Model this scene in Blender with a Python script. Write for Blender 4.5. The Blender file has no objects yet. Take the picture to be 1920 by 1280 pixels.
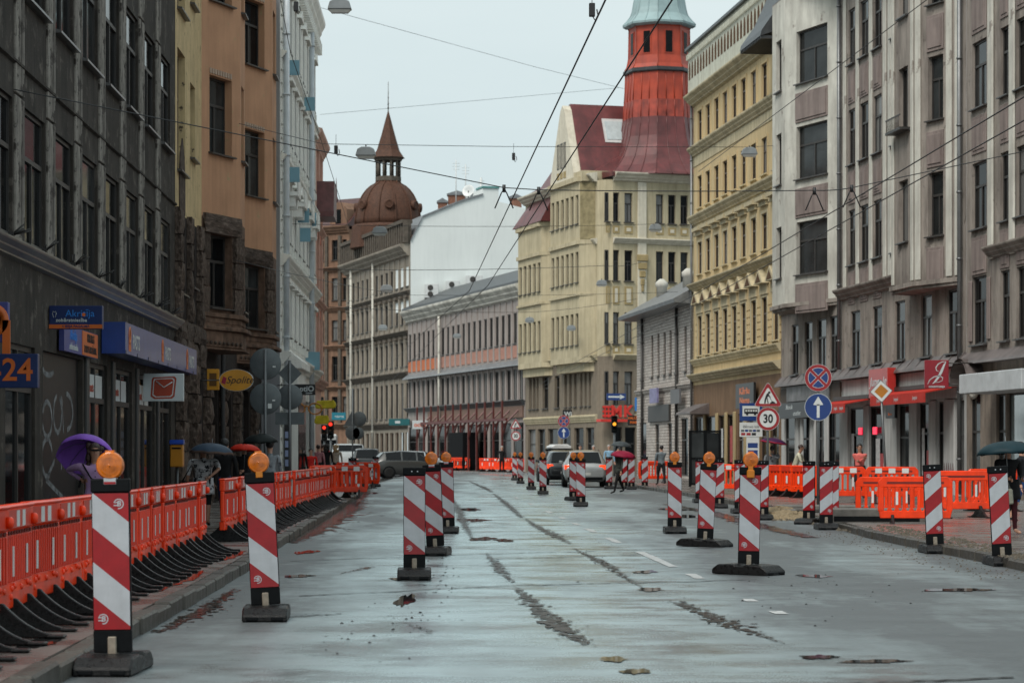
import bpy, bmesh, math, random
from mathutils import Vector, Matrix
random.seed(7)
R = math.radians
scene = bpy.context.scene
col = scene.collection
# ---------------------------------------------------------------- camera, sky, sun, exposure
FPX, HCAM, HY, CX = 4533.0, 1.43, 848.0, 960.0     # focal length in photo pixels, eye height, horizon row, centre column
cam_d = bpy.data.cameras.new('camera')
cam = bpy.data.objects.new('camera', cam_d)
col.objects.link(cam)
cam.location = (0, 0, HCAM)
cam.rotation_euler = (R(90), 0, 0)
cam_d.sensor_width = 36.0
cam_d.lens = 36.0 * FPX / 1920.0
cam_d.shift_y = (HY - 640.0) / 1920.0
cam_d.clip_start = 0.1
cam_d.clip_end = 3000
cam_d.dof.use_dof = True
cam_d.dof.focus_distance = 31.0
cam_d.dof.aperture_fstop = 5.0
scene.camera = cam

SUN_EL, SUN_AZ = 52.0, 215.0      # high, behind the camera and to its left, veiled by cloud
world = bpy.data.worlds.new('World')
scene.world = world
world.use_nodes = True
wn, wl = world.node_tree.nodes, world.node_tree.links
wn.clear()
w_out = wn.new('ShaderNodeOutputWorld')
w_bg = wn.new('ShaderNodeBackground')
w_sky = wn.new('ShaderNodeTexSky')
w_sky.sky_type = 'NISHITA'
w_sky.sun_disc = False
w_sky.sun_elevation = R(SUN_EL)
w_sky.sun_rotation = R(SUN_AZ)
w_sky.dust_density = 6.0
w_sky.air_density = 1.0
w_mix = wn.new('ShaderNodeMix'); w_mix.data_type = 'RGBA'
w_tc = wn.new('ShaderNodeTexCoord')
w_map = wn.new('ShaderNodeMapping'); w_map.inputs['Scale'].default_value = (1.2, 1.2, 4.0)
w_nz = wn.new('ShaderNodeTexNoise'); w_nz.inputs['Scale'].default_value = 2.2; w_nz.inputs['Detail'].default_value = 5
w_rmp = wn.new('ShaderNodeValToRGB')
w_rmp.color_ramp.elements[0].position = 0.3; w_rmp.color_ramp.elements[0].color = (6.2, 7.35, 7.6, 1)
w_rmp.color_ramp.elements[1].position = 0.7; w_rmp.color_ramp.elements[1].color = (7.5, 8.5, 8.6, 1)
wl.new(w_tc.outputs['Generated'], w_map.inputs['Vector'])
wl.new(w_map.outputs['Vector'], w_nz.inputs['Vector'])
wl.new(w_nz.outputs['Fac'], w_rmp.inputs['Fac'])
w_mix.inputs[0].default_value = 0.93      # closed cloud cover over the clear sky
wl.new(w_sky.outputs['Color'], w_mix.inputs[6])
wl.new(w_rmp.outputs['Color'], w_mix.inputs[7])
wl.new(w_mix.outputs[2], w_bg.inputs['Color'])
w_bg.inputs['Strength'].default_value = 0.0545
wl.new(w_bg.outputs['Background'], w_out.inputs['Surface'])

sun_d = bpy.data.lights.new('sun', 'SUN')
sun_d.energy = 1.5
sun_d.angle = R(28)
sun_d.color = (1.0, 0.95, 0.88)
sun = bpy.data.objects.new('sun', sun_d)
col.objects.link(sun)
sun.location = (-30, -30, 60)
sdir = Vector((math.cos(R(SUN_EL)) * math.sin(R(SUN_AZ)), math.cos(R(SUN_EL)) * math.cos(R(SUN_AZ)), math.sin(R(SUN_EL))))
sun.rotation_euler = sdir.to_track_quat('Z', 'Y').to_euler()

vs = scene.view_settings
vs.view_transform = 'Standard'
vs.look = 'None'
vs.exposure = 0.95
vs.gamma = 1.0
vs.use_curve_mapping = False
try:
    scene.cycles.max_bounces = 6
    scene.cycles.diffuse_bounces = 3
    scene.cycles.glossy_bounces = 3
    scene.cycles.transmission_bounces = 3
except Exception:
    pass

# ---------------------------------------------------------------- pixel helpers (a pixel gives a direction; depth comes from the ground or wall)
def gnd(px, py, z=0.0):
    """ground point seen at a photo pixel"""
    Y = FPX * (HCAM - z) / (py - HY)
    return ((px - CX) / FPX * Y, Y)
def at(px, Y):
    return (px - CX) / FPX * Y
def zat(py, Y):
    return HCAM + (HY - py) * Y / FPX

# ---------------------------------------------------------------- materials
MATS = {}
def srgb(r, g, b):
    def f(c):
        c /= 255.0
        return c / 12.92 if c <= 0.04045 else ((c + 0.055) / 1.055) ** 2.4
    return (f(r), f(g), f(b))
def mat(name, c, rough=0.6, var=0.12, scale=3.0, metal=0.0, bump=0.0, bscale=None, streak=0.0, stain=(0.02, 0.018, 0.016),
        patch=0.0, pcol=(0.3, 0.28, 0.26), pscale=1.2, emit=0.0, coat=0.0, alpha=None, spec=None, rvar=0.0, rand=0.0, smap=(2.2, 2.2, 0.22)):
    if name in MATS:
        return MATS[name]
    m = bpy.data.materials.new(name)
    m.use_nodes = True
    nt = m.node_tree; N, L = nt.nodes, nt.links
    b = N['Principled BSDF']
    b.inputs['Roughness'].default_value = rough
    b.inputs['Metallic'].default_value = metal
    if spec is None and rough >= 0.55 and not metal: spec = 0.15      # dull, weathered surfaces
    if spec is not None: b.inputs['Specular IOR Level'].default_value = spec
    if coat: b.inputs['Coat Weight'].default_value = coat; b.inputs['Coat Roughness'].default_value = 0.08
    if emit:
        b.inputs['Emission Color'].default_value = (*c, 1); b.inputs['Emission Strength'].default_value = emit
    tc = N.new('ShaderNodeTexCoord')
    def noise(sc, det=5, vec=None, ro=0.55):
        n = N.new('ShaderNodeTexNoise'); n.inputs['Scale'].default_value = sc; n.inputs['Detail'].default_value = det
        n.inputs['Roughness'].default_value = ro
        L.new(vec if vec else tc.outputs['Object'], n.inputs['Vector']); return n
    def ramp(src, p0, p1, a=0.0, z=1.0):
        r = N.new('ShaderNodeMapRange'); r.inputs[1].default_value = p0; r.inputs[2].default_value = p1
        r.inputs[3].default_value = a; r.inputs[4].default_value = z
        L.new(src, r.inputs[0]); return r.outputs[0]
    def mix(fac, a, bcol):
        x = N.new('ShaderNodeMix'); x.data_type = 'RGBA'
        if isinstance(fac, float): x.inputs[0].default_value = fac
        else: L.new(fac, x.inputs[0])
        for sock, v in ((x.inputs[6], a), (x.inputs[7], bcol)):
            if isinstance(v, tuple): sock.default_value = (*v, 1)
            else: L.new(v, sock)
        return x.outputs[2]
    n1 = noise(scale)
    lo = tuple(max(0, v * (1 - var)) for v in c); hi = tuple(min(1, v * (1 + var)) for v in c)
    cur = mix(ramp(n1.outputs['Fac'], 0.3, 0.7), lo, hi)
    if patch:
        n2 = noise(pscale, 8, ro=0.68)
        cur = mix(ramp(n2.outputs['Fac'], 0.62 - patch * 0.2, 0.66 - patch * 0.16), cur, pcol)
    if streak:
        mp = N.new('ShaderNodeMapping'); mp.inputs['Scale'].default_value = smap
        L.new(tc.outputs['Object'], mp.inputs['Vector'])
        n3 = noise(1.6, 6, mp.outputs['Vector'], 0.65)
        cur = mix(ramp(n3.outputs['Fac'], 0.44, 0.68, 0.0, streak), cur, stain)
    if rand:
        oi = N.new('ShaderNodeObjectInfo')
        hs = N.new('ShaderNodeHueSaturation')
        L.new(ramp(oi.outputs['Random'], 0, 1, 1 - rand, 1 + rand), hs.inputs['Value']); L.new(cur, hs.inputs['Color'])
        cur = hs.outputs['Color']
    L.new(cur, b.inputs['Base Color'])
    if rvar:
        L.new(ramp(n1.outputs['Fac'], 0.3, 0.7, max(0.02, rough - rvar), min(1, rough + rvar)), b.inputs['Roughness'])
    if bump:
        nb = noise(bscale or scale * 8, 6)
        bp = N.new('ShaderNodeBump'); bp.inputs['Strength'].default_value = bump; bp.inputs['Distance'].default_value = 0.02
        L.new(nb.outputs['Fac'], bp.inputs['Height']); L.new(bp.outputs['Normal'], b.inputs['Normal'])
    MATS[name] = m
    return m

# ---------------------------------------------------------------- objects
def tag(o, label=None, cat=None, group=None, kind=None):
    if label: o['label'] = label
    if cat: o['category'] = cat
    if group: o['group'] = group
    if kind: o['kind'] = kind
    return o
def root(name, label, cat, loc=(0, 0, 0), rz=0.0, group=None):
    o = bpy.data.objects.new(name, None)
    o.empty_display_size = 0.2
    col.objects.link(o)
    o.location = loc; o.rotation_euler = (0, 0, rz)
    return tag(o, label, cat, group)
def link(name, mesh, parent=None, loc=None, rz=None):
    o = bpy.data.objects.new(name, mesh)
    col.objects.link(o)
    if parent is not None: o.parent = parent
    if loc is not None: o.location = loc
    if rz is not None: o.rotation_euler = (0, 0, rz)
    return o
def copy_tree(o, parent=None, loc=None, rz=None, label=None):
    c = o.copy(); col.objects.link(c); c.parent = parent
    if loc is not None: c.location = loc
    if rz is not None: c.rotation_euler = (0, 0, rz)
    if label: c['label'] = label
    for ch in o.children:
        copy_tree(ch, c)
    return c

class M:
    """collects shapes into one mesh"""
    def __init__(s): s.v = []; s.f = []; s.m = []; s.sm = []
    def add(s, vs_, fs, mi=0, smooth=False):
        o = len(s.v); s.v += [tuple(p) for p in vs_]
        for f in fs: s.f.append(tuple(i + o for i in f)); s.m.append(mi); s.sm.append(smooth)
        return s
    def box(s, x0, x1, y0, y1, z0, z1, mi=0):
        v = [(x0,y0,z0),(x1,y0,z0),(x1,y1,z0),(x0,y1,z0),(x0,y0,z1),(x1,y0,z1),(x1,y1,z1),(x0,y1,z1)]
        return s.add(v, [(0,3,2,1),(4,5,6,7),(0,1,5,4),(1,2,6,5),(2,3,7,6),(3,0,4,7)], mi)
    def quad(s, a, b, c, d, mi=0): return s.add([a, b, c, d], [(0,1,2,3)], mi)
    def prism(s, pts, y0, y1, mi=0):
        """outline in x,z (counter-clockwise seen from -y), extruded along y"""
        n = len(pts)
        v = [(x, y0, z) for x, z in pts] + [(x, y1, z) for x, z in pts]
        f = [tuple(range(n)), tuple(range(2*n-1, n-1, -1))] + [(i, n+i, n+(i+1) % n, (i+1) % n) for i in range(n)]
        return s.add(v, f, mi)
    def prism_x(s, pts, x0, x1, mi=0):
        """outline in y,z, extruded along x"""
        n = len(pts)
        v = [(x0, y, z) for y, z in pts] + [(x1, y, z) for y, z in pts]
        f = [tuple(range(n-1, -1, -1)), tuple(range(n, 2*n))] + [(i, (i+1) % n, n+(i+1) % n, n+i) for i in range(n)]
        return s.add(v, f, mi)
    def slab(s, pts, z0, z1, mi=0):
        """outline in x,y, extruded along z"""
        n = len(pts)
        v = [(x, y, z0) for x, y in pts] + [(x, y, z1) for x, y in pts]
        f = [tuple(range(n-1, -1, -1)), tuple(range(n, 2*n))] + [(i, (i+1) % n, n+(i+1) % n, n+i) for i in range(n)]
        return s.add(v, f, mi)
    def tube(s, pts, r, n=8, mi=0, cap=True, smooth=True):
        pts = [Vector(p) for p in pts]; k = len(pts)
        rs = r if isinstance(r, (list, tuple)) else [r] * k
        vv = []
        for i, p in enumerate(pts):
            d = (pts[min(i+1, k-1)] - pts[max(i-1, 0)]).normalized()
            u = d.orthogonal().normalized() if abs(d.z) > 0.9 else d.cross(Vector((0,0,1))).normalized()
            w = d.cross(u).normalized()
            for j in range(n):
                a = 2*math.pi*j/n
                vv.append(p + (u*math.cos(a) + w*math.sin(a)) * rs[i])
        ff = [(i*n+j, i*n+(j+1) % n, (i+1)*n+(j+1) % n, (i+1)*n+j) for i in range(k-1) for j in range(n)]
        s.add(vv, ff, mi, smooth)
        if cap:
            o = len(s.v) - len(vv)
            s.f.append(tuple(o+j for j in range(n-1, -1, -1))); s.m.append(mi); s.sm.append(False)
            s.f.append(tuple(o+(k-1)*n+j for j in range(n))); s.m.append(mi); s.sm.append(False)
        return s
    def lathe(s, prof, n=24, c=(0,0,0), axis='z', mi=0, smooth=True, rot=0.0):
        vv = []
        for r, h in prof:
            for j in range(n):
                a = 2*math.pi*j/n + rot
                x, y, z = r*math.cos(a), r*math.sin(a), h
                if axis == 'y': x, y, z = x, -z, y     # profile grows towards -y (the front)
                if axis == 'x': x, y, z = z, x, y
                vv.append((c[0]+x, c[1]+y, c[2]+z))
        k = len(prof)
        ff = [(i*n+j, i*n+(j+1) % n, (i+1)*n+(j+1) % n, (i+1)*n+j) for i in range(k-1) for j in range(n)]
        s.add(vv, ff, mi, smooth)
        o = len(s.v) - len(vv)
        if prof[0][0] > 1e-4: s.f.append(tuple(o+j for j in range(n-1, -1, -1))); s.m.append(mi); s.sm.append(False)
        if prof[-1][0] > 1e-4: s.f.append(tuple(o+(k-1)*n+j for j in range(n))); s.m.append(mi); s.sm.append(False)
        return s
    def ball(s, c, rx, ry=None, rz=None, n=14, k=8, mi=0):
        ry = ry or rx; rz = rz or rx
        vv = []; 
        for i in range(k+1):
            t = math.pi*i/k
            for j in range(n):
                a = 2*math.pi*j/n
                vv.append((c[0]+rx*math.sin(t)*math.cos(a), c[1]+ry*math.sin(t)*math.sin(a), c[2]-rz*math.cos(t)))
        ff = [(i*n+j, i*n+(j+1) % n, (i+1)*n+(j+1) % n, (i+1)*n+j) for i in range(k) for j in range(n)]
        return s.add(vv, ff, mi, True)
    def mesh(s, name, mats, bevel=0.0):
        me = bpy.data.meshes.new(name)
        me.from_pydata(s.v, [], s.f)
        for m in (mats if isinstance(mats, (list, tuple)) else [mats]): me.materials.append(m)
        me.polygons.foreach_set('material_index', s.m)
        me.polygons.foreach_set('use_smooth', s.sm)
        bm = bmesh.new(); bm.from_mesh(me)
        if bevel:
            bmesh.ops.remove_doubles(bm, verts=bm.verts, dist=1e-5)
            es = [e for e in bm.edges if len(e.link_faces) == 2 and e.calc_face_angle(0) > 0.5]
            bmesh.ops.bevel(bm, geom=es, offset=bevel, segments=1, affect='EDGES', clamp_overlap=True)
        bmesh.ops.recalc_face_normals(bm, faces=bm.faces)
        bm.to_mesh(me); bm.free()
        me.update()
        return me
    def obj(s, name, mats, parent=None, loc=None, rz=None, bevel=0.0):
        return link(name, s.mesh(name, mats, bevel), parent, loc, rz)

_text_cache = {}
def text_mesh(body, size=1.0, extr=0.004, align='CENTER', shear=0.0, bold=0.0, space=1.0):
    """flat lettering as verts/faces standing in the x,z plane, front towards -y"""
    key = (body, size, extr, align, shear, bold, space)
    if key not in _text_cache:
        cu = bpy.data.curves.new('lettering', 'FONT')
        cu.body = body; cu.size = size; cu.extrude = extr; cu.align_x = align; cu.align_y = 'CENTER'
        cu.shear = shear; cu.offset = bold; cu.space_character = space; cu.resolution_u = 3
        to = bpy.data.objects.new('lettering', cu); col.objects.link(to)
        bpy.context.view_layer.update()
        me = bpy.data.meshes.new_from_object(to.evaluated_get(bpy.context.evaluated_depsgraph_get()))
        bpy.data.objects.remove(to); bpy.data.curves.remove(cu)
        _text_cache[key] = ([tuple(v.co) for v in me.vertices], [tuple(p.vertices) for p in me.polygons])
        bpy.data.meshes.remove(me)
    return _text_cache[key]
def put_text(m, body, x, y, z, size, mi=0, sx=1.0, **kw):
    v, f = text_mesh(body, size, **kw)
    m.add([(x + p[0]*sx, y - p[2], z + p[1]) for p in v], f, mi)
    return m
def clip_poly(poly, axis, val, keep_less):
    out = []
    for i in range(len(poly)):
        a, b = poly[i], poly[(i+1) % len(poly)]
        ia = (a[axis] <= val) == keep_less or a[axis] == val
        ib = (b[axis] <= val) == keep_less or b[axis] == val
        if ia: out.append(a)
        if ia != ib:
            t = (val - a[axis]) / (b[axis] - a[axis])
            out.append((a[0]+(b[0]-a[0])*t, a[1]+(b[1]-a[1])*t))
    return out
ORD = ['first','second','third','fourth','fifth','sixth','seventh','eighth','ninth','tenth','eleventh','twelfth','thirteenth',
       'fourteenth','fifteenth','sixteenth','seventeenth','eighteenth','nineteenth','twentieth','twenty-first','twenty-second',
       'twenty-third','twenty-fourth','twenty-fifth','twenty-sixth','twenty-seventh','twenty-eighth']
# ---------------------------------------------------------------- ground, road, pavements, kerbs
FILM_R = 0.20
ROUGH0, IOR0, BUMP0 = 0.36, 1.6, 0.25
def asphalt_mat():
    m = bpy.data.materials.new('wet_asphalt'); m.use_nodes = True
    N, L = m.node_tree.nodes, m.node_tree.links
    b = N['Principled BSDF']
    tc = N.new('ShaderNodeTexCoord')
    sep = N.new('ShaderNodeSeparateXYZ'); L.new(tc.outputs['Object'], sep.inputs[0])
    def noise(sc, det=5, ro=0.55, vec=None):
        n = N.new('ShaderNodeTexNoise'); n.inputs['Scale'].default_value = sc; n.inputs['Detail'].default_value = det
        n.inputs['Roughness'].default_value = ro; L.new(vec or tc.outputs['Object'], n.inputs['Vector']); return n.outputs['Fac']
    def rng(src, a, b_, c, d):
        r = N.new('ShaderNodeMapRange'); r.inputs[1].default_value = a; r.inputs[2].default_value = b_
        r.inputs[3].default_value = c; r.inputs[4].default_value = d; L.new(src, r.inputs[0]); return r.outputs[0]
    def math_(op, a, b_):
        x = N.new('ShaderNodeMath'); x.operation = op
        for i, v in enumerate((a, b_)):
            if isinstance(v, (int, float)): x.inputs[i].default_value = v
            else: L.new(v, x.inputs[i])
        return x.outputs[0]
    mp = N.new('ShaderNodeMapping'); mp.inputs['Scale'].default_value = (1.0, 0.22, 1.0)
    L.new(tc.outputs['Object'], mp.inputs['Vector'])
    big = noise(0.5, 6, 0.6, mp.outputs['Vector'])
    mid = noise(2.6, 7, 0.65)
    fine = noise(70, 4, 0.65)
    # the newer lane right of the broken line is coarser and drier than the worn, wet one
    dry = rng(sep.outputs['X'], 0.7, 3.4, 0.0, 1.0)
    dryl = rng(sep.outputs['X'], -0.6, -3.0, 0.0, 0.95)
    dry = math_('ADD', math_('MAXIMUM', dry, dryl), math_('ADD', rng(big, 0.35, 0.65, -0.40, 0.5), rng(mid, 0.35, 0.65, -0.12, 0.12)))
    dc = N.new('ShaderNodeClamp'); L.new(dry, dc.inputs[0]); dry = dc.outputs[0]
    rough = math_('ADD', rng(dry, 0, 1, ROUGH0, 0.46), rng(mid, 0.3, 0.7, -0.05, 0.05))
    L.new(rough, b.inputs['Roughness'])
    cr = N.new('ShaderNodeValToRGB')
    cr.color_ramp.elements[0].color = (0.030, 0.033, 0.036, 1); cr.color_ramp.elements[1].color = (0.13, 0.135, 0.14, 1)
    mixn = math_('ADD', math_('MULTIPLY', fine, 0.6), math_('MULTIPLY', mid, 0.4))
    L.new(math_('MULTIPLY', rng(mixn, 0.36, 0.66, 0, 1), rng(dry, 0, 1, 1.0, 0.5)), cr.inputs['Fac']); L.new(cr.outputs['Color'], b.inputs['Base Color'])
    L.new(rng(dry, 0, 1, IOR0, 1.5), b.inputs['IOR'])        # standing film of water on the worn lane
    b.inputs['Specular IOR Level'].default_value = 0.5
    bp = N.new('ShaderNodeBump'); bp.inputs['Distance'].default_value = 0.006
    L.new(rng(dry, 0, 1, BUMP0, 0.55), bp.inputs['Strength'])
    L.new(fine, bp.inputs['Height'])
    bp2 = N.new('ShaderNodeBump'); bp2.inputs['Strength'].default_value = 0.12; bp2.inputs['Distance'].default_value = 0.03
    L.new(mid, bp2.inputs['Height']); L.new(bp.outputs['Normal'], bp2.inputs['Normal'])
    L.new(bp2.outputs['Normal'], b.inputs['Normal'])
    # film of rain water lying over the stones
    fr = N.new('ShaderNodeFresnel'); fr.inputs['IOR'].default_value = 1.33
    gl = N.new('ShaderNodeBsdfGlossy'); gl.distribution = 'MULTI_GGX'; gl.inputs['Color'].default_value = (0.86, 0.99, 1.0, 1)
    mp2 = N.new('ShaderNodeMapping'); mp2.inputs['Scale'].default_value = (0.55, 0.9, 1.0); L.new(tc.outputs['Object'], mp2.inputs['Vector'])
    sheen = noise(1.1, 6, 0.68, mp2.outputs['Vector'])
    frg = math_('ADD', math_('ADD', rng(dry, 0, 1, FILM_R, 0.46), rng(fine, 0.3, 0.7, -0.06, 0.1)), rng(sheen, 0.36, 0.64, -0.13, 0.13))
    fcl = N.new('ShaderNodeClamp'); fcl.inputs[1].default_value = 0.06; fcl.inputs[2].default_value = 0.6; L.new(frg, fcl.inputs[0]); L.new(fcl.outputs[0], gl.inputs['Roughness'])
    bp3 = N.new('ShaderNodeBump'); bp3.inputs['Strength'].default_value = 0.22; bp3.inputs['Distance'].default_value = 0.006
    L.new(fine, bp3.inputs['Height']); L.new(bp3.outputs['Normal'], gl.inputs['Normal'])
    mx = N.new('ShaderNodeMixShader')
    L.new(math_('MULTIPLY', fr.outputs[0], rng(dry, 0, 1, 1.0, 0.10)), mx.inputs[0])
    out = N['Material Output']
    L.new(b.outputs[0], mx.inputs[1]); L.new(gl.outputs[0], mx.inputs[2]); L.new(mx.outputs[0], out.inputs['Surface'])
    return m
M_ASPH = asphalt_mat()
M_PAVE = mat('wet_pavement', (0.13, 0.115, 0.105), rough=0.28, var=0.3, scale=1.4, bump=0.25, bscale=60, rvar=0.17, spec=0.6)
M_KERB = mat('granite_kerb', (0.062, 0.058, 0.05), rough=0.42, spec=.3, var=0.3, scale=9, bump=0.3, rand=0.22, rvar=0.15)
M_GRND = mat('ground_far', (0.07, 0.07, 0.068), rough=0.6, var=0.2, scale=0.2)
M_WATER = mat('puddle_water', (0.012, 0.012, 0.012), rough=0.04, var=0.2, spec=0.7)
M_CRACK = mat('wet_crack', (0.017, 0.011, 0.007), rough=0.3, spec=.06, var=0.6, scale=9, bump=0.35, bscale=22, rvar=0.12)
M_MUD = mat('muddy_water', (0.016, 0.013, 0.011), rough=0.12, var=0.6, scale=4, spec=.5, rvar=.1, bump=.15, bscale=12)
M_PAINT = mat('road_paint', (0.50, 0.52, 0.52), rough=0.35, var=0.2, scale=8, patch=0.25, pcol=(0.12, 0.12, 0.12), pscale=9)
M_PATCH = mat('asphalt_patch', (0.085, 0.083, 0.08), rough=0.3, spec=.8, var=0.3, scale=30, bump=0.4, bscale=90, rvar=0.12)

m = M(); m.quad((-900, -300, -0.03), (900, -300, -0.03), (900, 2600, -0.03), (-900, 2600, -0.03))
tag(m.obj('ground', M_GRND), kind='structure')
m = M(); m.quad((-70, -20, 0), (70, -20, 0), (70, 300, 0), (-70, 300, 0))
tag(m.obj('road', M_ASPH), kind='structure')

def lerp_line(pts, y):
    for (y0, x0), (y1, x1) in zip(pts, pts[1:]):
        if y <= y1: return x0 + (x1 - x0) * (y - y0) / (y1 - y0)
    return pts[-1][1]
KL = [(-12, -2.1), (6, -2.55), (18.6, -2.9), (23.7, -3.02), (29.2, -3.19), (35.8, -3.48), (41.5, -3.66), (56.4, -4.15), (80, -5.0), (108, -6.2)]
KR = [(-12, 7.0), (29.2, 6.18), (40.3, 5.96), (55, 6.3), (77, 5.8), (100, 4.84), (124, 3.7), (131, 3.5)]
KH = 0.13
def wallL(y): return -6.3 - 0.0243 * y
def wallR(y): return 22.0 - 0.117 * y
def pavement(name, kerb, side, y_end, far_x):
    pts = [(lerp_line(kerb, y) + side * 0.16, y) for y in [k[0] for k in kerb if k[0] < y_end] + [y_end]]
    pts2 = [(far_x, y_end), (far_x, pts[0][1])]
    m = M(); ring = pts + pts2
    m.slab(ring if side > 0 else ring[::-1], -0.02, KH - 0.008)
    return tag(m.obj(name, M_PAVE), kind='structure')
pl = pavement('pavement_left', KL, -1, 108, -22)
pr = pavement('pavement_right', KR, 1, 131, 40)
m = M(); m.slab([(2.9, 147.8), (45, 147.8), (45, 152), (6, 152), (2.0, 165), (-6.5, 199), (-13.5, 224), (-17.5, 224), (-10.6, 198), (-1.9, 164.5)], -0.02, 0.12)
tag(m.obj('pavement_far_right', M_PAVE), kind='structure')
m = M(); m.slab([(-60, 126), (-9.9, 126), (-10.6, 131), (-17, 160), (-24, 190), (-60, 190)], -0.02, 0.12)
tag(m.obj('pavement_far_left', M_PAVE), kind='structure')

# kerbstones, each a stone of its own
kst = []
for k in range(4):
    mm = M(); mm.box(-0.08, 0.08, -0.485, 0.485, -0.05, KH + 0.004 * (k - 1.5)); kst.append(mm.mesh('kerbstone', M_KERB, bevel=0.018))
def kerb(name, line, side, y0, y1, skip=()):
    base = M()
    ys = [y0 + (y1 - y0) * i / 40 for i in range(41)]
    for a, b in zip(ys, ys[1:]):
        xa, xb = lerp_line(line, a) + side * 0.08, lerp_line(line, b) + side * 0.08
        base.add([(xa-0.06, a, -0.02), (xa+0.06, a, -0.02), (xb+0.06, b, -0.02), (xb-0.06, b, -0.02),
                  (xa-0.06, a, KH-0.03), (xa+0.06, a, KH-0.03), (xb+0.06, b, KH-0.03), (xb-0.06, b, KH-0.03)],
                 [(0,1,5,4), (1,2,6,5), (2,3,7,6), (3,0,4,7), (4,5,6,7)])
    kb = tag(base.obj(name, M_KERB), kind='structure')
    y = y0
    while y < y1:
        if not any(a < y < b for a, b in skip):
            x = lerp_line(line, y + 0.5) + side * 0.08
            dx = lerp_line(line, y + 1.0) - lerp_line(line, y)
            o = link('kerbstone', random.choice(kst), kb, (x + random.uniform(-0.012, 0.012), y + 0.5, random.uniform(-0.012, 0.008)))
            o.rotation_euler = (random.uniform(-0.008, 0.008), random.uniform(-0.01, 0.01), -math.atan2(dx, 1.0) + random.uniform(-0.008, 0.008))
        y += 1.0
kerb('kerb_left', KL, -1, 6, 107.5)
kerb('kerb_right', KR, 1, 20, 130.5, skip=((42.8, 53.5),))

def ribbon(pts, widths, z, m, jag=0.3):
    """ragged strip on the ground through pixel points"""
    P = [Vector((*gnd(*p), 0)) for p in pts]
    out = []
    for i in range(len(P) - 1):
        n = max(3, int((P[i+1] - P[i]).length / 0.07))
        for k in range(n):
            t = (i + k / n) / (len(P) - 1)
            out.append((P[i].lerp(P[i+1], k / n), t))
    out.append((P[-1], 1.0))
    L_, R_ = [], []
    wl_ = wr_ = 1.0; off = 0.0
    for p, t in out:
        k = t * (len(widths) - 1); i = min(int(k), len(widths) - 2); w = widths[i] + (widths[i+1] - widths[i]) * (k - i)
        wl_ = 0.6*wl_ + 0.4*random.uniform(.35, 1.6); wr_ = 0.6*wr_ + 0.4*random.uniform(.35, 1.6); off = 0.7*off + random.uniform(-.3, .3)*w*.5
        L_.append((p.x - w*wl_/2 + off, p.y, z)); R_.append((p.x + w*wr_/2 + off, p.y, z))
    n = len(out)
    m.add(L_ + R_, [(i, n + i, n + i + 1, i + 1) for i in range(n - 1)])
cracks = [
    ([(912, 1036), (928, 1055), (940, 1070), (962, 1092)], [0.05, 0.24, 0.26, 0.10]),
    ([(968, 1102), (990, 1122), (1010, 1142), (1030, 1160), (1055, 1180), (1082, 1198), (1120, 1214)], [0.12, 0.26, 0.24, 0.32, 0.30, 0.24, 0.03]),
    ([(1235, 1127), (1275, 1130), (1300, 1142), (1345, 1160), (1400, 1182), (1480, 1210)], [0.05, 0.22, 0.24, 0.28, 0.24, 0.03]),
    ([(925, 925), (950, 945), (978, 970)], [0.12, 0.3, 0.2]), ([(985, 972), (1008, 988), (1040, 1004), (1070, 1020)], [0.1, 0.25, 0.32, 0.08]),
    ([(880, 902), (905, 913), (922, 922)], [0.15, 0.35, 0.2]), ([(1075, 1028), (1105, 1042), (1140, 1060), (1170, 1082), (1215, 1108)], [0.08, 0.2, 0.24, 0.14, 0.05]),
    ([(850, 935), (862, 960), (872, 985), (885, 1010)], [0.1, 0.3, 0.25, 0.1]), ([(1480, 1095), (1560, 1088)], [0.05, 0.1]), ([(700, 1180), (760, 1168), (810, 1184), (780, 1196)], [0.02, 0.08, 0.1, 0.02]),
]
def ragged(pts, widths, m):
    """crumbled groove: overlapping ragged flakes strung along the crack, each a hair above the last"""
    P = [Vector((*gnd(*p), 0)) for p in pts]; z = .006
    for i in range(len(P) - 1):
        n = max(6, int((P[i+1] - P[i]).length / 0.016))
        for k in range(n):
            t = (i + k/n)/(len(P)-1)*(len(widths)-1); j = min(int(t), len(widths)-2); w = (widths[j] + (widths[j+1]-widths[j])*(t-j))*.62
            p = P[i].lerp(P[i+1], k/n); c = Vector((p.x + random.gauss(0, w*.28), p.y + random.gauss(0, .1), 0)); r0 = w*random.uniform(.06, .30)
            if random.random() < .12: c.x += random.choice((-1, 1))*w*random.uniform(.5, 1.3); r0 *= .35
            q = random.randint(6, 9); z += .000004
            m.add([(c.x + r0*random.uniform(.5, 1.2)*math.cos(2*math.pi*e/q), c.y + (r0*1.6)*random.uniform(.5, 1.2)*math.sin(2*math.pi*e/q), z) for e in range(q)], [tuple(range(q))])
for i, (p, w) in enumerate(cracks):
    m = M(); ragged(p, w, m)
    tag(m.obj('road_crack', M_CRACK), kind='structure')
for p, w in (([(548, 1018), (585, 995), (622, 968), (655, 942), (690, 915)], [.25, .8, 1.1, 1.0, .5]), ([(700, 905), (740, 893), (800, 887)], [.7, .9, .4]), ([(300, 1185), (390, 1140), (440, 1105)], [.2, .3, .15]), ([(640, 1075), (700, 1062)], [.1, .2]), ([(1250, 945), (1330, 960), (1420, 985), (1520, 1008)], [.4, .6, .6, .4])):
    m = M(); ragged(p, w, m); tag(m.obj('muddy_puddle', M_MUD), kind='structure')
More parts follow.
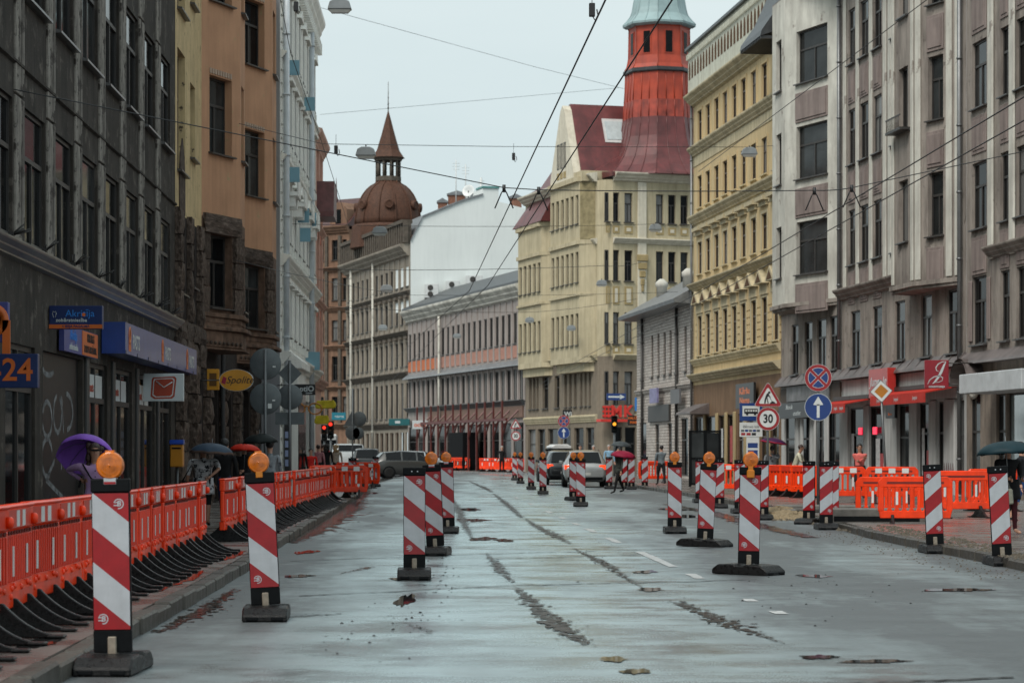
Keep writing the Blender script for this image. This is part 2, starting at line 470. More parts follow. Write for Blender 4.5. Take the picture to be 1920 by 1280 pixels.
def blob(px, py, rx, ry, z, m, n=36):
    cx, cy = gnd(px, py)
    Y0 = cy; ax = rx / FPX * Y0; ay = abs(gnd(px, py - ry)[1] - gnd(px, py + ry)[1]) / 2
    ph = [random.uniform(0, 6.28) for _ in range(4)]
    pts = []
    for j in range(n):
        a = 2*math.pi*j/n
        k = 1 + 0.22*math.sin(2*a+ph[0]) + 0.16*math.sin(5*a+ph[1]) + 0.12*math.sin(9*a+ph[2]) + random.uniform(-.06, .06)
        pts.append((cx + ax*k*math.cos(a), cy + ay*k*math.sin(a), z))
    m.add(pts, [tuple(range(n))])
for px, py, rx, ry in [(1150,1236,28,4),(1192,1259,24,5),(1535,1232,30,4),(1220,1105,26,3),(1795,1106,55,3),(1640,1240,60,3),(905,1010,24,3),
                       (885,975,26,3),(880,955,22,2.5),(1210,1072,22,2.5),(600,985,26,5),(575,1035,20,3),(1525,1080,30,2.5),(640,968,18,3),
                       (690,925,14,2),(760,1085,24,3),(1430,962,30,3),(1290,968,30,2.5),(1265,955,26,2),(945,1013,18,2.5),
                       (760,1125,14,12),(560,1080,22,3)]:
    m = M(); blob(px, py, rx, ry, 0.0065, m); tag(m.obj('puddle', M_WATER), kind='structure')
# puddles lying on the left pavement under the barriers
for cx, cy, ax, ay in [(-3.45, 24.4, 0.17, 2.2), (-3.6, 30.5, 0.16, 1.6), (-3.42, 19.5, 0.15, 0.9), (-4.0, 38.5, 0.25, 2.2), (-3.25, 16.6, 0.12, 0.5)]:
    m = M(); n = 40
    m.add([(cx + ax*(1+random.uniform(-.3,.2))*math.cos(2*math.pi*j/n), cy + ay*(1+random.uniform(-.12,.12))*math.sin(2*math.pi*j/n), KH - 0.003) for j in range(n)], [tuple(range(n))])
    tag(m.obj('puddle', M_WATER), kind='structure')
# painted broken line and faint marks
def dash(y0, y1, w=0.12, z=0.005):
    m = M()
    f = lambda y: 2.13 - (y - 27.6) * 0.041
    n = 6; L_ = []; R_ = []
    for i in range(n + 1):
        y = y0 + (y1 - y0) * i / n
        L_.append((f(y) - w/2 + random.uniform(-.012, .012), y, z)); R_.append((f(y) + w/2 + random.uniform(-.012, .012), y, z))
    m.add(L_ + R_, [(i, n+1+i, n+2+i, i+1) for i in range(n)])
    tag(m.obj('lane_marking', M_PAINT), kind='structure')
for a, b in [(27.4, 28.5), (30.2, 34.8), (38.3, 40.6), (43.4, 45.4), (47.6, 49.0), (52, 53.6), (57, 59), (23.2, 23.6), (21.4, 21.8), (66, 68), (75, 77)]:
    dash(a, b)

M_JOINT = mat('asphalt_joint', (0.02, 0.02, 0.02), rough=0.5, spec=.3, var=.3)
for (x0, y0), (x1, y1) in (((560, 1118), (1000, 1096)), ((1000, 1097), (1420, 1087)), ((545, 1052), (985, 1036)), ((990, 1036), (1400, 1026)), ((640, 992), (980, 985)), ((1000, 986), (1260, 975)),
                           ((930, 1048), (1200, 1040)), ((480, 1160), (640, 1150)), ((1150, 1300), (1900, 1270))):
    m = M(); P0, P1 = Vector((*gnd(x0, y0), .0075)), Vector((*gnd(x1, y1), .0075)); n = 40; A = []; Bq = []; off = 0
    for i in range(n + 1):
        p = P0.lerp(P1, i/n); off = .85*off + random.uniform(-.05, .05); w = random.uniform(.012, .05)
        A.append((p.x, p.y + off - w, p.z)); Bq.append((p.x, p.y + off + w, p.z))
    m.add(A + Bq, [(i, i+1, n+2+i, n+1+i) for i in range(n)]); tag(m.obj('asphalt_joint', M_JOINT), kind='structure')
m = M()
for px, py, sx, sy, nn in ((830, 1080, 40, 60, 60), (760, 1150, 120, 60, 25), (1100, 1050, 60, 60, 20), (650, 1180, 150, 60, 25), (1500, 1120, 250, 60, 40)):
    for _ in range(nn):
        X, Y = gnd(random.gauss(px, sx*.5), max(900, random.gauss(py, sy*.4))); r0 = random.uniform(.006, .02)
        m.add([(X + r0*math.cos(a), Y + r0*math.sin(a), .004) for a in (0, 1.3, 2.6, 3.9, 5.2)] + [(X, Y, r0*.9)], [(i, (i+1) % 5, 5) for i in range(5)])
tag(m.obj('road_grit', mat('dark_grit', (.02,.02,.02), rough=.6)), 'scattered dark grit on the wet road around the centre beacons', 'grit', kind='stuff')
# ---------------------------------------------------------------- facades
G_DARK = mat('window_glass_dark', (0.006, 0.007, 0.008), rough=0.06, var=0.3, spec=0.08, rand=0.5)
G_MID = mat('window_glass_grey', (0.026, 0.029, 0.030), rough=0.09, var=0.6, scale=0.8, spec=0.16, rand=0.5)
def curtain_mat(name, c):
    m = mat(name, c, rough=0.5, var=0.1, coat=.4)
    N, L = m.node_tree.nodes, m.node_tree.links
    b = N['Principled BSDF']; w = N.new('ShaderNodeTexWave'); w.inputs['Scale'].default_value = 5.5; w.inputs['Distortion'].default_value = 2.0
    tc = N.new('ShaderNodeTexCoord'); L.new(tc.outputs['Object'], w.inputs['Vector'])
    cr = N.new('ShaderNodeValToRGB'); cr.color_ramp.elements[0].color = (c[0]*.45, c[1]*.45, c[2]*.45, 1); cr.color_ramp.elements[1].color = (*c, 1)
    L.new(w.outputs['Fac'], cr.inputs['Fac']); L.new(cr.outputs['Color'], b.inputs['Base Color'])
    return m
G_CURT = curtain_mat('window_curtained', (0.17, 0.17, 0.165))
FR_DARK = mat('frame_dark', (0.035, 0.032, 0.03), rough=0.5)
FR_BROWN = mat('frame_brown', (0.06, 0.04, 0.03), rough=0.5)
FR_WHITE = mat('frame_white', (0.5, 0.5, 0.49), rough=0.5)
SILL = mat('sill_tin', (0.07, 0.066, 0.064), rough=0.4, metal=0.3, var=0.3)
_wcache = {}
class Frame:
    """a vertical plane of a building: local x to the right seen from the street, y inwards, z up"""
    def __init__(s, rt, ox, oy, ang, wo, wd, L):
        s.rt, s.ox, s.oy, s.ang, s.wo, s.wd, s.L = rt, ox, oy, ang, wo, wd, L
    def sub(s, p0, p1):
        """another plane of the same building, from p0 to p1 in this frame's x,y"""
        ca, sa = math.cos(s.ang), math.sin(s.ang)
        def loc(p): return (s.ox + p[0]*ca - p[1]*sa, s.oy + p[0]*sa + p[1]*ca)
        wn_ = (-s.wd[1], s.wd[0])
        def wor(p): return (s.wo[0] + p[0]*s.wd[0] + p[1]*wn_[0], s.wo[1] + p[0]*s.wd[1] + p[1]*wn_[1])
        a, b = loc(p0), loc(p1); wa, wb = wor(p0), wor(p1)
        L = math.hypot(b[0]-a[0], b[1]-a[1])
        return Frame(s.rt, a[0], a[1], math.atan2(b[1]-a[1], b[0]-a[0]), wa, ((wb[0]-wa[0])/L, (wb[1]-wa[1])/L), L)
    def s(s, px):
        k = (px - CX) / FPX
        return (k*s.wo[1] - s.wo[0]) / (s.wd[0] - k*s.wd[1])
    def depth(s, px): return s.wo[1] + s.s(px) * s.wd[1]
    def z(s, px, py): return zat(py, s.depth(px))
    def put(s, m, name, mats, loc=(0, 0, 0), bevel=0.0):
        me = m if not isinstance(m, M) else m.mesh(name, mats, bevel)
        ca, sa = math.cos(s.ang), math.sin(s.ang)
        return link(name, me, s.rt, (s.ox + loc[0]*ca - loc[1]*sa, s.oy + loc[0]*sa + loc[1]*ca, loc[2]), s.ang)
    def box(s, name, mats, x0, x1, y0, y1, z0, z1, bevel=0.0):
        return s.put(M().box(0, x1-x0, 0, y1-y0, 0, z1-z0), name, mats, (x0, y0, z0), bevel)
    def wall(s, ops, z0, z1, mats, recess=0.2, s0=0.0, s1=None, name='wall', body=0.0, band=None):
        """face with real openings and reveals; body > 0 closes it to a block that deep"""
        s1 = s.L if s1 is None else s1
        ops = [(max(a, s0+0.01), min(b, s1-0.01), max(c, z0+0.01), min(d, z1-0.01)) for a, b, c, d in ops]
        ops = [o for o in ops if o[1] - o[0] > 0.03 and o[3] - o[2] > 0.03]
        xs = sorted({round(v, 4) for o in ops for v in o[:2]} | {s0, s1})
        zs = sorted({round(v, 4) for o in ops for v in o[2:]} | {z0, z1} | set(band or ()))
        m = M()
        for i in range(len(xs)-1):
            for j in range(len(zs)-1):
                cx, cz = (xs[i]+xs[i+1])/2, (zs[j]+zs[j+1])/2
                if not any(o[0] < cx < o[1] and o[2] < cz < o[3] for o in ops):
                    mi = 0
                    if band: mi = sum(1 for b in band if cz > b)
                    m.quad((xs[i],0,zs[j]), (xs[i+1],0,zs[j]), (xs[i+1],0,zs[j+1]), (xs[i],0,zs[j+1]), mi)
        for a, b, c, d in ops:
            mi = sum(1 for q in band if (c+d)/2 > q) if band else 0
            m.quad((a,0,c),(a,0,d),(a,recess,d),(a,recess,c), mi); m.quad((b,0,c),(b,recess,c),(b,recess,d),(b,0,d), mi)
            m.quad((a,0,d),(b,0,d),(b,recess,d),(a,recess,d), mi); m.quad((a,0,c),(a,recess,c),(b,recess,c),(b,0,c), mi)
        if body:
            e = recess + 0.02
            m.quad((s0,0,z0),(s0,0,z1),(s0,body,z1),(s0,body,z0)); m.quad((s1,0,z0),(s1,body,z0),(s1,body,z1),(s1,0,z1))
            m.quad((s0,0,z1),(s1,0,z1),(s1,body,z1),(s0,body,z1)); m.quad((s0,body,z0),(s0,body,z1),(s1,body,z1),(s1,body,z0))
        return s.put(m, name, mats)
    def window(s, a, b, c, d, recess=0.2, style='T', fm=None, glass=None, sill=True, split=True, sillm=None, fw=0.06):
        fm = fm or FR_DARK
        if glass is None:
            r = random.random(); glass = G_DARK if r < 0.62 else (G_MID if r < 0.85 else G_CURT)
        w, h = round(b - a, 2), round(d - c, 2)
        key = (w, h, style, fm.name, glass.name, split, fw)
        if key not in _wcache:
            m = M(); t = fw; D = 0.06
            m.box(0, t, 0, D, 0, h); m.box(w-t, w, 0, D, 0, h); m.box(t, w-t, 0, D, 0, t); m.box(t, w-t, 0, D, h-t, h)
            xs, zs = [t, w-t], [t, h-t]
            if style in ('T', 'cross'): zs = [t, h*0.64, h-t]
            if style in ('T', 'cross', 'two', 'shop2'): xs = [t, w/2, w-t]
            if style == 'shop': zs = [t, h*0.62, h-t]
            if style == 'shop2': zs = [t, h*0.75, h-t]
            if len(zs) == 3: m.box(t, w-t, -0.01, D, zs[1]-t*0.6, zs[1]+t*0.6)
            if len(xs) == 3:
                top = zs[1] if style == 'T' else h - t
                m.box(xs[1]-t*0.5, xs[1]+t*0.5, -0.006, D, t, top)
            panes = []
            for j in range(len(zs)-1):
                if len(xs) == 3 and not (style == 'T' and j == 1):
                    panes += [(xs[0], xs[1]-t*.5, zs[j], zs[j+1]), (xs[1]+t*.5, xs[2], zs[j], zs[j+1])]
                else: panes.append((xs[0], xs[-1], zs[j], zs[j+1]))
            fme = m.mesh('window', fm)
            if split:
                pm = []
                for p in panes:
                    q = M(); q.box(0, p[1]-p[0], 0, 0.012, 0, p[3]-p[2]); pm.append((q.mesh('pane', glass), p))
            else:
                q = M()
                for p in panes: q.box(p[0], p[1], 0.03, 0.042, p[2], p[3])
                pm = [(q.mesh('pane', glass), None)]
            _wcache[key] = (fme, pm)
        fme, pm = _wcache[key]
        o = s.put(fme, 'window', None, (a, recess - 0.06, c))
        for me, p in pm:
            link('pane', me, o, (p[0], 0.03, p[2]) if p else (0, 0, 0))
        if sill:
            k = ('sill', w, round(recess, 2), (sillm or SILL).name)
            if k not in _wcache:
                q = M(); q.add([(-0.06, 0.06-recess-0.12, -0.05), (w+0.06, 0.06-recess-0.12, -0.05), (w+0.06, 0.0, -0.05), (-0.06, 0.0, -0.05),
                       (-0.06, 0.06-recess-0.12, -0.012), (w+0.06, 0.06-recess-0.12, -0.012), (w+0.06, 0.0, 0.03), (-0.06, 0.0, 0.03)],
                      [(0,3,2,1),(4,5,6,7),(0,1,5,4),(1,2,6,5),(2,3,7,6),(3,0,4,7)])
                _wcache[k] = q.mesh('sill', sillm or SILL)
            link('sill', _wcache[k], o)
        return o
    def moulding(s, name, mats, z0, z1, out, s0=0.0, s1=None, steps=3, shape='corn'):
        """projecting string course or cornice with a stepped profile"""
        s1 = s.L if s1 is None else s1
        m = M(); h = z1 - z0
        prof = [(0.0, z0)]
        for i in range(steps):
            o = out * (i + 1) / steps; zz = z0 + h * (i + 0.35) / steps
            prof += [(-o * 0.96, zz), (-o, zz + h * 0.3 / steps)]
        prof += [(-out, z1 - h*0.02), (0.0, z1 + h * 0.12)]
        m.prism_x(prof[::-1], 0, s1 - s0)
        return s.put(m, name, mats, (s0, -0.002, 0))
def building(name, label, A, B, base=0.0):
    ang = math.atan2(B[1]-A[1], B[0]-A[0]); L = math.hypot(B[0]-A[0], B[1]-A[1])
    rt = root(name, label, 'building', (A[0], A[1], base), ang)
    return Frame(rt, 0, 0, 0, A, ((B[0]-A[0])/L, (B[1]-A[1])/L), L)
def onL(px, off=0.0):
    """point where a photo column meets the left building line"""
    k = (px - CX) / FPX; Y = (-6.3 + off) / (k + 0.0243); return (k*Y, Y)
def onR(px, off=0.0):
    k = (px - CX) / FPX; Y = (22.0 - off) / (k + 0.117); return (k*Y, Y)
def pipe(fr, x, z0, z1, r=0.06, m_=None, out=0.12, name='drainpipe'):
    m = M(); m.tube([(0, 0, z0), (0, 0, z1)], r, 8)
    z = z0 + 1.0
    while z < z1: m.lathe([(r*1.3, z), (r*1.3, z+0.06)], 8); z += 2.0
    return fr.put(m, name, m_ or mat('drainpipe_zinc', (0.16, 0.165, 0.17), rough=0.4, metal=0.5), (x, -out, 0))
# ---------------------------------------------------------------- left side of the street
# soot-dark office block
MW1 = mat('sooty_render', (0.052, 0.045, 0.039), rough=0.8, var=0.35, scale=1.3, bump=0.4, bscale=25, streak=0.6, stain=(0.015,0.014,0.014), patch=0.32, pcol=(0.12,0.105,0.09), pscale=2.4)
MW1P = mat('worn_pier_render', (0.30, 0.275, 0.245), rough=0.85, var=0.45, scale=2.6, bump=0.5, bscale=25, streak=0.9, stain=(0.035,0.030,0.027), patch=0.55, pcol=(0.06,0.052,0.046), pscale=2.6)
MLEDGE = mat('ledge_tin', (0.10, 0.10, 0.10), rough=0.3, metal=0.3, var=0.3)
Y0 = 16.0
L1 = building('dark_office_building', 'soot-blackened grey office building with rows of tall windows, nearest on the left', (wallL(Y0), Y0), onL(328))
kk = math.sqrt(1 + 0.0243**2)
sY = lambda Y: (Y - Y0) * kk
ops1 = []; cols1 = []
y = 51.95 - 2.75 * 12
while y < 53:
    if y > Y0 + 0.3: cols1.append((sY(y), sY(y + 1.85)))
    y += 2.75
rows1 = [(4.5, 6.5), (8.1, 10.05), (11.65, 13.6)]
for a, b in cols1:
    for c, d in rows1: ops1.append((a, b, c, d))
shop1 = [(sY(34.0), sY(36.4), 0.45, 3.0), (sY(41.6), sY(44.0), 0.4, 3.0), (sY(44.8), sY(47.4), 0.4, 3.0), (sY(48.2), sY(51.0), 0.4, 3.0), (sY(51.6), sY(54.0), 0.4, 3.0),
         (sY(29), sY(33), 0.45, 3.0), (sY(23.5), sY(27.5), 0.45, 3.0), (sY(18), sY(22.5), 0.45, 3.0)]
door1 = (sY(37.1), sY(41.1), 0.12, 3.0)
L1.wall(ops1 + shop1 + [door1], 0, 15.6, [MW1], recess=0.11, body=9)
for a, b in cols1:
    for c, d in rows1:
        L1.window(a, b, c, d, recess=0.11, style='T', glass=random.choice([G_DARK, G_DARK, G_MID]), sill=True, sillm=MLEDGE)
for i in range(len(cols1) - 1):           # rough rendered piers standing proud between the windows
    for (c, d) in rows1:
        a, b = cols1[i][1] + 0.1, cols1[i+1][0] - 0.1
        L1.box('pier', MW1P, a, b, -0.035, 0.01, c - 1.5 if c > 5 else c, d + 0.06, bevel=0.01)
for a, b, c, d in shop1:
    L1.window(a, b, c, d, recess=0.11, style='shop2', glass=G_DARK, sill=False, fw=0.08)
for k in range(1, 5):
    x = (shop1[k][0] - 0.32)
    L1.box('pier', mat('shop_pier', (0.05, 0.05, 0.05), rough=0.5, streak=0.4), x, x + 0.3, -0.05, 0.0, 0.1, 3.1, bevel=0.01)
L1.box('door', mat('black_shutter', (0.008, 0.009, 0.010), rough=0.45, var=0.3), door1[0], door1[1], 0.085, 0.108, 0.12, 3.0)
L1.moulding('ledge', [MLEDGE], 4.18, 4.42, 0.22)
L1.moulding('ledge', [MW1], 7.0, 7.06, 0.05, steps=1)
for a, b in cols1:                         # dark spiky floodlights on the ledge
    if a < sY(30): continue
    m = M()
    for k in range(7):
        t = random.uniform(-0.9, 0.9); u = random.uniform(-.25, .1)
        m.tube([(0, -0.15, 4.45), (0.18*t, -0.2 + u, 4.45 + random.uniform(0.05, 0.2))], 0.011, 4)
    m.box(-0.06, 0.06, -0.19, -0.07, 4.42, 4.5)
    L1.put(m, 'ledge_floodlight', [FR_DARK], ((a+b)/2, 0, 0))
# graffiti sprayed over the black shutter
MGRAF = mat('spray_paint_white', (0.16, 0.165, 0.17), rough=0.6, var=0.5, scale=7)
def strokes(fr, polys, mt, y, w, name='graffiti'):
    m = M()
    for P in polys:
        n = len(P)
        for (x0, z0), (x1, z1) in zip(P, P[1:]):
            dx, dz = x1-x0, z1-z0; l = math.hypot(dx, dz) or 1
            nx, nz = -dz/l*w, dx/l*w
            m.quad((x0-nx, y, z0-nz), (x1-nx, y, z1-nz), (x1+nx, y, z1+nz), (x0+nx, y, z0+nz))
        for i, (x0, z0) in enumerate(P[1:-1]):
            yy = y - 0.0006 * (1 + i % 2)
            m.add([(x0 + w*math.cos(q*1.047), yy, z0 + w*math.sin(q*1.047)) for q in range(6)], [tuple(range(6))])
    return fr.put(m, name, [mt])
def arc(cx, cz, rx, rz, a0, a1, n=12): return [(cx + rx*math.cos(R(a0+(a1-a0)*i/n)), cz + rz*math.sin(R(a0+(a1-a0)*i/n))) for i in range(n+1)]
d0 = door1[0]
strokes(L1, [arc(d0+.9, 1.95, .45, .28, 200, 520), arc(d0+1.9, 2.05, .4, .3, 100, 420), [(d0+2.3, 2.35), (d0+2.5, 1.75)], arc(d0+2.75, 2.1, .7, .3, -80, 90),
             arc(d0+.9, 1.35, .5, .3, 20, 300), [(d0+.8, 1.0), (d0+1.6, 1.3)], [(d0+.8, 1.0), (d0+2.9, .6)], arc(d0+1.0, 2.75, .5, .1, 180, 350), [(d0+2.2, 1.55), (d0+2.3, 1.15)]], MGRAF, 0.082, 0.045)
strokes(L1, [[(d0+.5,.5),(d0+1.2,.75),(d0+1.6,.4)], [(d0+1.8,.45),(d0+2.0,.8),(d0+2.3,.4),(d0+2.5,.8)]], mat('spray_paint_mauve', (.045,.04,.06), rough=.6), 0.082, 0.02)

# ---- stone and stucco house with bays
MYEL = mat('peeling_yellow', (0.60, 0.455, 0.25), rough=0.8, var=0.14, scale=2.0, bump=0.3, bscale=20, streak=0.35, stain=(0.14,0.10,0.06), patch=0.12, pcol=(0.09,0.07,0.05), pscale=4.5)
MORA = mat('orange_stucco', (0.52, 0.29, 0.175), rough=0.8, var=0.10, scale=1.2, bump=0.25, bscale=18, streak=0.25, stain=(0.20,0.10,0.06), patch=0.04, pcol=(0.42,0.31,0.17), pscale=3.0)
MSTN = mat('rough_dark_stone', (0.085, 0.062, 0.050), rough=0.75, var=0.55, scale=7, bump=0.9, bscale=14, patch=0.3, pcol=(0.15,0.115,0.095), pscale=7, rand=0.3)
MSTB = mat('stone_backing', (0.028, 0.022, 0.02), rough=0.85, var=0.4)
MBRK = mat('bracket_stone', (0.17, 0.105, 0.075), rough=0.8, var=0.35, scale=5, streak=0.6)
A2 = onL(328.5); B2 = (wallL(79.4), 79.4)
L2 = building('stone_and_stucco_building', 'orange and yellow stucco house with bay windows over dark rough stone', A2, B2)
sY2 = lambda Y: (Y - A2[1]) * kk
ops2 = [(sY2(55.2), sY2(56.8), 7.9, 10.7), (sY2(57.9), sY2(59.0), 8.5, 10.3), (sY2(55.2), sY2(56.8), 11.6, 14.2), (sY2(57.9), sY2(59.0), 12.2, 14.0),
        (sY2(55.4), sY2(56.7), 5.1, 6.9), (sY2(57.9), sY2(58.9), 5.4, 6.9)]
gnd2 = [(sY2(56.0), sY2(57.3), 0.4, 3.3), (sY2(58.6), sY2(60.3), 0.3, 3.3), (sY2(62.6), sY2(64.6), 0.2, 3.3), (sY2(66.2), sY2(68.6), 0.3, 3.3), (sY2(72), sY2(74.5), 0.2, 3.3)]
L2.wall(ops2 + gnd2, 0, 16.5, [MSTB, MYEL], recess=0.22, body=8, band=[6.95])
for o in ops2: L2.window(*o, recess=0.22, style='T' if o[1]-o[0] > 1.2 else 'two', fm=FR_BROWN)
for o in gnd2: L2.window(*o, recess=0.22, style='shop', sill=False)
m = M()                                     # pointed blind arch
pts = [(0,0),(1.1,0),(1.1,.9),(.95,1.35),(.55,1.75),(.15,1.35),(0,.9)]
m.prism(pts, -0.03, 0.0); L2.put(m, 'pointed_arch', [MSTN], (sY2(55.5), 0, 6.96))
# individual rough stones: half-columns on the ground floor, quoins on the first floor
stones = []
for k in range(6):
    bm = bmesh.new(); bmesh.ops.create_cube(bm, size=1.0)
    bmesh.ops.subdivide_edges(bm, edges=bm.edges, cuts=2, use_grid_fill=True)
    rr = random.Random(k)
    for v in bm.verts:
        f = 1.0 if abs(v.co.x) < .4 and abs(v.co.z) < .4 else 0.82
        v.co = Vector((v.co.x * (0.98 if f == 1 else .96) + rr.uniform(-.03, .03), v.co.y * f * (1 + rr.uniform(-.22, .22)), v.co.z * .96 + rr.uniform(-.02, .02)))
    me = bpy.data.meshes.new('stone'); bm.to_mesh(me); bm.free(); me.materials.append(MSTN); stones.append(me)
def stone(fr, x0, x1, z0, z1, d=0.3, y=0.0):
    o = fr.put(random.choice(stones), 'stone', None, ((x0+x1)/2, y, (z0+z1)/2))
    o.scale = (x1-x0, d * random.uniform(.85, 1.2), z1-z0)
def stone_column(fr, xc, w, z0, z1, h=0.6, d=0.34, y=0.0):
    n = max(1, round((z1-z0)/h))
    for i in range(n):
        dx = random.uniform(-.03, .03)
        stone(fr, xc-w/2+dx, xc+w/2+dx, z0+(z1-z0)*i/n, z0+(z1-z0)*(i+1)/n, d, y)
for Y in (55.3, 57.9, 61.3, 65.4, 69.6, 75.5): stone_column(L2, sY2(Y), 0.85, 0.1, 3.5, 0.62, 0.42)
for Y in (55.0, 57.4, 59.6): stone_column(L2, sY2(Y), 0.55, 4.5, 7.0, 0.6, 0.3)
for i, Y in enumerate((55.2, 56.6, 58.0, 59.4)): 
    stone(L2, sY2(Y)-.68, sY2(Y)+.68, 3.5, 4.05, 0.34); stone(L2, sY2(Y+.4)-.68, sY2(Y+.4)+.66, 4.05, 4.5, 0.3)
def bay(fr, x0, x1, x2, out, zb, zt, rows, lab):
    """canted bay: a side face turned to the street's near end and a front face"""
    side = fr.sub((x0, 0), (x1, -out)); front = fr.sub((x1, -out), (x2, -out)); back = fr.sub((x2, -out), (x2 + 0.35, 0))
    W = side.L
    so = [(W*.20, W*.78, c, d) for c, d in rows]; fo = [(0.30, x2-x1-0.3, c, d) for c, d in rows]
    for f, o, nm in ((side, so, 'bay_side_wall'), (front, fo, 'bay_front_wall'), (back, [], 'bay_back_wall')):
        f.wall(o, zb, zt, [MBRK, MORA], recess=0.26, band=[7.35], name=nm)
    for o in so: side.window(*o, recess=0.26, style='T', fm=FR_DARK, glass=random.choice([G_MID, G_CURT, G_DARK]))
    for o in fo: front.window(*o, recess=0.26, style='two', fm=FR_DARK)
    for (c, d) in rows[1:]:                 # toothed lintel over each upper window
        m = M()
        for k in range(9): m.box(W*.20 + k*W*.065, W*.20 + k*W*.065 + W*.04, -0.025, 0.0, d + 0.04, d + 0.17)
        side.put(m, 'toothed_lintel', [mat('pale_brick', (0.42,0.32,0.25), rough=.8)])
    # stone dressing round the first-floor window
    stone(side, W*.02, W*.98, 6.95, 7.45, 0.2)
    stone_column(side, W*.90, W*.24, 4.95, 6.95, 0.62, 0.22)
    stone_column(side, W*.09, W*.18, 4.95, 6.95, 0.66, 0.12)
    poly = [(x0 - .1, 0), (x1, -out - .12), (x2 + .1, -out - .12), (x2 + .5, 0)]
    m = M(); m.slab(poly[::-1], zb - 0.02, zb + 0.02)
    for i, (g, z0, z1) in enumerate(((0.10, 4.85, 4.97), (0.02, 4.7, 4.84), (0.16, 4.52, 4.62), (0.04, 4.1, 4.5))):
        p = [(x0 - g, 0), (x1 - g*.3, -out - g), (x2 + g, -out - g), (x2 + .35 + g, 0)]
        m.slab(p[::-1], z0, z1)
    fr.put(m, 'bay_corbel', [MBRK], bevel=0.015)
    m = M()
    for k in range(9):
        t = (k + .5) / 9; m.lathe([(0.05, 0), (0.05, 0.03), (0.02, 0.05)], 8, (W*t, 0.05, 4.2), axis='y')
    side.put(m, 'corbel_studs', [MSTN], (0, -0.12, 0))
rows2 = [(5.1, 6.95), (9.0, 10.95), (12.85, 14.8)]
bay(L2, sY2(60.5), sY2(62.5), sY2(63.9), 0.79, 4.05, 16.4, rows2, 'near')
bay(L2, sY2(70.4), sY2(72.7), sY2(74.4), 0.85, 4.05, 16.4, rows2, 'far')
pipe(L2, sY2(64.9), 0.3, 16, 0.06)
m = M(); m.box(sY2(54.75), sY2(79.2), -0.3, 0.0, 16.4, 16.8); L2.put(m, 'eaves', [MBRK])

# ---- white stucco house
MWHT = mat('white_stucco', (0.85, 0.84, 0.79), rough=0.7, var=0.06, scale=1.5, streak=0.25, stain=(0.28,0.30,0.30))
MGRY = mat('grey_party_wall', (0.27, 0.275, 0.29), rough=0.8, var=0.12, scale=0.7, streak=0.3, stain=(.12,.12,.12))
A3 = (wallL(79.5) + 0.62, 79.5); B3 = (wallL(99.5) + 0.62, 99.5)
L3 = building('white_stucco_building', 'ornate white stucco apartment house with pale drainpipes, left beyond the orange bays', A3, B3)
ops3 = []
nrow = [(5.4, 7.0), (8.6, 10.6), (12.0, 14.0), (15.2, 17.0)]
cols3 = [(1.0 + 2.35*i, 2.1 + 2.35*i) for i in range(8)]
for a, b in cols3:
    for c, d in nrow: ops3.append((a, b, c, d))
shop3 = [(1.2 + 3.1*i, 3.4 + 3.1*i, 0.5, 3.4) for i in range(6)]
L3.wall(ops3 + shop3, 0, 18.9, [MWHT], recess=0.2, body=9)
for o in ops3: L3.window(*o, recess=0.2, style='T', fm=FR_WHITE, split=False)
for o in shop3: L3.window(*o, recess=0.2, style='shop', sill=False, split=False)
for i, (z0, z1, out) in enumerate(((4.3, 4.75, .35), (7.55, 7.95, .3), (11.0, 11.25, .2), (14.4, 14.65, .2), (18.2, 19.1, .42))):
    L3.moulding('cornice', [MWHT], z0, z1, out)
for (a, b) in cols3:                        # surrounds and hoods give the facade its relief
    for j, (c, d) in enumerate(nrow):
        m = M(); m.box(-.14, 0, -.09, 0, -.1, d-c+.1); m.box(b-a, b-a+.14, -.09, 0, -.1, d-c+.1)
        if j % 2: m.prism([(-.25, d-c+.12), (b-a+.25, d-c+.12), ((b-a)/2, d-c+.5)], -.2, 0)
        else: m.box(-.25, b-a+.25, -.2, 0, d-c+.12, d-c+.26)
        m.box(-.02, .12, -.14, 0, -.35, -.1); m.box(b-a-.12, b-a+.02, -.14, 0, -.35, -.1)
        L3.put(m, 'window_surround', [MWHT], (a, 0, c), bevel=0.012)
m = M()
z = 1.0
while z < 18: m.box(0, .5, -.05, .0, z, z+.36); z += .45
for x in (0.0, 17.0): L3.put(m, 'quoin_strip', [MWHT], (x + .05, 0, 0))
m = M()
for k in range(40): m.box(k*.5, k*.5+.2, -.3, 0, 17.7, 18.15)
tag(L3.put(m, 'dentil_row', [MWHT]), kind='stuff')
pipe(L3, .25, .2, 18.2, .10, mat('white_pipe', (.50,.54,.57), rough=.4), .18)
pipe(L3, 14.5, .2, 18.2, .10, MATS['white_pipe'], .18)
L3.box('party_wall', MGRY, -.04, -.003, 0.02, 1.2, .1, 18.8)
MBLU = mat('pale_blue_panel', (.19,.36,.44), rough=.5, var=.06)
for x, z, w in ((1.2, 10.45, .34), (11.0, 9.9, .34), (1.1, 14.0, .36), (10.2, 14.1, .3), (6.5, 9.6, .3), (13.5, 4.6, .9), (7.4, 9.0, .28)):
    L3.box('side_panel', MBLU, x, x+.05, -.55, -.55 + w + .1, z, z + (.5 if w < .8 else .7))
for x in (1.3, 4.9, 9.5, 13.0): 
    m = M(); m.box(0, 1.5, -.5, 0, 0, .14); m.box(0, 1.5, -.5, -.46, .14, .6); m.box(.1, .25, -.4, 0, -.35, 0); m.box(1.2, 1.35, -.4, 0, -.35, 0)
    L3.put(m, 'balcony', [MWHT], (x, 0, 10.0), bevel=.01)
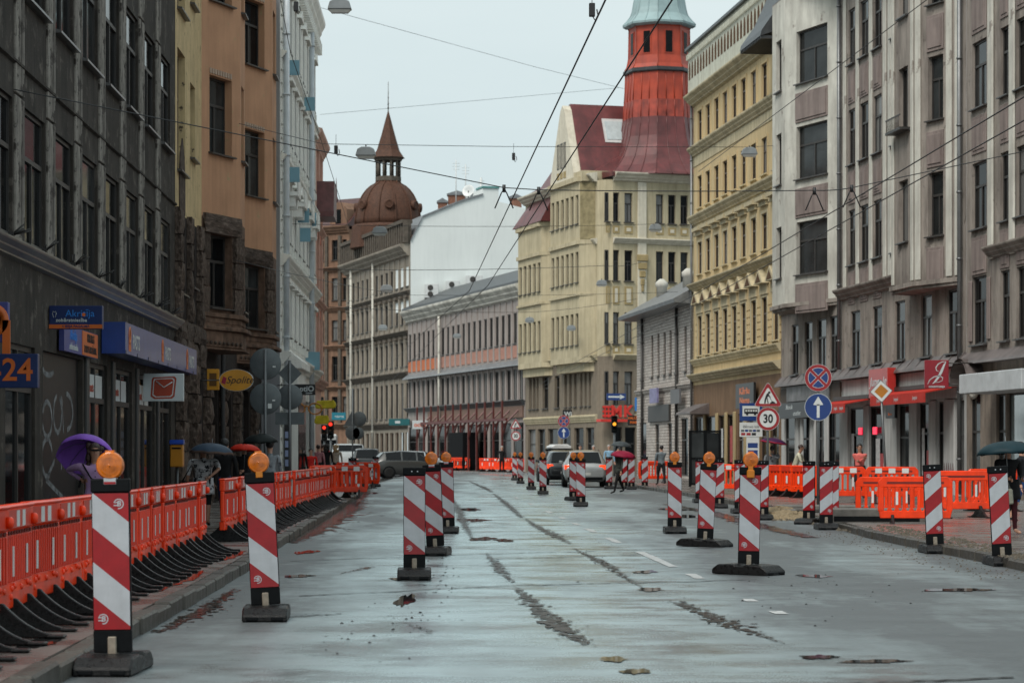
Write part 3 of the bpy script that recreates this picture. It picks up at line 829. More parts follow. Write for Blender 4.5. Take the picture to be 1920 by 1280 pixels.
m = M(); m.box(0, 4.2, -.55, 0, .1, 4.2); m.box(-.12, 4.4, -.7, 0, 4.2, 4.45); m.prism_x([(-.7, 4.45), (0, 5.0), (0, 4.45)], -.1, 4.4)
L3.put(m, 'shop_porch', [MWHT], (.3, 0, 0), bevel=.015)
L3.box('porch_glass', G_MID, .45, 4.3, -.57, -.553, .8, 3.6)
# ---- pink house
MPNK = mat('pink_stucco', (.60,.38,.31), rough=.75, var=.15, scale=1.5, streak=.3, stain=(.25,.10,.07))
MRED = mat('red_trim', (.45,.085,.035), rough=.6, var=.2)
A4 = (wallL(99.6) + .5, 99.6); B4 = (wallL(106) + .5, 106)
L4 = building('pink_stucco_building', 'narrow sliver of a pink stucco house with red trim, beyond the white house', A4, B4)
ops4 = [(.8 + 2.4*i, 1.9 + 2.4*i, c, d) for i in range(2) for c, d in ((5.2, 7.0), (8.4, 10.2), (11.6, 13.2))]
L4.wall(ops4, 0, 14.6, [MPNK], recess=.2, body=9)
for o in ops4: L4.window(*o, recess=.2, style='T', split=False)
for z0, z1, out in ((4.1, 4.5, .35), (7.5, 7.8, .3), (10.7, 10.95, .25), (14.1, 14.8, .4)): L4.moulding('cornice', [MPNK], z0, z1, out)
for x in (.35, 2.8, 5.2): L4.box('pilaster', MPNK, x, x+.3, -.14, 0, 4.5, 14.1, bevel=.02)
for x, z in ((.9, 7.1), (3.3, 7.1), (.9, 10.3), (3.3, 10.3)): L4.box('red_panel', MRED, x, x+.9, -.12, 0, z, z+.38, bevel=.02)
L4.put(M().prism([(0,0),(2.6,0),(2.6,.2),(2.2,1.5),(.4,1.5),(0,.2)], -.85, 0), 'bay_roof', [mat('maroon_tin', (.13,.045,.045), rough=.45, var=.3)], (.5, 0, 11.2))
# ---------------------------------------------------------------- right side of the street
MGB = mat('grey_beige_render', (0.30, 0.265, 0.235), rough=0.8, var=0.14, scale=1.1, bump=0.25, bscale=20, streak=0.75, stain=(0.09,0.075,0.067), smap=(1.1,1.1,.25), patch=.12, pcol=(.15,.13,.115), pscale=1.6)
MGP = mat('pale_pilaster_render', (0.55, 0.54, 0.485), rough=0.8, var=0.22, scale=0.7, bump=.2, bscale=16, streak=0.5, stain=(0.20,0.175,0.155), smap=(.9,.9,.28), patch=.12, pcol=(.30,.27,.24), pscale=1.3)
MPK = mat('pinkish_panel_render', (0.25, 0.205, 0.19), rough=0.8, var=0.15, scale=1.4, streak=0.5, stain=(0.09,0.07,0.065))
MSHG = mat('grey_shop_render', (0.48, 0.485, 0.475), rough=0.7, var=0.1, scale=1.0, streak=0.4, stain=(.12,.12,.12))
MROOF = mat('dark_slate_roof', (0.035, 0.038, 0.042), rough=0.4, var=0.3, scale=6, bump=.3)
MTIN = mat('tin_flashing', (0.15, 0.125, 0.12), rough=0.45, metal=.2, var=.3, scale=2, streak=.3)
# ---- R2: grey house with two bays
R2 = building('grey_bay_house', 'grey-beige art nouveau house with two projecting bays above red-awning shops on the right', onR(1465), onR(1812))
S = R2.s
rows = [(8.05, 10.0), (11.6, 13.55), (15.15, 17.1)]
fl = [(S(1474), S(1491))]
mid = [(S(1591), S(1603)), (S(1613), S(1628)), (S(1638), S(1653)), (S(1673), S(1694))]
rgt = [(S(1735), S(1763))]
mez = [(S(1484), S(1497)), (S(1509), S(1523)), (S(1532), S(1549)), (S(1556), S(1570)), (S(1595), S(1613)), (S(1636), S(1654)), (S(1678), S(1697)), (S(1727), S(1747)), (S(1776), S(1800))]
ops = [(a, b, c, d) for a, b in fl + mid + rgt for c, d in rows] + [(a, b, 4.45, 6.4) for a, b in mez]
shops = [(S(1592), S(1622), .5, 3.0), (S(1630), S(1658), .5, 3.0), (S(1684), S(1707), .15, 3.0), (S(1722), S(1745), .45, 3.0), (S(1758), S(1772), .45, 3.0), (S(1794), S(1808), .15, 3.0),
         (S(1471), S(1490), .4, 2.9), (S(1497), S(1518), .4, 2.9), (S(1524), S(1545), .4, 2.9), (S(1552), S(1574), .4, 2.9)]
R2.wall(ops + shops, 0, 19.0, [MSHG, MGB], recess=.12, body=9, band=[4.2])
for o in ops: R2.window(*o, recess=.12, style='T', fm=FR_DARK)
for i, o in enumerate(shops): R2.window(*o, recess=.12, style='shop', fm=FR_DARK, glass=G_MID if i in (2, 5) else G_DARK, sill=False)
for x in (1583, 1607, 1632, 1658, 1667, 1699, 1712, 1727):
    R2.box('pilaster', MGP, S(x), S(x) + .36, -.06, .0, 7.3, 18.6, bevel=.02)
for a, b in mid + rgt:
    for c, d in rows:
        m = M(); w = b - a
        for k, (g, o_) in enumerate(((0, .03), (.12, .05), (.24, .07))): m.box(g, w-g, -o_, 0, .1+g*.7, 1.25-g*.7)
        R2.put(m, 'spandrel_panel', [MPK], (a, 0, c - 1.5), bevel=.01)
R2.moulding('cornice', [MGB], 6.85, 7.25, .35, s0=S(1578), s1=S(1757))
R2.moulding('cornice', [MGB], 6.85, 7.2, .3, s0=0, s1=S(1497))
m = M(); m.prism_x([(-.3, 4.02), (-.28, 4.1), (0, 4.42), (0, 4.02)], 0, R2.L)
k = 0.0
while k < R2.L: m.prism_x([(-.31, 4.1), (0, 4.46), (0, 4.42)], k, k+.05); k += 1.1
R2.put(m, 'shop_ledge', [MTIN])
for x in (1612, 1640, 1665, 1702, 1716): pass
for a, b in ((1503, 1507), (1528, 1531), (1552, 1555), (1583, 1592), (1622, 1631), (1660, 1684), (1708, 1722), (1745, 1757), (1773, 1793)):
    R2.box('shop_pier', MSHG, S(a), S(b), -.07, 0, .12, 3.05, bevel=.015)
R2.box('fascia', MSHG, S(1585), S(1806), -.06, 0, 3.08, 3.98)
R2.box('fascia', mat('brown_fascia', (.10,.075,.06), rough=.6), .1, S(1578), -.06, 0, 3.0, 3.95)
def bay_r(fr, xo, xf, xw, out, zb, zt, rows_, matw, swin, slit=True, cap=True):
    """bay whose near side is turned to the camera: front from xo to xf, side from the outer corner to the wall at xw"""
    front = fr.sub((xo, -out), (xf, -out)); side = fr.sub((xf, -out), (xw, 0)); far = fr.sub((xo - .5, 0), (xo, -out))
    W = side.L
    so = [(W*swin[0], W*swin[1], c, d) for c, d in rows_]
    fo = [(front.L*.3, front.L*.72, c, d) for c, d in rows_] if slit else []
    for f, o, nm in ((front, fo, 'bay_front_wall'), (side, so, 'bay_side_wall'), (far, [], 'bay_back_wall')): f.wall(o, zb, zt, [matw], recess=.2, name=nm)
    for o in so: side.window(*o, recess=.2, style='T', glass=random.choice([G_DARK, G_MID]))
    for o in fo: front.window(*o, recess=.2, style='two')
    for c, d in rows_:
        m = M(); m.box(W*swin[0]-.04, W*swin[1]+.04, -.04, 0, c-1.45, c-.35); m.box(W*swin[0]+.05, W*swin[1]-.05, -.07, 0, c-1.35, c-.45); side.put(m, 'spandrel_panel', [MPK], bevel=.01)
    m = M(); m.slab([(xw, 0), (xf, -out), (xo, -out), (xo-.5, 0)], zb - .12, zb + .01); m.slab([(xw+.1, 0), (xf+.05, -out-.1), (xo-.05, -out-.1), (xo-.6, 0)], zb - .02, zb + .12)
    m.slab([(xw, 0), (xf, -out), (xo, -out), (xo-.5, 0)], zt-.02, zt+.02)
    fr.put(m, 'bay_floor', [MGB])
    return front, side
bay_r(R2, S(1497) + .1, S(1519) + .35, S(1572), 1.05, 6.9, 18.6, rows, MGP, (.22, .80))
fr_b, sd_b = bay_r(R2, S(1716), S(1758), S(1803), .75, 6.6, 18.6, rows, MGB, (.30, .62))
for t in (.04, .70, .88): sd_b.box('pilaster', MGP, sd_b.L*t, sd_b.L*t + .3, -.06, 0, 6.75, 18.5, bevel=.02)
for t in (.02, .90): fr_b.box('pilaster', MGP, fr_b.L*t, fr_b.L*t + .26, -.06, 0, 6.75, 18.5, bevel=.02)
m = M(); m.box(0, S(1758)-S(1716)-.8, -.35, 0, 0, .08)
for k in range(12): m.tube([(.05+k*.13, -.33, .08), (.05+k*.13, -.33, .45)], .01, 5)
m.box(0, S(1758)-S(1716)-.8, -.35, -.32, .44, .48)
for c, d in rows[1:2]: R2.put(m, 'window_railing', [FR_DARK], (S(1716)+.4, -.75, c - .1))
# flared roof over the left part
m = M(); prof = [(-1.5, 17.5), (-1.45, 17.72), (-.9, 18.5), (-.4, 19.6), (0, 21.5), (4, 24), (4, 18.0), (0, 18.0)]
m.prism_x(prof[::-1], -.9, S(1497)); R2.put(m, 'flared_roof', [MROOF], (0, 0, 0))
m = M()
k = -.85
while k < S(1497): m.box(k, k+.07, -1.48, -.2, 17.4, 17.52); k += .28
tag(R2.put(m, 'rafter_ends', [MROOF]), kind='stuff')
m = M(); m.prism_x([(-.9, 18.6), (-.85, 18.9), (0, 19.6), (0, 18.6)], S(1497), R2.L); R2.put(m, 'eaves', [MROOF])
pipe(R2, S(1579), 4.4, 18.6, .07); pipe(R2, S(1806), .2, 18.6, .07)
# ---- R1: house at the right edge
A1, B1 = onR(1812.5), onR(2350)
R1 = building('beige_corner_house', 'grey-beige house with pale pilasters cut by the right edge of the picture', A1, B1)
S = R1.s
cl = [(S(1823), S(1850)), (S(1876), S(1893)), (S(1906), S(1945)), (S(1985), S(2020)), (S(2060), S(2100)), (S(2140), S(2190)), (S(2230), S(2285))]
ops = [(a, b, c, d) for a, b in cl for c, d in [(4.6, 6.6), (8.0, 9.95), (11.55, 13.5), (15.1, 17.0)]]
shops = [(S(1818), S(1838), .15, 3.2), (S(1868), S(1885), .3, 3.1), (S(1888), S(1935), .3, 3.1), (S(1960), S(2020), .3, 3.1), (S(2060), S(2150), .3, 3.1)]
R1.wall(ops + shops, 0, 19, [mat('beige_shop_render', (.26,.22,.185), rough=.8, var=.15, streak=.5), MGB], recess=.14, body=9, band=[4.2])
for o in ops: R1.window(*o, recess=.14, style='T')
for i, o in enumerate(shops): R1.window(*o, recess=.14, style='single' if i == 2 else 'shop', glass=G_MID if i != 2 else mat('bright_shop_glass', (.30,.38,.40), rough=.08, coat=1), sill=False)
for x in (1856, 1896, 1955, 2030, 2110, 2200):
    R1.box('pilaster', MGP, S(x), S(x)+.45, -.09, 0, 7.0, 18.6, bevel=.04)
for a, b in cl:
    for c in (8.0, 11.55, 15.1):
        m = M(); w = b - a
        for g, o_ in ((0, .03), (.15, .05)): m.box(g, w-g, -o_, 0, .1+g*.7, 1.2-g*.7)
        R1.put(m, 'spandrel_panel', [MPK], (a, 0, c - 1.45), bevel=.01)
R1.moulding('cornice', [MGB], 7.0, 7.35, .3, s0=S(1858))
m = M(); m.prism_x([(-.4, 4.02), (-.36, 4.1), (0, 4.4), (0, 4.02)], 0, R1.L); R1.put(m, 'shop_ledge', [MTIN])
for x in (1818, 1852): R1.box('carved_strip', MPK, S(x), S(x)+.3, -.05, 0, 4.7, 6.5, bevel=.02)
m = M(); m.lathe([(.62, 0), (.62, .05), (.5, .08), (.45, .05), (.2, .06), (0, .06)], 20, (0, 0, 0), axis='y'); R1.put(m, 'round_relief', [MGP], (S(1828), -.02, 3.62))
m = M(); m.add([(p[0]*1.0, y_, p[1]) for y_ in (-.5, 0) for p in arc(0, 0, .95, .75, 0, 180, 10)], [(i, i+1, 12+i, 11+i) for i in range(10)])
m.add([(p[0]*.86, y_, p[1]-.06) for y_ in (-.5, 0) for p in arc(0, 0, .95, .75, 0, 180, 10)], [(i+1, i, 11+i, 12+i) for i in range(10)])
R1.put(m, 'door_hood', [MTIN], (S(1828), 0, 3.45))
m = M(); m.box(0, S(1990)-S(1868), -1.1, 0, 0, .55); R1.put(m, 'shop_awning_box', [mat('pale_awning', (.48,.51,.53), rough=.6)], (S(1868), 0, 3.1), bevel=.02)
# ---- R3: yellow house
MY3 = mat('ochre_stucco', (0.57, 0.44, 0.25), rough=0.8, var=0.08, scale=.8, streak=0.35, stain=(0.20,0.145,0.075))
MY3T = mat('cream_trim', (0.52, 0.45, 0.30), rough=0.8, var=0.12, scale=1.4, streak=0.55, stain=(0.16,0.13,0.085))
MPAR = mat('pale_parapet', (0.53, 0.54, 0.46), rough=0.8, var=0.1, streak=0.4, stain=(.2,.17,.12))
MARC = mat('rusty_arcade', (0.10, 0.055, 0.03), rough=.8, var=.3)
MBRN = mat('brown_shopfront_render', (.20,.125,.075), rough=.75, var=.15, scale=1, streak=.4)
R3 = building('yellow_house', 'tall ochre yellow house with cream string courses and a pale arcaded parapet on the right', onR(1300), onR(1464.5))
S = R3.s
cx3 = [1309, 1324, 1340, 1356, 1373, 1390, 1409, 1429, 1450]
c3 = [(S(x) , S(x) + 1.0) for x in cx3]
rows3 = [(5.95, 7.8), (9.75, 11.25), (12.85, 14.35), (15.95, 17.4)]
ops = [(a, b, c, d) for a, b in c3 for c, d in rows3]
shops = [(S(x0), S(x1), z0, 3.1) for x0, x1, z0 in ((1303, 1320, .2), (1323, 1343, .2), (1347, 1360, .3), (1364, 1376, .3), (1384, 1396, .15), (1402, 1420, .4), (1426, 1440, .4), (1445, 1460, .3))]
R3.wall(ops + shops, 0, 18.2, [MBRN, MY3], recess=.12, body=9, band=[4.6])
for o in ops: R3.window(*o, recess=.12, style='T', fm=FR_BROWN, split=False, sillm=MY3T)
for o in shops: R3.window(*o, recess=.12, style='shop', fm=FR_BROWN, sill=False, split=False)
for z0, z1, out in ((4.75, 5.1, .35), (5.45, 5.8, .22), (9.0, 9.35, .35), (12.1, 12.55, .32), (15.35, 15.8, .32), (17.75, 18.25, .5)):
    R3.moulding('string_course', [MY3T], z0, z1, out)
MBAND = MY3T
for zz in (12.55, 15.8): R3.box('frieze_band', MY3T, 0, R3.L, -.03, 0, zz - .9, zz - .45)
R3.box('parapet', MPAR, 0, R3.L, -.25, .3, 18.26, 20.4)
R3.box('parapet_cap', MROOF, -.1, R3.L+.1, -.4, .4, 20.4, 20.52)
m = M()
k = .2
while k < R3.L - .4:
    m.prism([(k, 19.0), (k+.38, 19.0), (k+.38, 19.5), (k+.30, 19.72), (k+.19, 19.8), (k+.08, 19.72), (k, 19.5)], -.262, -.24); k += .68
tag(R3.put(m, 'arcade_niches', [MARC]), kind='stuff')
m = M()
k = .05
while k < R3.L - .2: m.box(k, k+.12, -.36, -.25, 19.95, 20.2); k += .26
tag(R3.put(m, 'dentil_row', [MPAR]), kind='stuff')
for (a, b) in c3:
    w = b - a
    for (c, d) in rows3:
        m = M(); m.box(-.14, 0, -.035, 0, -.1, d-c+.12); m.box(w, w+.14, -.035, 0, -.1, d-c+.12); m.box(0, w, -.035, 0, d-c, d-c+.12)
        if c < 7: m.prism([(-.3, d-c+.55), (w+.3, d-c+.55), (w/2, d-c+1.15)], -.3, 0); m.prism([(0, d-c+.6), (w, d-c+.6), (w/2, d-c+.98)], -.31, -.29, 1); m.box(-.2, w+.2, -.08, 0, d-c+.12, d-c+.55)
        elif c < 10: m.box(-.25, w+.25, -.28, 0, d-c+.5, d-c+.66); m.box(-.15, w+.15, -.12, 0, d-c+.3, d-c+.5)
        R3.put(m, 'window_surround', [MY3T if c < 12 else MY3, MARC], (a, 0, c), bevel=0)
for (a, b) in c3:
    m = M()
    for k in range(6): m.box(-.5, -.2, -.05, 0, k*.3, k*.3+.24); m.box(b-a+.2, b-a+.42, -.05, 0, k*.3, k*.3+.24)
    tag(R3.put(m, 'rusticated_pier', [MY3], (a, 0, 5.95)), kind='stuff')
for x in (1320.8, 1343.8, 1361, 1377, 1397, 1421, 1441): R3.box('shop_pier', mat('cream_pier', (.40,.31,.17), rough=.7, streak=.4), S(x), S(x)+.45, -.08, 0, .12, 3.2, bevel=.02)
m = M(); m.prism_x([(-.9, 3.2), (-.9, 3.3), (0, 3.7), (0, 3.2)], 0, S(1330)-S(1303)); R3.put(m, 'shop_canopy', [MTIN], (S(1303), 0, 0))
pipe(R3, .15, .2, 18, .06)
# ---- R4: low white brick house
def brick_mat():
    m = mat('white_brick', (.4,.38,.35), rough=.7)
    N, L = m.node_tree.nodes, m.node_tree.links; b = N['Principled BSDF']
    tc = N.new('ShaderNodeTexCoord'); sep = N.new('ShaderNodeSeparateXYZ'); cb = N.new('ShaderNodeCombineXYZ')
    L.new(tc.outputs['Object'], sep.inputs[0]); L.new(sep.outputs['X'], cb.inputs[0]); L.new(sep.outputs['Z'], cb.inputs[1])
    br = N.new('ShaderNodeTexBrick'); br.inputs['Scale'].default_value = 1.0; br.inputs['Brick Width'].default_value = .5; br.inputs['Row Height'].default_value = .15
    br.inputs['Mortar Size'].default_value = .014
    br.inputs['Color1'].default_value = (.50,.46,.42,1); br.inputs['Color2'].default_value = (.38,.335,.305,1); br.inputs['Mortar'].default_value = (.11,.095,.085,1)
    L.new(cb.outputs[0], br.inputs['Vector']); L.new(br.outputs['Color'], b.inputs['Base Color'])
    bp = N.new('ShaderNodeBump'); bp.inputs['Strength'].default_value = .6; bp.inputs['Distance'].default_value = .02; bp.invert = True
    L.new(br.outputs['Fac'], bp.inputs['Height']); L.new(bp.outputs['Normal'], b.inputs['Normal'])
    return m
MBR = brick_mat()
R4 = building('white_brick_house', 'low two-storey pale brick house beside the tall yellow house', onR(1194), onR(1299))
S = R4.s
ops = [(S(x), S(x)+.62, 5.35, 7.5) for x in (1202, 1221, 1232.5, 1244, 1255, 1267, 1283)]
shops = [(S(1199), S(1212), .3, 3.0), (S(1228), S(1236), .3, 2.9), (S(1252), S(1260), .3, 2.9), (S(1276), S(1290), .3, 3.1)]
R4.wall(ops + shops, 0, 8.7, [MBR], recess=.13, body=8)
for o in ops: R4.window(*o, recess=.13, style='two', split=False)
for o in shops: R4.window(*o, recess=.13, style='shop', sill=False, split=False)
R4.moulding('string_course', [MBR], 4.45, 4.75, .15)
m = M(); m.prism_x([(-.9, 8.55), (-.95, 8.72), (3.5, 11.2), (8.2, 8.7), (8.2, 8.5), (-.2, 8.5)][::-1], -.6, R4.L + .1); R4.put(m, 'roof', [mat('zinc_roof', (.20,.21,.22), rough=.35, metal=.4, var=.3)])
for x in (2.0, 9.5, 14.6): R4.put(M().lathe([(.28, 0), (.28, .9), (.34, .95), (.34, 1.15), (.1, 1.35)], 8), 'chimney', [MGP], (x, 1.0, 9.3))
pipe(R4, S(1208), .2, 8.6, .08, FR_DARK); pipe(R4, S(1272.5), .2, 8.6, .08, FR_DARK)
R4.box('sign_board', mat('dark_fascia', (.03,.028,.026), rough=.5), S(1219), S(1258), -.12, 0, 3.0, 3.85, bevel=.01)
R4.box('sign_panel', mat('lilac_sign', (.20,.19,.34), rough=.5, var=.3), S(1232), S(1246), -.4, -.3, 3.95, 4.7)
R4.box('sign_panel', mat('grey_sign', (.11,.11,.115), rough=.5), S(1270), S(1287), -.35, -.25, 3.8, 4.5)
# ---- R5: tower house
MCR = mat('cream_render', (.47,.41,.28), rough=.8, var=.12, scale=.8, streak=.4, stain=(.17,.135,.08))
MCRW = mat('cream_white_trim', (.60,.56,.46), rough=.75, var=.08, streak=.3, stain=(.25,.2,.13))
MCRT = mat('ochre_trim', (.33,.255,.13), rough=.8, var=.2)
MMAR = mat('maroon_tin_roof', (.115,.028,.028), rough=.42, var=.35, scale=1.2, bump=.3, bscale=3, streak=.4, stain=(.05,.02,.02))
MCOP = mat('red_copper', (.36,.045,.017), rough=.5, var=.25, scale=1.5, streak=.5, stain=(.20,.022,.014), smap=(1.5,1.5,.3))
MVER = mat('verdigris', (.26,.36,.37), rough=.5, var=.15, scale=1)
P5a = (at(985.5, 165), 165.0); P5b = (at(1120, 150), 150.0); P5c = (at(1330, 152), 152.0)
R5 = building('tower_house', 'cream corner house with red copper tower, maroon roofs and grouped windows', P5a, P5b)
S = R5.s
rows5 = [(4.35, 6.45), (8.15, 10.1), (12.05, 13.95), (15.7, 17.5)]
c5 = [(S(x0), S(x1)) for x0, x1 in ((992, 997), (999, 1004), (1006, 1010), (1017, 1028), (1040, 1049), (1058, 1063), (1067, 1072), (1076, 1081), (1088, 1092), (1096, 1100), (1104, 1108))]
ops = [(a, b, c, d) for a, b in c5 for c, d in rows5]
sh = [(S(x0), S(x1), .35, 3.0) for x0, x1 in ((990, 1004), (1008, 1022), (1027, 1046), (1052, 1070), (1076, 1094), (1098, 1114))]
R5.wall(ops + sh, 0, 18.3, [mat('grey_brown_render', (.21,.175,.135), rough=.8, var=.1, streak=.3), MCR], recess=.22, band=[7.4])
for o in ops: R5.window(*o, recess=.22, style='T', split=False)
for o in sh: R5.window(*o, recess=.22, style='shop', sill=False, split=False)
F5 = R5.sub((R5.L, 0), (R5.L + 0.0, 0.001))    # placeholder direction, replaced below
ca, sa = math.cos(math.atan2(P5b[1]-P5a[1], P5b[0]-P5a[0])), math.sin(math.atan2(P5b[1]-P5a[1], P5b[0]-P5a[0]))
def loc5(X, Y): dx, dy = X - P5a[0], Y - P5a[1]; return (dx*ca + dy*sa, -dx*sa + dy*ca)
# rounded corner in three facets, then the face along the side street
cpts = [P5b, (P5b[0]+.35, P5b[1]-.35), (P5b[0]+.95, P5b[1]-.5), P5c]
for i in range(3):
    f = R5.sub(loc5(*cpts[i]), loc5(*cpts[i+1]))
    if i < 2:
        f.wall([], 0, 18.3, [MATS['grey_brown_render'], MCR], band=[7.4], name='corner_wall')
    else: F5 = f
S = F5.s
c5b = [(S(x0), S(x1)) for x0, x1 in ((1136, 1143), (1149, 1161), (1171, 1186), (1230, 1244), (1253, 1267), (1276, 1290))]
ops = [(a, b, c, d) for a, b in c5b for c, d in rows5]
sh = [(S(1122) + 1.0, S(1135) + .6, .3, 3.0), (S(1150), S(1166), .3, 3.0), (S(1172), S(1192), .3, 3.0)]
F5.wall(ops + sh, 0, 18.3, [MATS['grey_brown_render'], MCR], recess=.22, band=[7.4])
for o in ops: F5.window(*o, recess=.22, style='T', split=True, glass=random.choice([G_DARK, G_MID, G_CURT]))
for o in sh: F5.window(*o, recess=.22, style='shop', sill=False)
for f in (R5, F5):
    for z0, z1, out in ((3.3, 3.75, .2), (7.15, 7.5, .35), (14.35, 14.7, .3), (18.2, 18.75, .6)): f.moulding('cornice', [MCRW if z0 > 10 else MCR], z0, z1, out)
    for a, b in (c5b if f is F5 else c5):
        for z in (7.55, 10.6, 15.0):
            w = b - a
            m = M(); m.box(0, w, -.04, 0, 0, .45 if z != 10.6 else 1.1); m.box(.12, w-.12, -.06, 0, .12, .33 if z != 10.6 else .98, 1); f.put(m, 'relief_panel', [MCRT, MCRW], (a, 0, z))
F5.box('corner_pilaster', MCRW, S(1195), S(1211), -.12, 0, 7.6, 18.2, bevel=.02)
m = M(); 
for k, (w, z) in enumerate(((.75, 12.9), (.6, 12.4), (.4, 11.9), (.25, 11.4), (.15, 11.0))): m.box(-w/2, w/2, -.22, -.1, z, z+.4)
F5.put(m, 'garland_relief', [MCRT], (S(1203), 0, .4), bevel=.03)
# bay of the street face with its gable, and the lower bay by its side
def bay5(x0, x1, out, zb, zt, n, gable):
    a, b = R5.s(x0), R5.s(x1)
    f = R5.sub((a, -out), (b, -out)); s2 = R5.sub((b, -out), (b + .5, 0)); s1 = R5.sub((a - .5, 0), (a, -out))
    w = (b - a); o = []
    for k in range(n):
        cxk = w * (k + .5) / n
        o += [(cxk - w/n*.30, cxk + w/n*.30, c, d) for c, d in rows5[1:] if d < zt]
    f.wall(o, zb, zt, [MCR], recess=.2, name='bay_front_wall')
    s2.wall([], zb, zt, [MCR], name='bay_side_wall'); s1.wall([], zb, zt, [MCR], name='bay_back_wall')
    for q in o: f.window(*q, recess=.2, style='T', split=False)
    for g, o2, z0, z1 in ((.5, out, zb-.35, zb), (.3, out*.6, zb-.9, zb-.35), (.6, out+.2, zt, zt+.3), (.55, out+.14, 14.4, 14.65), (.55, out+.14, 11.2, 11.35)):
        m = M(); m.slab([(b+g, .1), (b - (.2 if g == .3 else 0), -o2), (a + (.2 if g == .3 else 0), -o2), (a-g, .1)], z0, z1); R5.put(m, 'bay_moulding', [MCR])
    if gable: s2.box('olive_panel', mat('olive_render', (.25,.21,.12), rough=.8, var=.3), .05, s2.L-.02, -.02, .0, 14.7, 18.25)  # olive panel, darker than the cream, on the upper bay side
    return a, b, f, w
a, b, f, w = bay5(1057, 1112, .9, 7.4, 18.3, 6, True)
g = w*.80                                     # the gable stands over the left part of the bay
m = M(); m.prism([(0, 18.6), (g, 18.6), (g, 19.0), (g*.60, 23.2), (g*.52, 23.5), (g*.44, 23.2), (0, 19.0)], 0, .5); f.put(m, 'gable', [MCRW])
for k in range(3): f.window(g*.30 + k*g*.14, g*.30 + k*g*.14 + g*.10, 19.5, 21.1, recess=.04, style='two', split=False, sill=False)
for k in range(3): f.box('relief_panel', MCRT, g*.30 + k*g*.14, g*.30 + k*g*.14 + g*.10, -.03, 0, 18.85, 19.25)
m = M(); m.prism([(-.2, 18.9), (g+.25, 18.9), (g*.56, 23.6), (g*.48, 23.6)], .5, 5.4); f.put(m, 'gable_roof', [MMAR])
f.box('attic', MCR, g, w + .4, .05, 5.0, 18.3, 18.95)
sl = lambda t, y, o: (g+.25 + (g*.56-g-.25)*t + o*.93, y, 18.9 + 4.7*t + o*.37)
for nm, t0, t1, y0_, y1_, o_, mt in (('roof_window', .46, .80, 2.4, 4.0, .05, FR_WHITE), ('skylight_pane', .50, .76, 2.55, 3.85, .08, mat('skylight_glass', (.42,.48,.49), rough=.1))):
    m = M(); q0 = [sl(t0, y0_, o_), sl(t0, y1_, o_), sl(t1, y1_, o_), sl(t1, y0_, o_)]; q1 = [sl(t0, y0_, -.05), sl(t0, y1_, -.05), sl(t1, y1_, -.05), sl(t1, y0_, -.05)]
    m.add(q0 + q1, [(0,1,2,3), (4,7,6,5), (0,4,5,1), (1,5,6,2), (2,6,7,3), (3,7,4,0)]); f.put(m, nm, [mt])
a, b, f, w = bay5(990, 1034, .7, 7.4, 16.3, 5, False)
m = M(); m.add([(a-.6, -.95, 16.6), (b+.6, -.95, 16.6), (b+.6, 3.5, 16.6), (a-.6, 3.5, 16.6), (a+.8, 1.4, 20.4), (b+.4, 1.4, 20.9)], [(0,1,5,4), (1,2,5), (2,3,4,5), (3,0,4)])
R5.put(m, 'hipped_roof', [MMAR])
m = M(); m.add([(-.3, -.3, 18.75), (R5.L-.5, -.3, 18.75), (R5.L-3, 4.5, 21.4), (-.3, 4.5, 21.4), (-.3, 9, 18.75), (R5.L-.5, 9, 18.75)], [(0,1,2,3), (3,2,5,4), (0,3,4), (1,5,2)])
R5.put(m, 'main_roof', [MMAR])
m = M(); m.add([(-.2, -.35, 18.76), (F5.L, -.35, 18.76), (F5.L, 9, 19.6), (-.2, 9, 19.6), (-.2, -.35, 18.5), (F5.L, -.35, 18.5), (F5.L, 9, 18.4), (-.2, 9, 18.4)], [(0,1,2,3), (4,7,6,5), (0,4,5,1), (1,5,6,2), (2,6,7,3), (3,7,4,0)])
F5.put(m, 'side_roof', [MMAR])
# the tower, eight-sided, flaring at the foot
tx, ty = loc5(at(1236, 153.6), 153.6)
zt_ = lambda y: zat(y, 154.0)
def octa(prof, mats_, name, rot=R(22.5), n=8, smooth=False, ribs=None):
    m = M(); m.lathe(prof, n, (0,0,0), mi=0, smooth=smooth, rot=rot)
    if ribs:
        for j in range(ribs):
            aa = 2*math.pi*j/ribs + rot
            kf = [math.cos(math.pi/n)/math.cos(((aa-rot) % (2*math.pi/n)) - math.pi/n) if n == 8 else 1 for _ in prof]
            m.tube([(r*kf[0]*math.cos(aa)*1.004, r*kf[0]*math.sin(aa)*1.004, h) for r, h in prof], .035, 4, 1 if len(mats_) > 1 else 0)
    return link(name, m.mesh(name, mats_), R5.rt, (tx, ty, 0))
octa([(4.15, 18.7), (4.05, 18.85), (3.45, 19.4), (3.0, 20.0), (2.68, 20.7), (2.48, 21.3), (2.36, 22.0), (2.3, 22.5)], [MMAR], 'tower_skirt', ribs=24)
octa([(2.3, 22.5), (2.26, 23.1), (2.22, 23.6)], [mat('weathered_copper', (.30,.045,.026), rough=.5, var=.5, scale=1.6, streak=.5, stain=(.08,.022,.022))], 'tower_shaft_lower', ribs=24)
octa([(2.22, 23.6), (2.17, 24.4), (2.14, 25.5)], [MCOP], 'tower_shaft', ribs=24)
octa([(2.24, 25.35), (2.3, 25.42), (2.3, 25.6), (2.16, 25.65)], [MROOF], 'tower_band')
octa([(2.2, 25.64), (2.05, 25.9), (1.95, 26.4), (1.92, 28.2), (1.98, 28.35)], [MCOP], 'belfry', ribs=8)
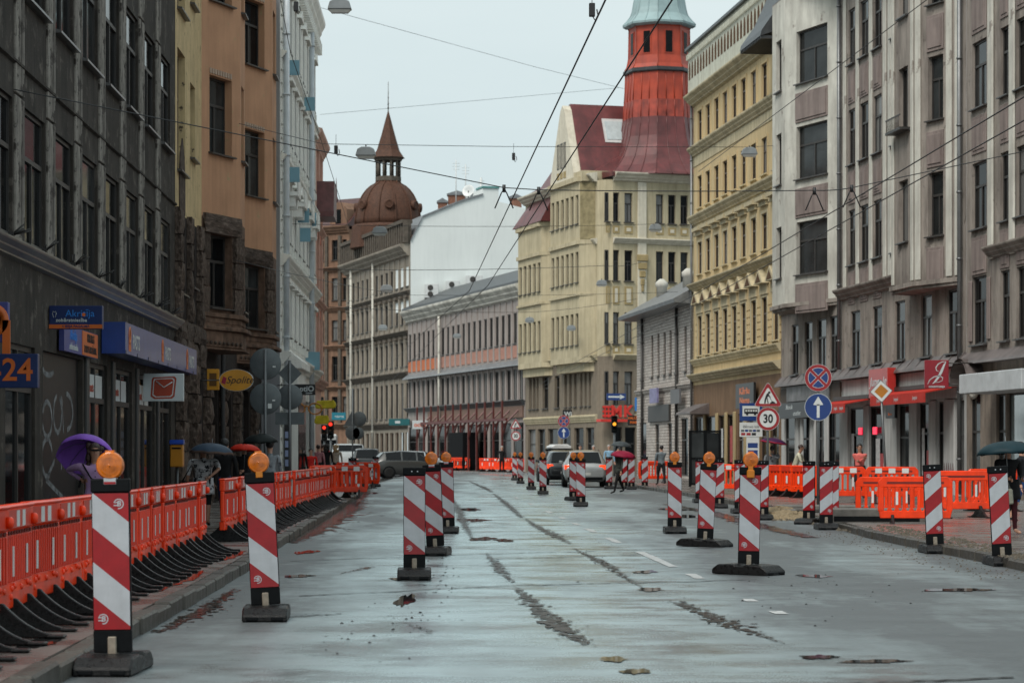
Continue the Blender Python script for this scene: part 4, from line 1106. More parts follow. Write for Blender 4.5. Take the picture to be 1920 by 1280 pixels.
for j in range(8):
    aa = 2*math.pi*(j+.5)/8 + R(22.5); rr = 1.95*math.cos(math.pi/8)
    m = M(); m.box(-.30, .30, -.02, .05, 0, 1.5); m.box(-.22, .22, -.04, 0, .08, 1.42, 1)
    o = link('belfry_window', m.mesh('belfry_window', [MCOP, G_DARK]), R5.rt, (tx + rr*math.cos(aa), ty + rr*math.sin(aa), 26.5)); o.rotation_euler = (0, 0, aa + math.pi/2)
octa([(2.05, 28.3), (2.28, 28.42), (2.3, 28.55), (2.05, 28.8), (1.82, 29.1), (1.70, 29.5), (1.6, 30.1), (1.3, 30.8), (.8, 31.3), (.25, 31.6), (.12, 32.4), (0, 33.4)], [MVER], 'tower_cap', ribs=16)
# ---- R6: long low house with red scaffold
MR6 = mat('pale_grey_render', (.36,.32,.30), rough=.8, var=.1, scale=.7, streak=.5, stain=(.12,.10,.09))
MSCAF = mat('red_scaffold', (.10,.020,.016), rough=.5, var=.2)
P6a = (at(765, 199), 199.0); P6m = (at(830, 186.5), 186.5); P6b = (at(984, 165.5), 165.5)
R6 = building('long_low_building', 'long low grey building with big first-floor windows and red timber shoring along its shops', P6a, P6b)
S = R6.s
n6 = 22; w6 = R6.L / n6
o_up = [(i*w6 + .3, (i+1)*w6 - .3, 9.0, 11.1) for i in range(n6)]
o_big = [(i*w6 + .2, (i+1)*w6 - .2, 5.1, 7.2) for i in range(n6)]
o_sh = [(i*w6*2 + .3, (i+1)*w6*2 - .3, .3, 3.5) for i in range(n6//2)]
R6.wall(o_up + o_big + o_sh, 0, 12.4, [MR6], recess=.12, body=7)
for o in o_up: R6.window(*o, recess=.12, style='two', split=False, glass=random.choice([G_MID, G_DARK]))
for o in o_big: R6.window(*o, recess=.12, style='two', split=False, sill=False, glass=random.choice([G_DARK, G_CURT, G_MID]))
for o in o_sh: R6.window(*o, recess=.12, style='shop', split=False, sill=False, glass=random.choice([G_MID, G_DARK]))
MORP = mat('salmon_panel', (.38,.20,.155), rough=.7, var=.1); MTR = mat('orange_panel', (.48,.15,.07), rough=.7, var=.1)
for i in range(n6):
    R6.box('parapet_panel', MTR if i < 6 else MORP, i*w6 + .25, (i+1)*w6 - .25, -.05, 0, 8.0, 8.85)
    R6.box('pilaster', MR6, (i+1)*w6 - .16, (i+1)*w6 + .14, -.07, 0, 5.0, 12.0)
m = M(); m.prism_x([(-.5, 7.4), (-.48, 7.46), (0, 7.85), (0, 7.4)], 0, R6.L); R6.put(m, 'awning_ledge', [MATS['zinc_roof']])
R6.moulding('cornice', [MGP], 12.0, 13.0, .7); R6.moulding('ledge', [MROOF], 4.7, 5.05, .4)
m = M(); m.prism_x([(-.5, 13.0), (-.5, 13.2), (3.5, 15), (7, 13)][::-1], 0, R6.L); R6.put(m, 'roof', [MROOF])
for i in range(12):                                # timber shoring: posts, rails and braces
    x = S(812) + (R6.L - S(812)) * i / 11.5
    R6.put(M().box(-.06, .06, -.06, .06, 0, 4.9), 'shoring_post', [MSCAF], (x, -1.3, .1))
    R6.put(M().tube([(0, -1.3, 2.4), (1.3, -1.3, 3.6)], .06, 4, smooth=False), 'shoring_brace', [MSCAF], (x, 0, 0))
    R6.put(M().tube([(0, -1.3, 3.2), (0, -.1, 4.4)], .06, 4, smooth=False), 'shoring_brace', [MSCAF], (x, 0, 0))
R6.put(M().box(0, R6.L - S(812), -1.38, -1.24, 3.6, 3.78), 'shoring_rail', [MSCAF], (S(812), 0, 0))
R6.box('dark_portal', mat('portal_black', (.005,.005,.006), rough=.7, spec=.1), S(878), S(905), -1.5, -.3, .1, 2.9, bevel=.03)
R6.box('salmon_fascia', mat('salmon_fascia', (.19,.125,.10), rough=.7), S(805), R6.L-.2, -.14, -.02, 3.85, 4.65)
pipe(R6, S(830), .2, 12, .1, MGP, .3)
# ---- R7: domed house and its white party wall
MR7 = mat('grey_ornate_render', (.30,.265,.22), rough=.8, var=.15, scale=.9, streak=.6, stain=(.09,.075,.06))
MR7D = mat('sooty_trim', (.10,.085,.07), rough=.8, var=.3)
MTILE = mat('brown_roof_tiles', (.085,.042,.028), rough=.6, var=.35, scale=9, bump=.6, bscale=22, streak=.3)
P7a = (at(650.5, 222.6), 222.6); P7b = (at(769, 199.2), 199.2)
R7 = building('domed_house', 'grey ornate house with brown tiled dome and lantern spire in the distance', P7a, P7b)
S = R7.s
n7 = 13; w7 = R7.L / n7
rows7 = [(4.3, 7.2), (8.6, 10.6), (12.1, 14.0), (15.2, 16.8)]
ops = [(i*w7 + .42, (i+1)*w7 - .42, c, d) for i in range(n7) for c, d in rows7]
sh = [(i*w7 + .3, (i+1)*w7 - .3, .3, 3.1) for i in range(n7)]
R7.wall(ops + sh, 0, 18.3, [MR7], recess=.14)
for o in ops: R7.window(*o, recess=.14, style='two', split=False)
for o in sh: R7.window(*o, recess=.25, style='single', split=False, sill=False, glass=random.choice([G_DARK, G_MID]))
for z0, z1, out in ((3.4, 3.9, .35), (7.6, 8.1, .45), (11.1, 11.5, .4), (14.4, 14.8, .3), (17.6, 18.6, .9)): R7.moulding('cornice', [MR7 if z0 > 15 else MR7D], z0, z1, out)
for i in range(n7 + 1):
    R7.box('pilaster', MR7, max(0, i*w7 - .2), min(R7.L, i*w7 + .2), -.07, 0, 4.0, 17.6)
    if i < n7:
        for c, d in rows7[1:3]: R7.box('window_hood', MR7D, i*w7 + .4, (i+1)*w7 - .4, -.25, 0, d + .2, d + .45)
m = M(); k = .2
while k < R7.L: m.box(k, k+.35, -.6, -.2, 18.7, 20.3); k += .8
m.box(0, R7.L, -.7, .2, 20.3, 20.6); m.box(0, R7.L, -.15, .1, 18.6, 20.3)
R7.put(m, 'balustrade', [MR7D])
m = M(); m.prism_x([(0, 18.6), (0, 19.2), (2.5, 20.9), (7, 20.9), (7, 18.6)][::-1], 0, R7.L); R7.put(m, 'tiled_roof', [MTILE])
pipe(R7, S(665), .2, 18, .12, MGP, .35); pipe(R7, S(706), .2, 18, .1, MGP, .35)
ang7 = math.atan2(P7b[1]-P7a[1], P7b[0]-P7a[0]); c7, s7 = math.cos(ang7), math.sin(ang7)
def loc7(X, Y): dx, dy = X - P7a[0], Y - P7a[1]; return (dx*c7 + dy*s7, -dx*s7 + dy*c7)
dx7, dy7 = loc7(at(728, 216), 216.0)
def part7(m, name, mats_): return link(name, m.mesh(name, mats_), R7.rt, (dx7, dy7, 0))
z7 = lambda y: zat(y, 215)
n = 12
m = M(); m.lathe([(3.5, z7(465)), (3.3, z7(425)), (3.2, z7(421))], 12, smooth=False); part7(m, 'dome_drum', [MTILE])
prof = [(3.0*math.cos(R(t))**.8, z7(423) + (z7(339) - z7(423)) * math.sin(R(t))) for t in range(0, 75, 9)] + [(1.05, z7(338))]
m = M(); m.lathe(prof, 32); part7(m, 'dome', [MTILE])
m = M()
for j in range(12):
    a = 2*math.pi*j/12; m.tube([(r*1.01*math.cos(a), r*1.01*math.sin(a), h) for r, h in prof], .08, 5)
part7(m, 'dome_ribs', [MTILE])
for j in range(6):
    a = R(270 - 26) + 2*math.pi*j/6 * 0.87
    m = M(); m.lathe([(.42, 0), (.42, .5), (.30, .55), (.26, .5)], 16, axis='y'); m.lathe([(.27, .45), (0, .45)], 16, axis='y', mi=1)
    o = part7(m, 'dome_oculus', [MTILE, G_MID]); o.location = (dx7 + 2.55*math.cos(a), dy7 + 2.55*math.sin(a), z7(386)); o.rotation_euler = (0, 0, a + math.pi/2)
m = M(); m.lathe([(1.15, z7(338)), (1.15, z7(330)), (1.0, z7(329))], 10, smooth=False); m.lathe([(1.2, z7(300)), (1.25, z7(297)), (1.5, z7(294))], 10, smooth=False)
for j in range(10):
    a = 2*math.pi*j/10; m.tube([(1.02*math.cos(a), 1.02*math.sin(a), z7(330)), (1.02*math.cos(a), 1.02*math.sin(a), z7(300))], .12, 5)
part7(m, 'lantern', [MR7D])
m = M(); m.lathe([(1.52, z7(294)), (1.45, z7(292)), (1.05, z7(280)), (.62, z7(250)), (.3, z7(225)), (.02, z7(204))], 8, smooth=False); part7(m, 'lantern_spire', [MTILE])
m = M(); m.tube([(0,0,z7(206)), (0,0,z7(150))], [.05, .02], 5); m.tube([(-.35,0,z7(192)), (.35,0,z7(192))], .025, 4); m.ball((0,0,z7(200)), .09); m.ball((0,0,z7(180)), .06); part7(m, 'finial', [MR7D])
MFW = mat('white_party_wall', (.72,.76,.75), rough=.75, var=.05, scale=.25, streak=.12, stain=(.4,.44,.44))
wp = [(770, 580), (770, 452), (792, 408), (868, 377), (905, 366), (905, 353), (935, 353), (935, 378), (988, 392), (996, 580)]
pts = []
fw = R7.sub((R7.L + .05, 0), (R7.L + .05 + .0001, 10))
fpts = [(fw.s(x), fw.z(x, y)) for x, y in wp]
m = M(); m.prism(fpts[::-1], 0, 6.0); fw.put(m, 'party_wall', [MFW])
m = M()
for (a_, b_) in zip(wp[1:4], wp[2:5]):
    p, q = (fw.s(a_[0]), fw.z(*a_)), (fw.s(b_[0]), fw.z(*b_))
    m.prism([(p[0], p[1]), (q[0], q[1]), (q[0], q[1]+.15), (p[0], p[1]+.15)], -.12, 6.1)
fw.put(m, 'wall_coping', [MATS['zinc_roof']])
fw.box('wall_coping', mat('teal_coping', (.10,.26,.25), rough=.5), fw.s(904), fw.s(936), -.1, 2, fw.z(920, 353), fw.z(920, 353)+.16)
MWAC = mat('white_enamel', (.55,.57,.57), rough=.4)
for i, (x0, x1, y0, y1) in enumerate(((796, 822, 533, 559), (836, 862, 527, 553), (873, 905, 517, 545))):
    r_ = root('air_conditioner', ['leftmost of three white air conditioners on the white party wall', 'middle one of three white air conditioners on the white party wall', 'rightmost and highest of three white air conditioners on the white party wall'][i], 'air conditioner',
              (at(x0, fw.depth(x0) - .55), fw.depth(x0) - .55, zat(y1, fw.depth(x0))), 0, 'air conditioners on the party wall')
    w, h = (x1-x0)/FPX*200, (y1-y0)/FPX*200
    M().box(0, w, 0, .5, 0, h).obj('case', MWAC, r_, bevel=.02)
    for k in range(2):
        q = M(); q.lathe([(h*.2, 0), (h*.2, .03), (h*.17, .03), (h*.05, .02), (0, .03)], 14, axis='y'); q.obj('fan', FR_DARK, r_, (w*.42, -.005, h*(.27 + .46*k)))
    M().box(0, w, .1, .6, -.12, 0).obj('bracket', FR_DARK, r_)
# chimneys, dish and masts behind the party wall
for i, (x0, x1, y0, y1, mt, lab) in enumerate(((840, 874, 366, 402, 'b', 'brick chimney stack with a zinc hood beside the satellite dish'), (821, 838, 380, 402, 'g', 'small zinc-capped chimney left of the brick chimney stack'), (956, 978, 372, 392, 'b', 'small brick chimney at the right end of the white party wall'))):
    r_ = root('chimney_stack', lab, 'chimney', (at(x0, 206), 206, zat(y1, 206) - 1.5))
    w, h = (x1-x0)/FPX*206, (y1-y0)/FPX*206 + 1.5
    M().box(0, w, 0, 1.2, 0, h).obj('stack', mat('old_brick', (.20,.10,.07), rough=.8, var=.3, scale=6), r_)
    M().prism([(-.1, h), (w+.1, h), (w+.1, h+.12), (w/2, h+.4), (-.1, h+.12)], -.1, 1.3).obj('hood', MATS['zinc_roof'], r_)
r_ = root('satellite_dish', 'pale satellite dish on the roof above the white party wall', 'satellite dish', (at(878, 204), 204, zat(380, 204)))
q = M(); q.lathe([(.0, -.18), (.3, -.12), (.52, 0), (.55, .02), (.52, .03), (.3, -.08), (0, -.14)], 20, axis='y'); o = q.obj('dish', MWAC, r_, (0, 0, 1.0)); o.rotation_euler = (R(-20), 0, R(-20))
M().tube([(0, .1, -.6), (0, .1, 1.0)], .05, 6).obj('mount', FR_DARK, r_)
for px, y0, y1, lab in ((855, 300, 375, 'tall thin roof mast left of the satellite dish'), (873, 308, 360, 'short roof mast with crossbars above the satellite dish'), (902, 333, 372, 'pale panel antenna mast right of the satellite dish')):
    r_ = root('roof_mast', lab, 'antenna', (at(px, 205), 205, zat(y1, 205) - 1))
    h = (y1-y0)/FPX*205 + 1
    M().tube([(0,0,0), (0,0,h)], .05 if px < 900 else .1, 6).obj('mast', MWAC, r_)
    q = M()
    for k in range(3): q.tube([(-.3, 0, h-.3-.25*k), (.3, 0, h-.3-.25*k)], .02, 4)
    q.obj('crossbars', MWAC, r_)
# ---- R8: brown house closing the view
MBRO = mat('brown_brick_render', (.21,.125,.085), rough=.8, var=.2, scale=1.5, streak=.5, stain=(.06,.04,.03))
P8a = (at(560, 244), 244.0); P8b = (at(655, 240), 240.0)
R8 = building('brown_corner_building', 'brown brick house with a small onion-domed turret closing the street', P8a, P8b)
S = R8.s
cl = [(S(x0), S(x1)) for x0, x1 in ((573, 580), (598, 607), (622, 633), (642, 650))]
rows8 = [(4.8, 7.0), (8.6, 11.0), (12.6, 14.6), (16.6, 18.8), (20.6, 22.6)]
ops = [(a, b, c, d) for a, b in cl for c, d in rows8]
R8.wall(ops, 0, 23.6, [MBRO], recess=.25, body=8)
for o in ops: R8.window(*o, recess=.25, style='T', split=False)
for z0, z1, out in ((3.8, 4.3, .5), (7.6, 8.0, .4), (11.6, 12.1, .4), (15.4, 15.9, .4), (19.4, 19.9, .5), (23.2, 24.0, .6)): R8.moulding('cornice', [MBRO], z0, z1, out)
for x in (590, 613, 638): R8.box('pilaster', MR7D, S(x)-.15, S(x)+.2, -.2, 0, 4.3, 23)
zz8 = lambda y: zat(y, 243)
m = M(); m.lathe([(1.35, 23.6), (1.35, zz8(440)), (1.5, zz8(437)), (1.2, zz8(432)), (1.25, zz8(420)), (1.1, zz8(408)), (.7, zz8(398)), (.3, zz8(390)), (.12, zz8(380)), (.22, zz8(374)), (.1, zz8(368)), (.05, zz8(345)), (0, zz8(330))], 14)
R8.put(m, 'onion_turret', [mat('dark_copper', (.075,.032,.03), rough=.4, var=.3)], (S(611), 1.6, 0))
m = M(); m.prism([(0, 23.9), (2.2, 23.9), (2.2, 25.6), (1.5, 26.3), (.7, 26.3), (0, 25.6)], -.1, 2.0); R8.put(m, 'dormer', [MBRO], (S(620), 0, 0))
R8.box('dormer_window', G_DARK, S(620)+.75, S(620)+1.45, -.13, -.1, 24.2, 25.6)
m = M(); m.prism_x([(-.4, 23.9), (3, 27), (8, 27), (8, 23.9)][::-1], 0, R8.L); R8.put(m, 'roof', [MATS['dark_copper']])
# ---------------------------------------------------------------- guide beacons
M_RED = mat('beacon_red', (.25, .005, .009), rough=.32, var=.15, scale=12, coat=.15, streak=.3, stain=(.12,.006,.008))
M_WHI = mat('beacon_white', (.37, .40, .43), rough=.35, var=.10, scale=10, coat=.3, streak=.3, stain=(.2,.2,.2))
M_BLK = mat('black_plastic', (.005, .006, .007), rough=.5, spec=.1, var=.3, scale=15)
M_RUB = mat('recycled_rubber', (.012, .0125, .013), rough=.34, spec=.2, var=.45, scale=25, bump=.4, bscale=80, rvar=.15)
M_AMB = mat('amber_lens', (.46, .115, .004), rough=.14, var=.35, scale=22, coat=.5, emit=.04)
M_AMBH = mat('amber_housing', (.42, .14, .006), rough=.4, var=.15)
M_POST = mat('galvanised_slot', (.22, .19, .15), rough=.5, var=.3, scale=20)
def logo(m, x, y, z, r, mi):
    n = 26
    ring = []
    for rr in (r, r*.80):
        ring += [(x + rr*math.cos(R(-100 + 250*i/n)), y, z + rr*math.sin(R(-100 + 250*i/n))) for i in range(n+1)]
    m.add(ring, [(i, i+1, n+2+i, n+1+i) for i in range(n)], mi)
    put_text(m, 'B', x + r*.05, y, z, r*1.45, mi, extr=.0006, bold=.0016, shear=.12)
    for k in (-.28, .28): m.box(x - r*.95, x - r*.2, y-.0005, y+.0005, z + k*r - .1*r, z + k*r + .1*r, mi)
_bcache = {}
def beacon_parts(mirror):
    if mirror in _bcache: return _bcache[mirror]
    P = {}
    sg = -1 if mirror else 1
    w, z0, h = .125, .27, .90
    # base plate of recycled rubber with hand holds and sloping flanks
    m = M(); m.prism_x([(-.40, 0), (-.40, .055), (-.31, .115), (-.08, .125), (-.06, .105), (.06, .105), (.08, .125), (.31, .115), (.40, .055), (.40, 0)][::-1], -.19, .19)
    P['base'] = m.mesh('base', M_RUB, bevel=.012)
    m = M()
    for sx in (-.1, .1):
        for sy in (-.355, .355): m.add([(sx-.055, sy-.025, .087+(.02 if sy>0 else -.02)*-1), (sx+.055, sy-.025, .087+(.02 if sy>0 else -.02)*-1), (sx+.055, sy+.025, .087+(.02 if sy>0 else -.02)*1 if False else .087-(.02 if sy>0 else -.02)*1), (sx-.055, sy+.025, .087-(.02 if sy>0 else -.02))], [(0,1,2,3)])
    m = M()
    for sx in (-.105, .105): m.box(sx-.05, sx+.05, -.408, -.396, .012, .045)
    P['hand_hold'] = m.mesh('hand_hold', M_BLK, bevel=.006)
    m = M(); m.box(-.028, .028, -.045, .035, .08, .23); P['slot_post'] = m.mesh('slot_post', M_POST, bevel=.006)
    m = M(); m.box(-w, w, -.022, .022, .125, z0 + .002); m.box(-w, w, -.022, .022, z0, z0 + h); P['panel'] = m.mesh('panel', M_BLK, bevel=.006)
    m = M(); m.box(-w-.004, w+.004, -.028, .028, z0 + h, z0 + h + .09); P['cap'] = m.mesh('cap', M_BLK, bevel=.008)
    m = M()
    for sx in (-.03, .035): m.lathe([(.009, 0), (.009, .003), (0, .004)], 8, (sx, -.028, z0 + h + .045), axis='y')
    P['cap_rivets'] = m.mesh('cap_rivets', M_WHI)
    e = .006; drop = .195; band = .226; stripes = []
    zt = z0 + h
    x0, x1 = -w + e, w - e
    for k in range(-1, 5):                   # alternate bands, first boundary leaves the top left corner
        zl1 = zt - band * (k); zl0 = zl1 - band
        poly = [(x0, zl0), (x1, zl0 - drop), (x1, zl1 - drop), (x0, zl1)]
        poly = clip_poly(poly, 1, zt - e, True); poly = clip_poly(poly, 1, z0 + e, False) if poly else poly
        if len(poly) < 3: continue
        red = k % 2 == 1 or k == -1
        m = M()
        pp = [(sg*x, z) for x, z in poly]
        m.prism(pp, -.0245, -.02)
        stripes.append(m.mesh('stripe', M_RED if red else M_WHI))
    P['stripes'] = stripes
    m = M()
    logo(m, sg*.055, -.0252, zt - .075, .034, 0); logo(m, -sg*.058, -.0252, z0 + .075, .034, 0)
    P['emblem'] = m.mesh('emblem', M_WHI)
    # warning lamp: round lens with rings, neck and battery box
    zc = z0 + h + .09 + .085
    m = M()
    prof = [(.088, -.03), (.092, 0), (.092, .018), (.086, .026)]
    for k in range(7, 0, -1): prof += [(.012*k - .001, .030 + .002*(k % 2)), (.012*k - .006, .034 + .012*(1-k/7.))]
    prof += [(0, .046)]
    m.lathe(prof, 28, (0, 0, zc), axis='y'); m.lathe([(.088, -.03), (.075, -.06), (0, -.065)], 28, (0, 0, zc), axis='y')
    m.box(-.03, .03, -.02, .02, zc + .085, zc + .1)
    P['lens'] = m.mesh('lens', M_AMB)
    m = M(); m.box(-.03, .03, -.035, .035, zc - .13, zc - .075); m.lathe([(.03, 0), (.03, .02)], 12, (0, 0, zc - .09)); P['lamp_neck'] = m.mesh('lamp_neck', M_AMBH, bevel=.005)
    m = M(); m.box(-.045, .045, -.06, .05, zc - .215, zc - .12); P['battery_box'] = m.mesh('battery_box', M_AMBH, bevel=.01)
    m = M(); m.box(-.042, .042, -.03, .03, zc - .105, zc - .08, 0); m.box(-.042, .042, -.03, .03, zc - .125, zc - .105, 1); P['lamp_collar'] = m.mesh('lamp_collar', [M_WHI, M_RED], bevel=.004)
    _bcache[mirror] = P
    return P
def beacon(px, py, label, mirror=False, lamp=True, yaw=0.0, lean=0.0, z=0.0, box=None, foot=True, byaw=None):
    X, Y = gnd(px, py, z)
    r_ = root('guide_beacon', label, 'guide beacon', (X, Y + .0, z), R(yaw), 'striped guide beacons along the roadworks')
    r_.rotation_euler = (0, R(lean), R(yaw))
    P = beacon_parts(mirror)
    if foot:
        o = link('base', P['base'], r_); h_ = link('hand_hold', P['hand_hold'], r_)
        if byaw is not None:
            o.rotation_euler = (0, R(-lean), R(byaw)); h_.rotation_euler = (0, R(-lean), R(byaw))
        else: o.rotation_euler = (0, R(-lean), 0); h_.rotation_euler = (0, R(-lean), 0)
        link('slot_post', P['slot_post'], r_)
    pn = link('panel', P['panel'], r_)
    for s_ in P['stripes']: link('stripe', s_, pn)
    link('emblem', P['emblem'], pn)
    cp = link('cap', P['cap'], r_)
    if not lamp: link('cap_rivets', P['cap_rivets'], cp)
    if lamp:
        l = link('lens', P['lens'], r_); 
        if lamp == 'collar': link('lamp_collar', P['lamp_collar'], r_)
        else: link('lamp_neck', P['lamp_neck'], r_)
        if lamp == 'box': link('battery_box', P['battery_box'], r_)
        if isinstance(lamp, tuple): l.rotation_euler = (0, 0, R(lamp[0]))
    return r_
B = beacon
B(213, 1258, 'striped beacon with glowing round amber lamp nearest the camera at left kerb', lamp='collar', lean=-.9, yaw=-2)
B(500, 1160, 'lamp-topped striped beacon, second nearest on the left, on the road by the kerb', lean=-2.9, yaw=3)
B(777, 1084, 'lampless striped beacon standing foremost of the centre-left cluster on the wet road', lamp=False, yaw=2)
B(817, 1040, 'striped beacon directly behind the lampless centre beacon, with front-facing amber lamp', lamp='collar', lean=-2.6, yaw=-4)
B(840, 999, 'rearmost striped beacon of the centre-left cluster, peeping out to the right', lamp='collar', lean=-1.5)
B(661, 934, 'lampless striped beacon at left kerb beside the slotted orange barrier', lamp=False)
B(704, 912, 'lampless striped beacon at the far end of the left kerb, before the dark car', lamp=False, yaw=8)
B(751, 893, 'narrow striped beacon in front of the dark crossing car, left of a pair', lamp=False, yaw=-30)
B(767, 894, 'lamp-topped striped beacon in front of the dark crossing car, right of a pair', lamp='collar')
B(965, 900, 'leftmost lamp-topped beacon of the row beside the queueing cars')
B(976, 906, 'second lamp-topped beacon from left in the row beside the queueing cars')
B(996, 917, 'third lamp-topped beacon from left in the row beside the queueing cars')
B(1018, 926, 'fourth lamp-topped beacon from left in the row beside the queueing cars')
B(1075, 938, 'lamp-topped beacon left behind its twin in front of the silver car', yaw=12)
B(1089, 949, 'lamp-topped beacon in front of the silver car, foremost of two', yaw=-3)
B(1265, 999, 'lamp-topped beacon farthest left of the three big ones on the right lane')
B(1321, 1024, 'leaning lamp-topped beacon in the middle of the three big ones on the right lane', lean=3.0, byaw=55)
B(1403, 1076, 'nearest and largest lamp-topped beacon on the right lane, battery box on its cap', lamp='box', lean=1.2, byaw=48)
for px, py, lab in ((1142, 916, 'beacon with reversed stripes left behind the pedestrian with crimson umbrella'), (1171, 916, 'narrow reversed-stripe beacon right behind the pedestrian with crimson umbrella'), (1184, 917, 'reversed-stripe beacon right of the pedestrian with crimson umbrella'), (1209, 916, 'reversed-stripe beacon at the left end of the small orange barrier by the brick house'),
                    (1312, 942, 'reversed-stripe beacon half hidden left behind the leaning lamp beacon'), (1349, 952, 'reversed-stripe beacon half hidden right behind the leaning lamp beacon'), (1387, 962, 'reversed-stripe beacon half hidden left behind the nearest right beacon'), (1430, 974, 'reversed-stripe beacon half hidden right behind the nearest right beacon'),
                    (1517, 982, 'narrow reversed-stripe beacon left of the blue arrow sign post'), (1549, 992, 'reversed-stripe beacon on the dug-up kerb right of the blue arrow sign'), (1561, 984, 'reversed-stripe beacon almost hidden behind another on the dug-up kerb')):
    B(px, py, lab, mirror=True, lamp=False, yaw=-25 if 'narrow' in lab else 0)
B(1754, 1036, 'leaning reversed-stripe beacon before the right kerb and orange barriers', mirror=True, lamp=False, lean=-2.6)
B(1880, 1059, 'leaning reversed-stripe beacon nearest the right picture edge', mirror=True, lamp=False, lean=-3.2)
for px, py, mir, lab in ((845, 880, 0, 'far lampless beacon at the bend, left of the dark portal'), (872, 882, 1, 'far reversed-stripe beacon left before the dark portal'), (892, 883, 1, 'far reversed-stripe beacon right before the dark portal'), (920, 885, 1, 'far reversed-stripe beacon before the distant orange barrier'),
                          (690, 887, 0, 'far beacon before the black car at the crossing'), (668, 886, 0, 'far beacon beside the white van at the crossing')):
    B(px, py, lab, mirror=bool(mir), lamp=False, yaw=random.uniform(-15, 15))
# ---------------------------------------------------------------- orange barriers
M_ORG = mat('orange_plastic', (.90, .048, .004), rough=.3, var=.16, scale=5, spec=.4, bump=.08, bscale=14, rand=.14, streak=.35, stain=(.30,.03,.01))
M_ORD = mat('orange_plastic_deep', (.70, .034, .004), rough=.4, var=.14, scale=6, rand=.1)
M_REF = mat('reflector_red', (.55, .035, .015), rough=.35, var=.2)
M_REW = mat('reflector_white', (.62, .63, .62), rough=.35, var=.1)
UL = 1.24
def make_barrier_a():
    P = []
    m = M(); m.box(-UL/2, UL/2, -.025, .025, .30, .74); m.box(-UL/2+.02, UL/2-.02, -.04, .04, .17, .30); m.box(-UL/2, UL/2, -.035, .035, .74, .90)
    m.box(-UL/2-.005, UL/2+.005, -.045, .045, .895, .925)
    P.append(('panel', m.mesh('panel', M_ORG, bevel=.012)))
    m = M()
    for k in range(14):
        x = -UL/2 + .08 + k*(UL-.16)/13; m.box(x-.016, x+.016, -.036, -.024, .36, .70)
    P.append(('ribs', m.mesh('ribs', M_ORD, bevel=.006)))
    m = M(); m.box(-UL/2+.09, UL/2-.16, -.04, -.034, .755, .885); P.append(('reflector', m.mesh('reflector', M_REF)))
    for x in (-.19, .07):
        m = M(); m.box(x, x+.13, -.043, -.039, .76, .88); P.append(('reflector', m.mesh('reflector', M_REW)))
    for x in (-.36, .27):
        m = M(); m.box(x, x+.055, -.042, -.035, .40, .62); P.append(('reflective_strip', m.mesh('reflective_strip', M_REW)))
    m = M()
    for k in range(9):
        x = -.48 + .12*k; m.box(x-.035, x+.035, -.036, -.030, .705, .735)
    P.append(('slot_row', m.mesh('slot_row', mat('slot_dark', (.10,.012,.008), rough=.6)), 'stuff'))
    m = M()
    for x, z in ((-.42,.315), (-.3,.33), (.3,.33), (.42,.315), (-.47,.26), (.0, .31)): m.ball((x, -.04, z), .03, .02, .025, 8, 5)
    m.prism_x([(-.045, .29), (-.03, .345), (0, .345), (0, .29)][::-1], -UL/2+.03, UL/2-.03)
    P.append(('studs', m.mesh('studs', M_ORG)))
    for x in (UL/2-.045,):
        m = M(); m.lathe([(.045, 0), (.045, .03), (.03, .045), (0, .05)], 12, (x-.02, -.035, .80), axis='y'); P.append(('hinge_knob', m.mesh('hinge_knob', M_ORG)))
        m = M(); m.tube([(UL/2+.002, 0, .18), (UL/2+.002, 0, .9)], .022, 8); P.append(('hinge_post', m.mesh('hinge_post', M_ORD)))
    return P
def foot_mesh():
    prof = []
    for k in range(9):
        t = k/8; prof.append((-.06 - .44*t, .24 - .225*(1-(1-t)**2.1)))
    pts = [(-.5, .0)] + [(y, z) for y, z in prof[::-1]] + [(.06, .24)] + [(-y, z) for y, z in prof] + [(.5, 0)]
    m = M(); m.prism_x(pts[::-1] if False else pts, -.028, .028)
    for k in range(len(prof)-1):
        pass
    m.box(-.06, .06, -.5, -.38, 0, .022); m.box(-.06, .06, .38, .5, 0, .022)
    return m.mesh('foot', M_RUB, bevel=.008)
FOOT = foot_mesh()
def make_barrier_b():
    P = []; L = 1.36
    m = M(); out = [(-L/2, .24), (-L/2+.05, .17), (L/2-.05, .17), (L/2, .24), (L/2, .84), (L/2-.09, .94), (-L/2+.09, .94), (-L/2, .84)]
    # frame: rails and stiles
    m.prism([(-L/2+.04, .17), (L/2-.04, .17), (L/2-.01, .31), (-L/2+.01, .31)], -.03, .03)
    m.prism([(-L/2, .74), (L/2, .74), (L/2, .84), (L/2-.09, .94), (-L/2+.09, .94), (-L/2, .84)], -.03, .03)
    m.box(-L/2, -L/2+.11, -.03, .03, .30, .75); m.box(L/2-.11, L/2, -.03, .03, .30, .75)
    P.append(('frame', m.mesh('frame', M_ORG, bevel=.012)))
    for k in range(8):
        x = -L/2 + .11 + (L-.22)*(k+.75)/8.5
        q = M(); q.box(x-.028, x+.028, -.022, .022, .295, .75); q.prism([(x-.055, .30), (x+.055, .30), (x+.028, .36), (x-.028, .36)], -.025, .025); q.prism([(x-.028, .70), (x+.028, .70), (x+.05, .75), (x-.05, .75)], -.025, .025)
        P.append(('bar', q.mesh('bar', M_ORG, bevel=.006)))
    for k in (1, 6):
        x = -L/2 + .11 + (L-.22)*(k+.75)/8.5
        q = M(); q.box(x-.022, x+.022, -.026, -.021, .42, .66); P.append(('reflective_strip', q.mesh('reflective_strip', M_REW)))
    q = M(); q.box(-L/2+.16, L/2-.16, -.034, -.029, .805, .845); P.append(('rail_slot', q.mesh('rail_slot', mat('rail_slot_dark', (.16,.012,.006), rough=.5))))
    return P
PA, PB = make_barrier_a(), make_barrier_b()
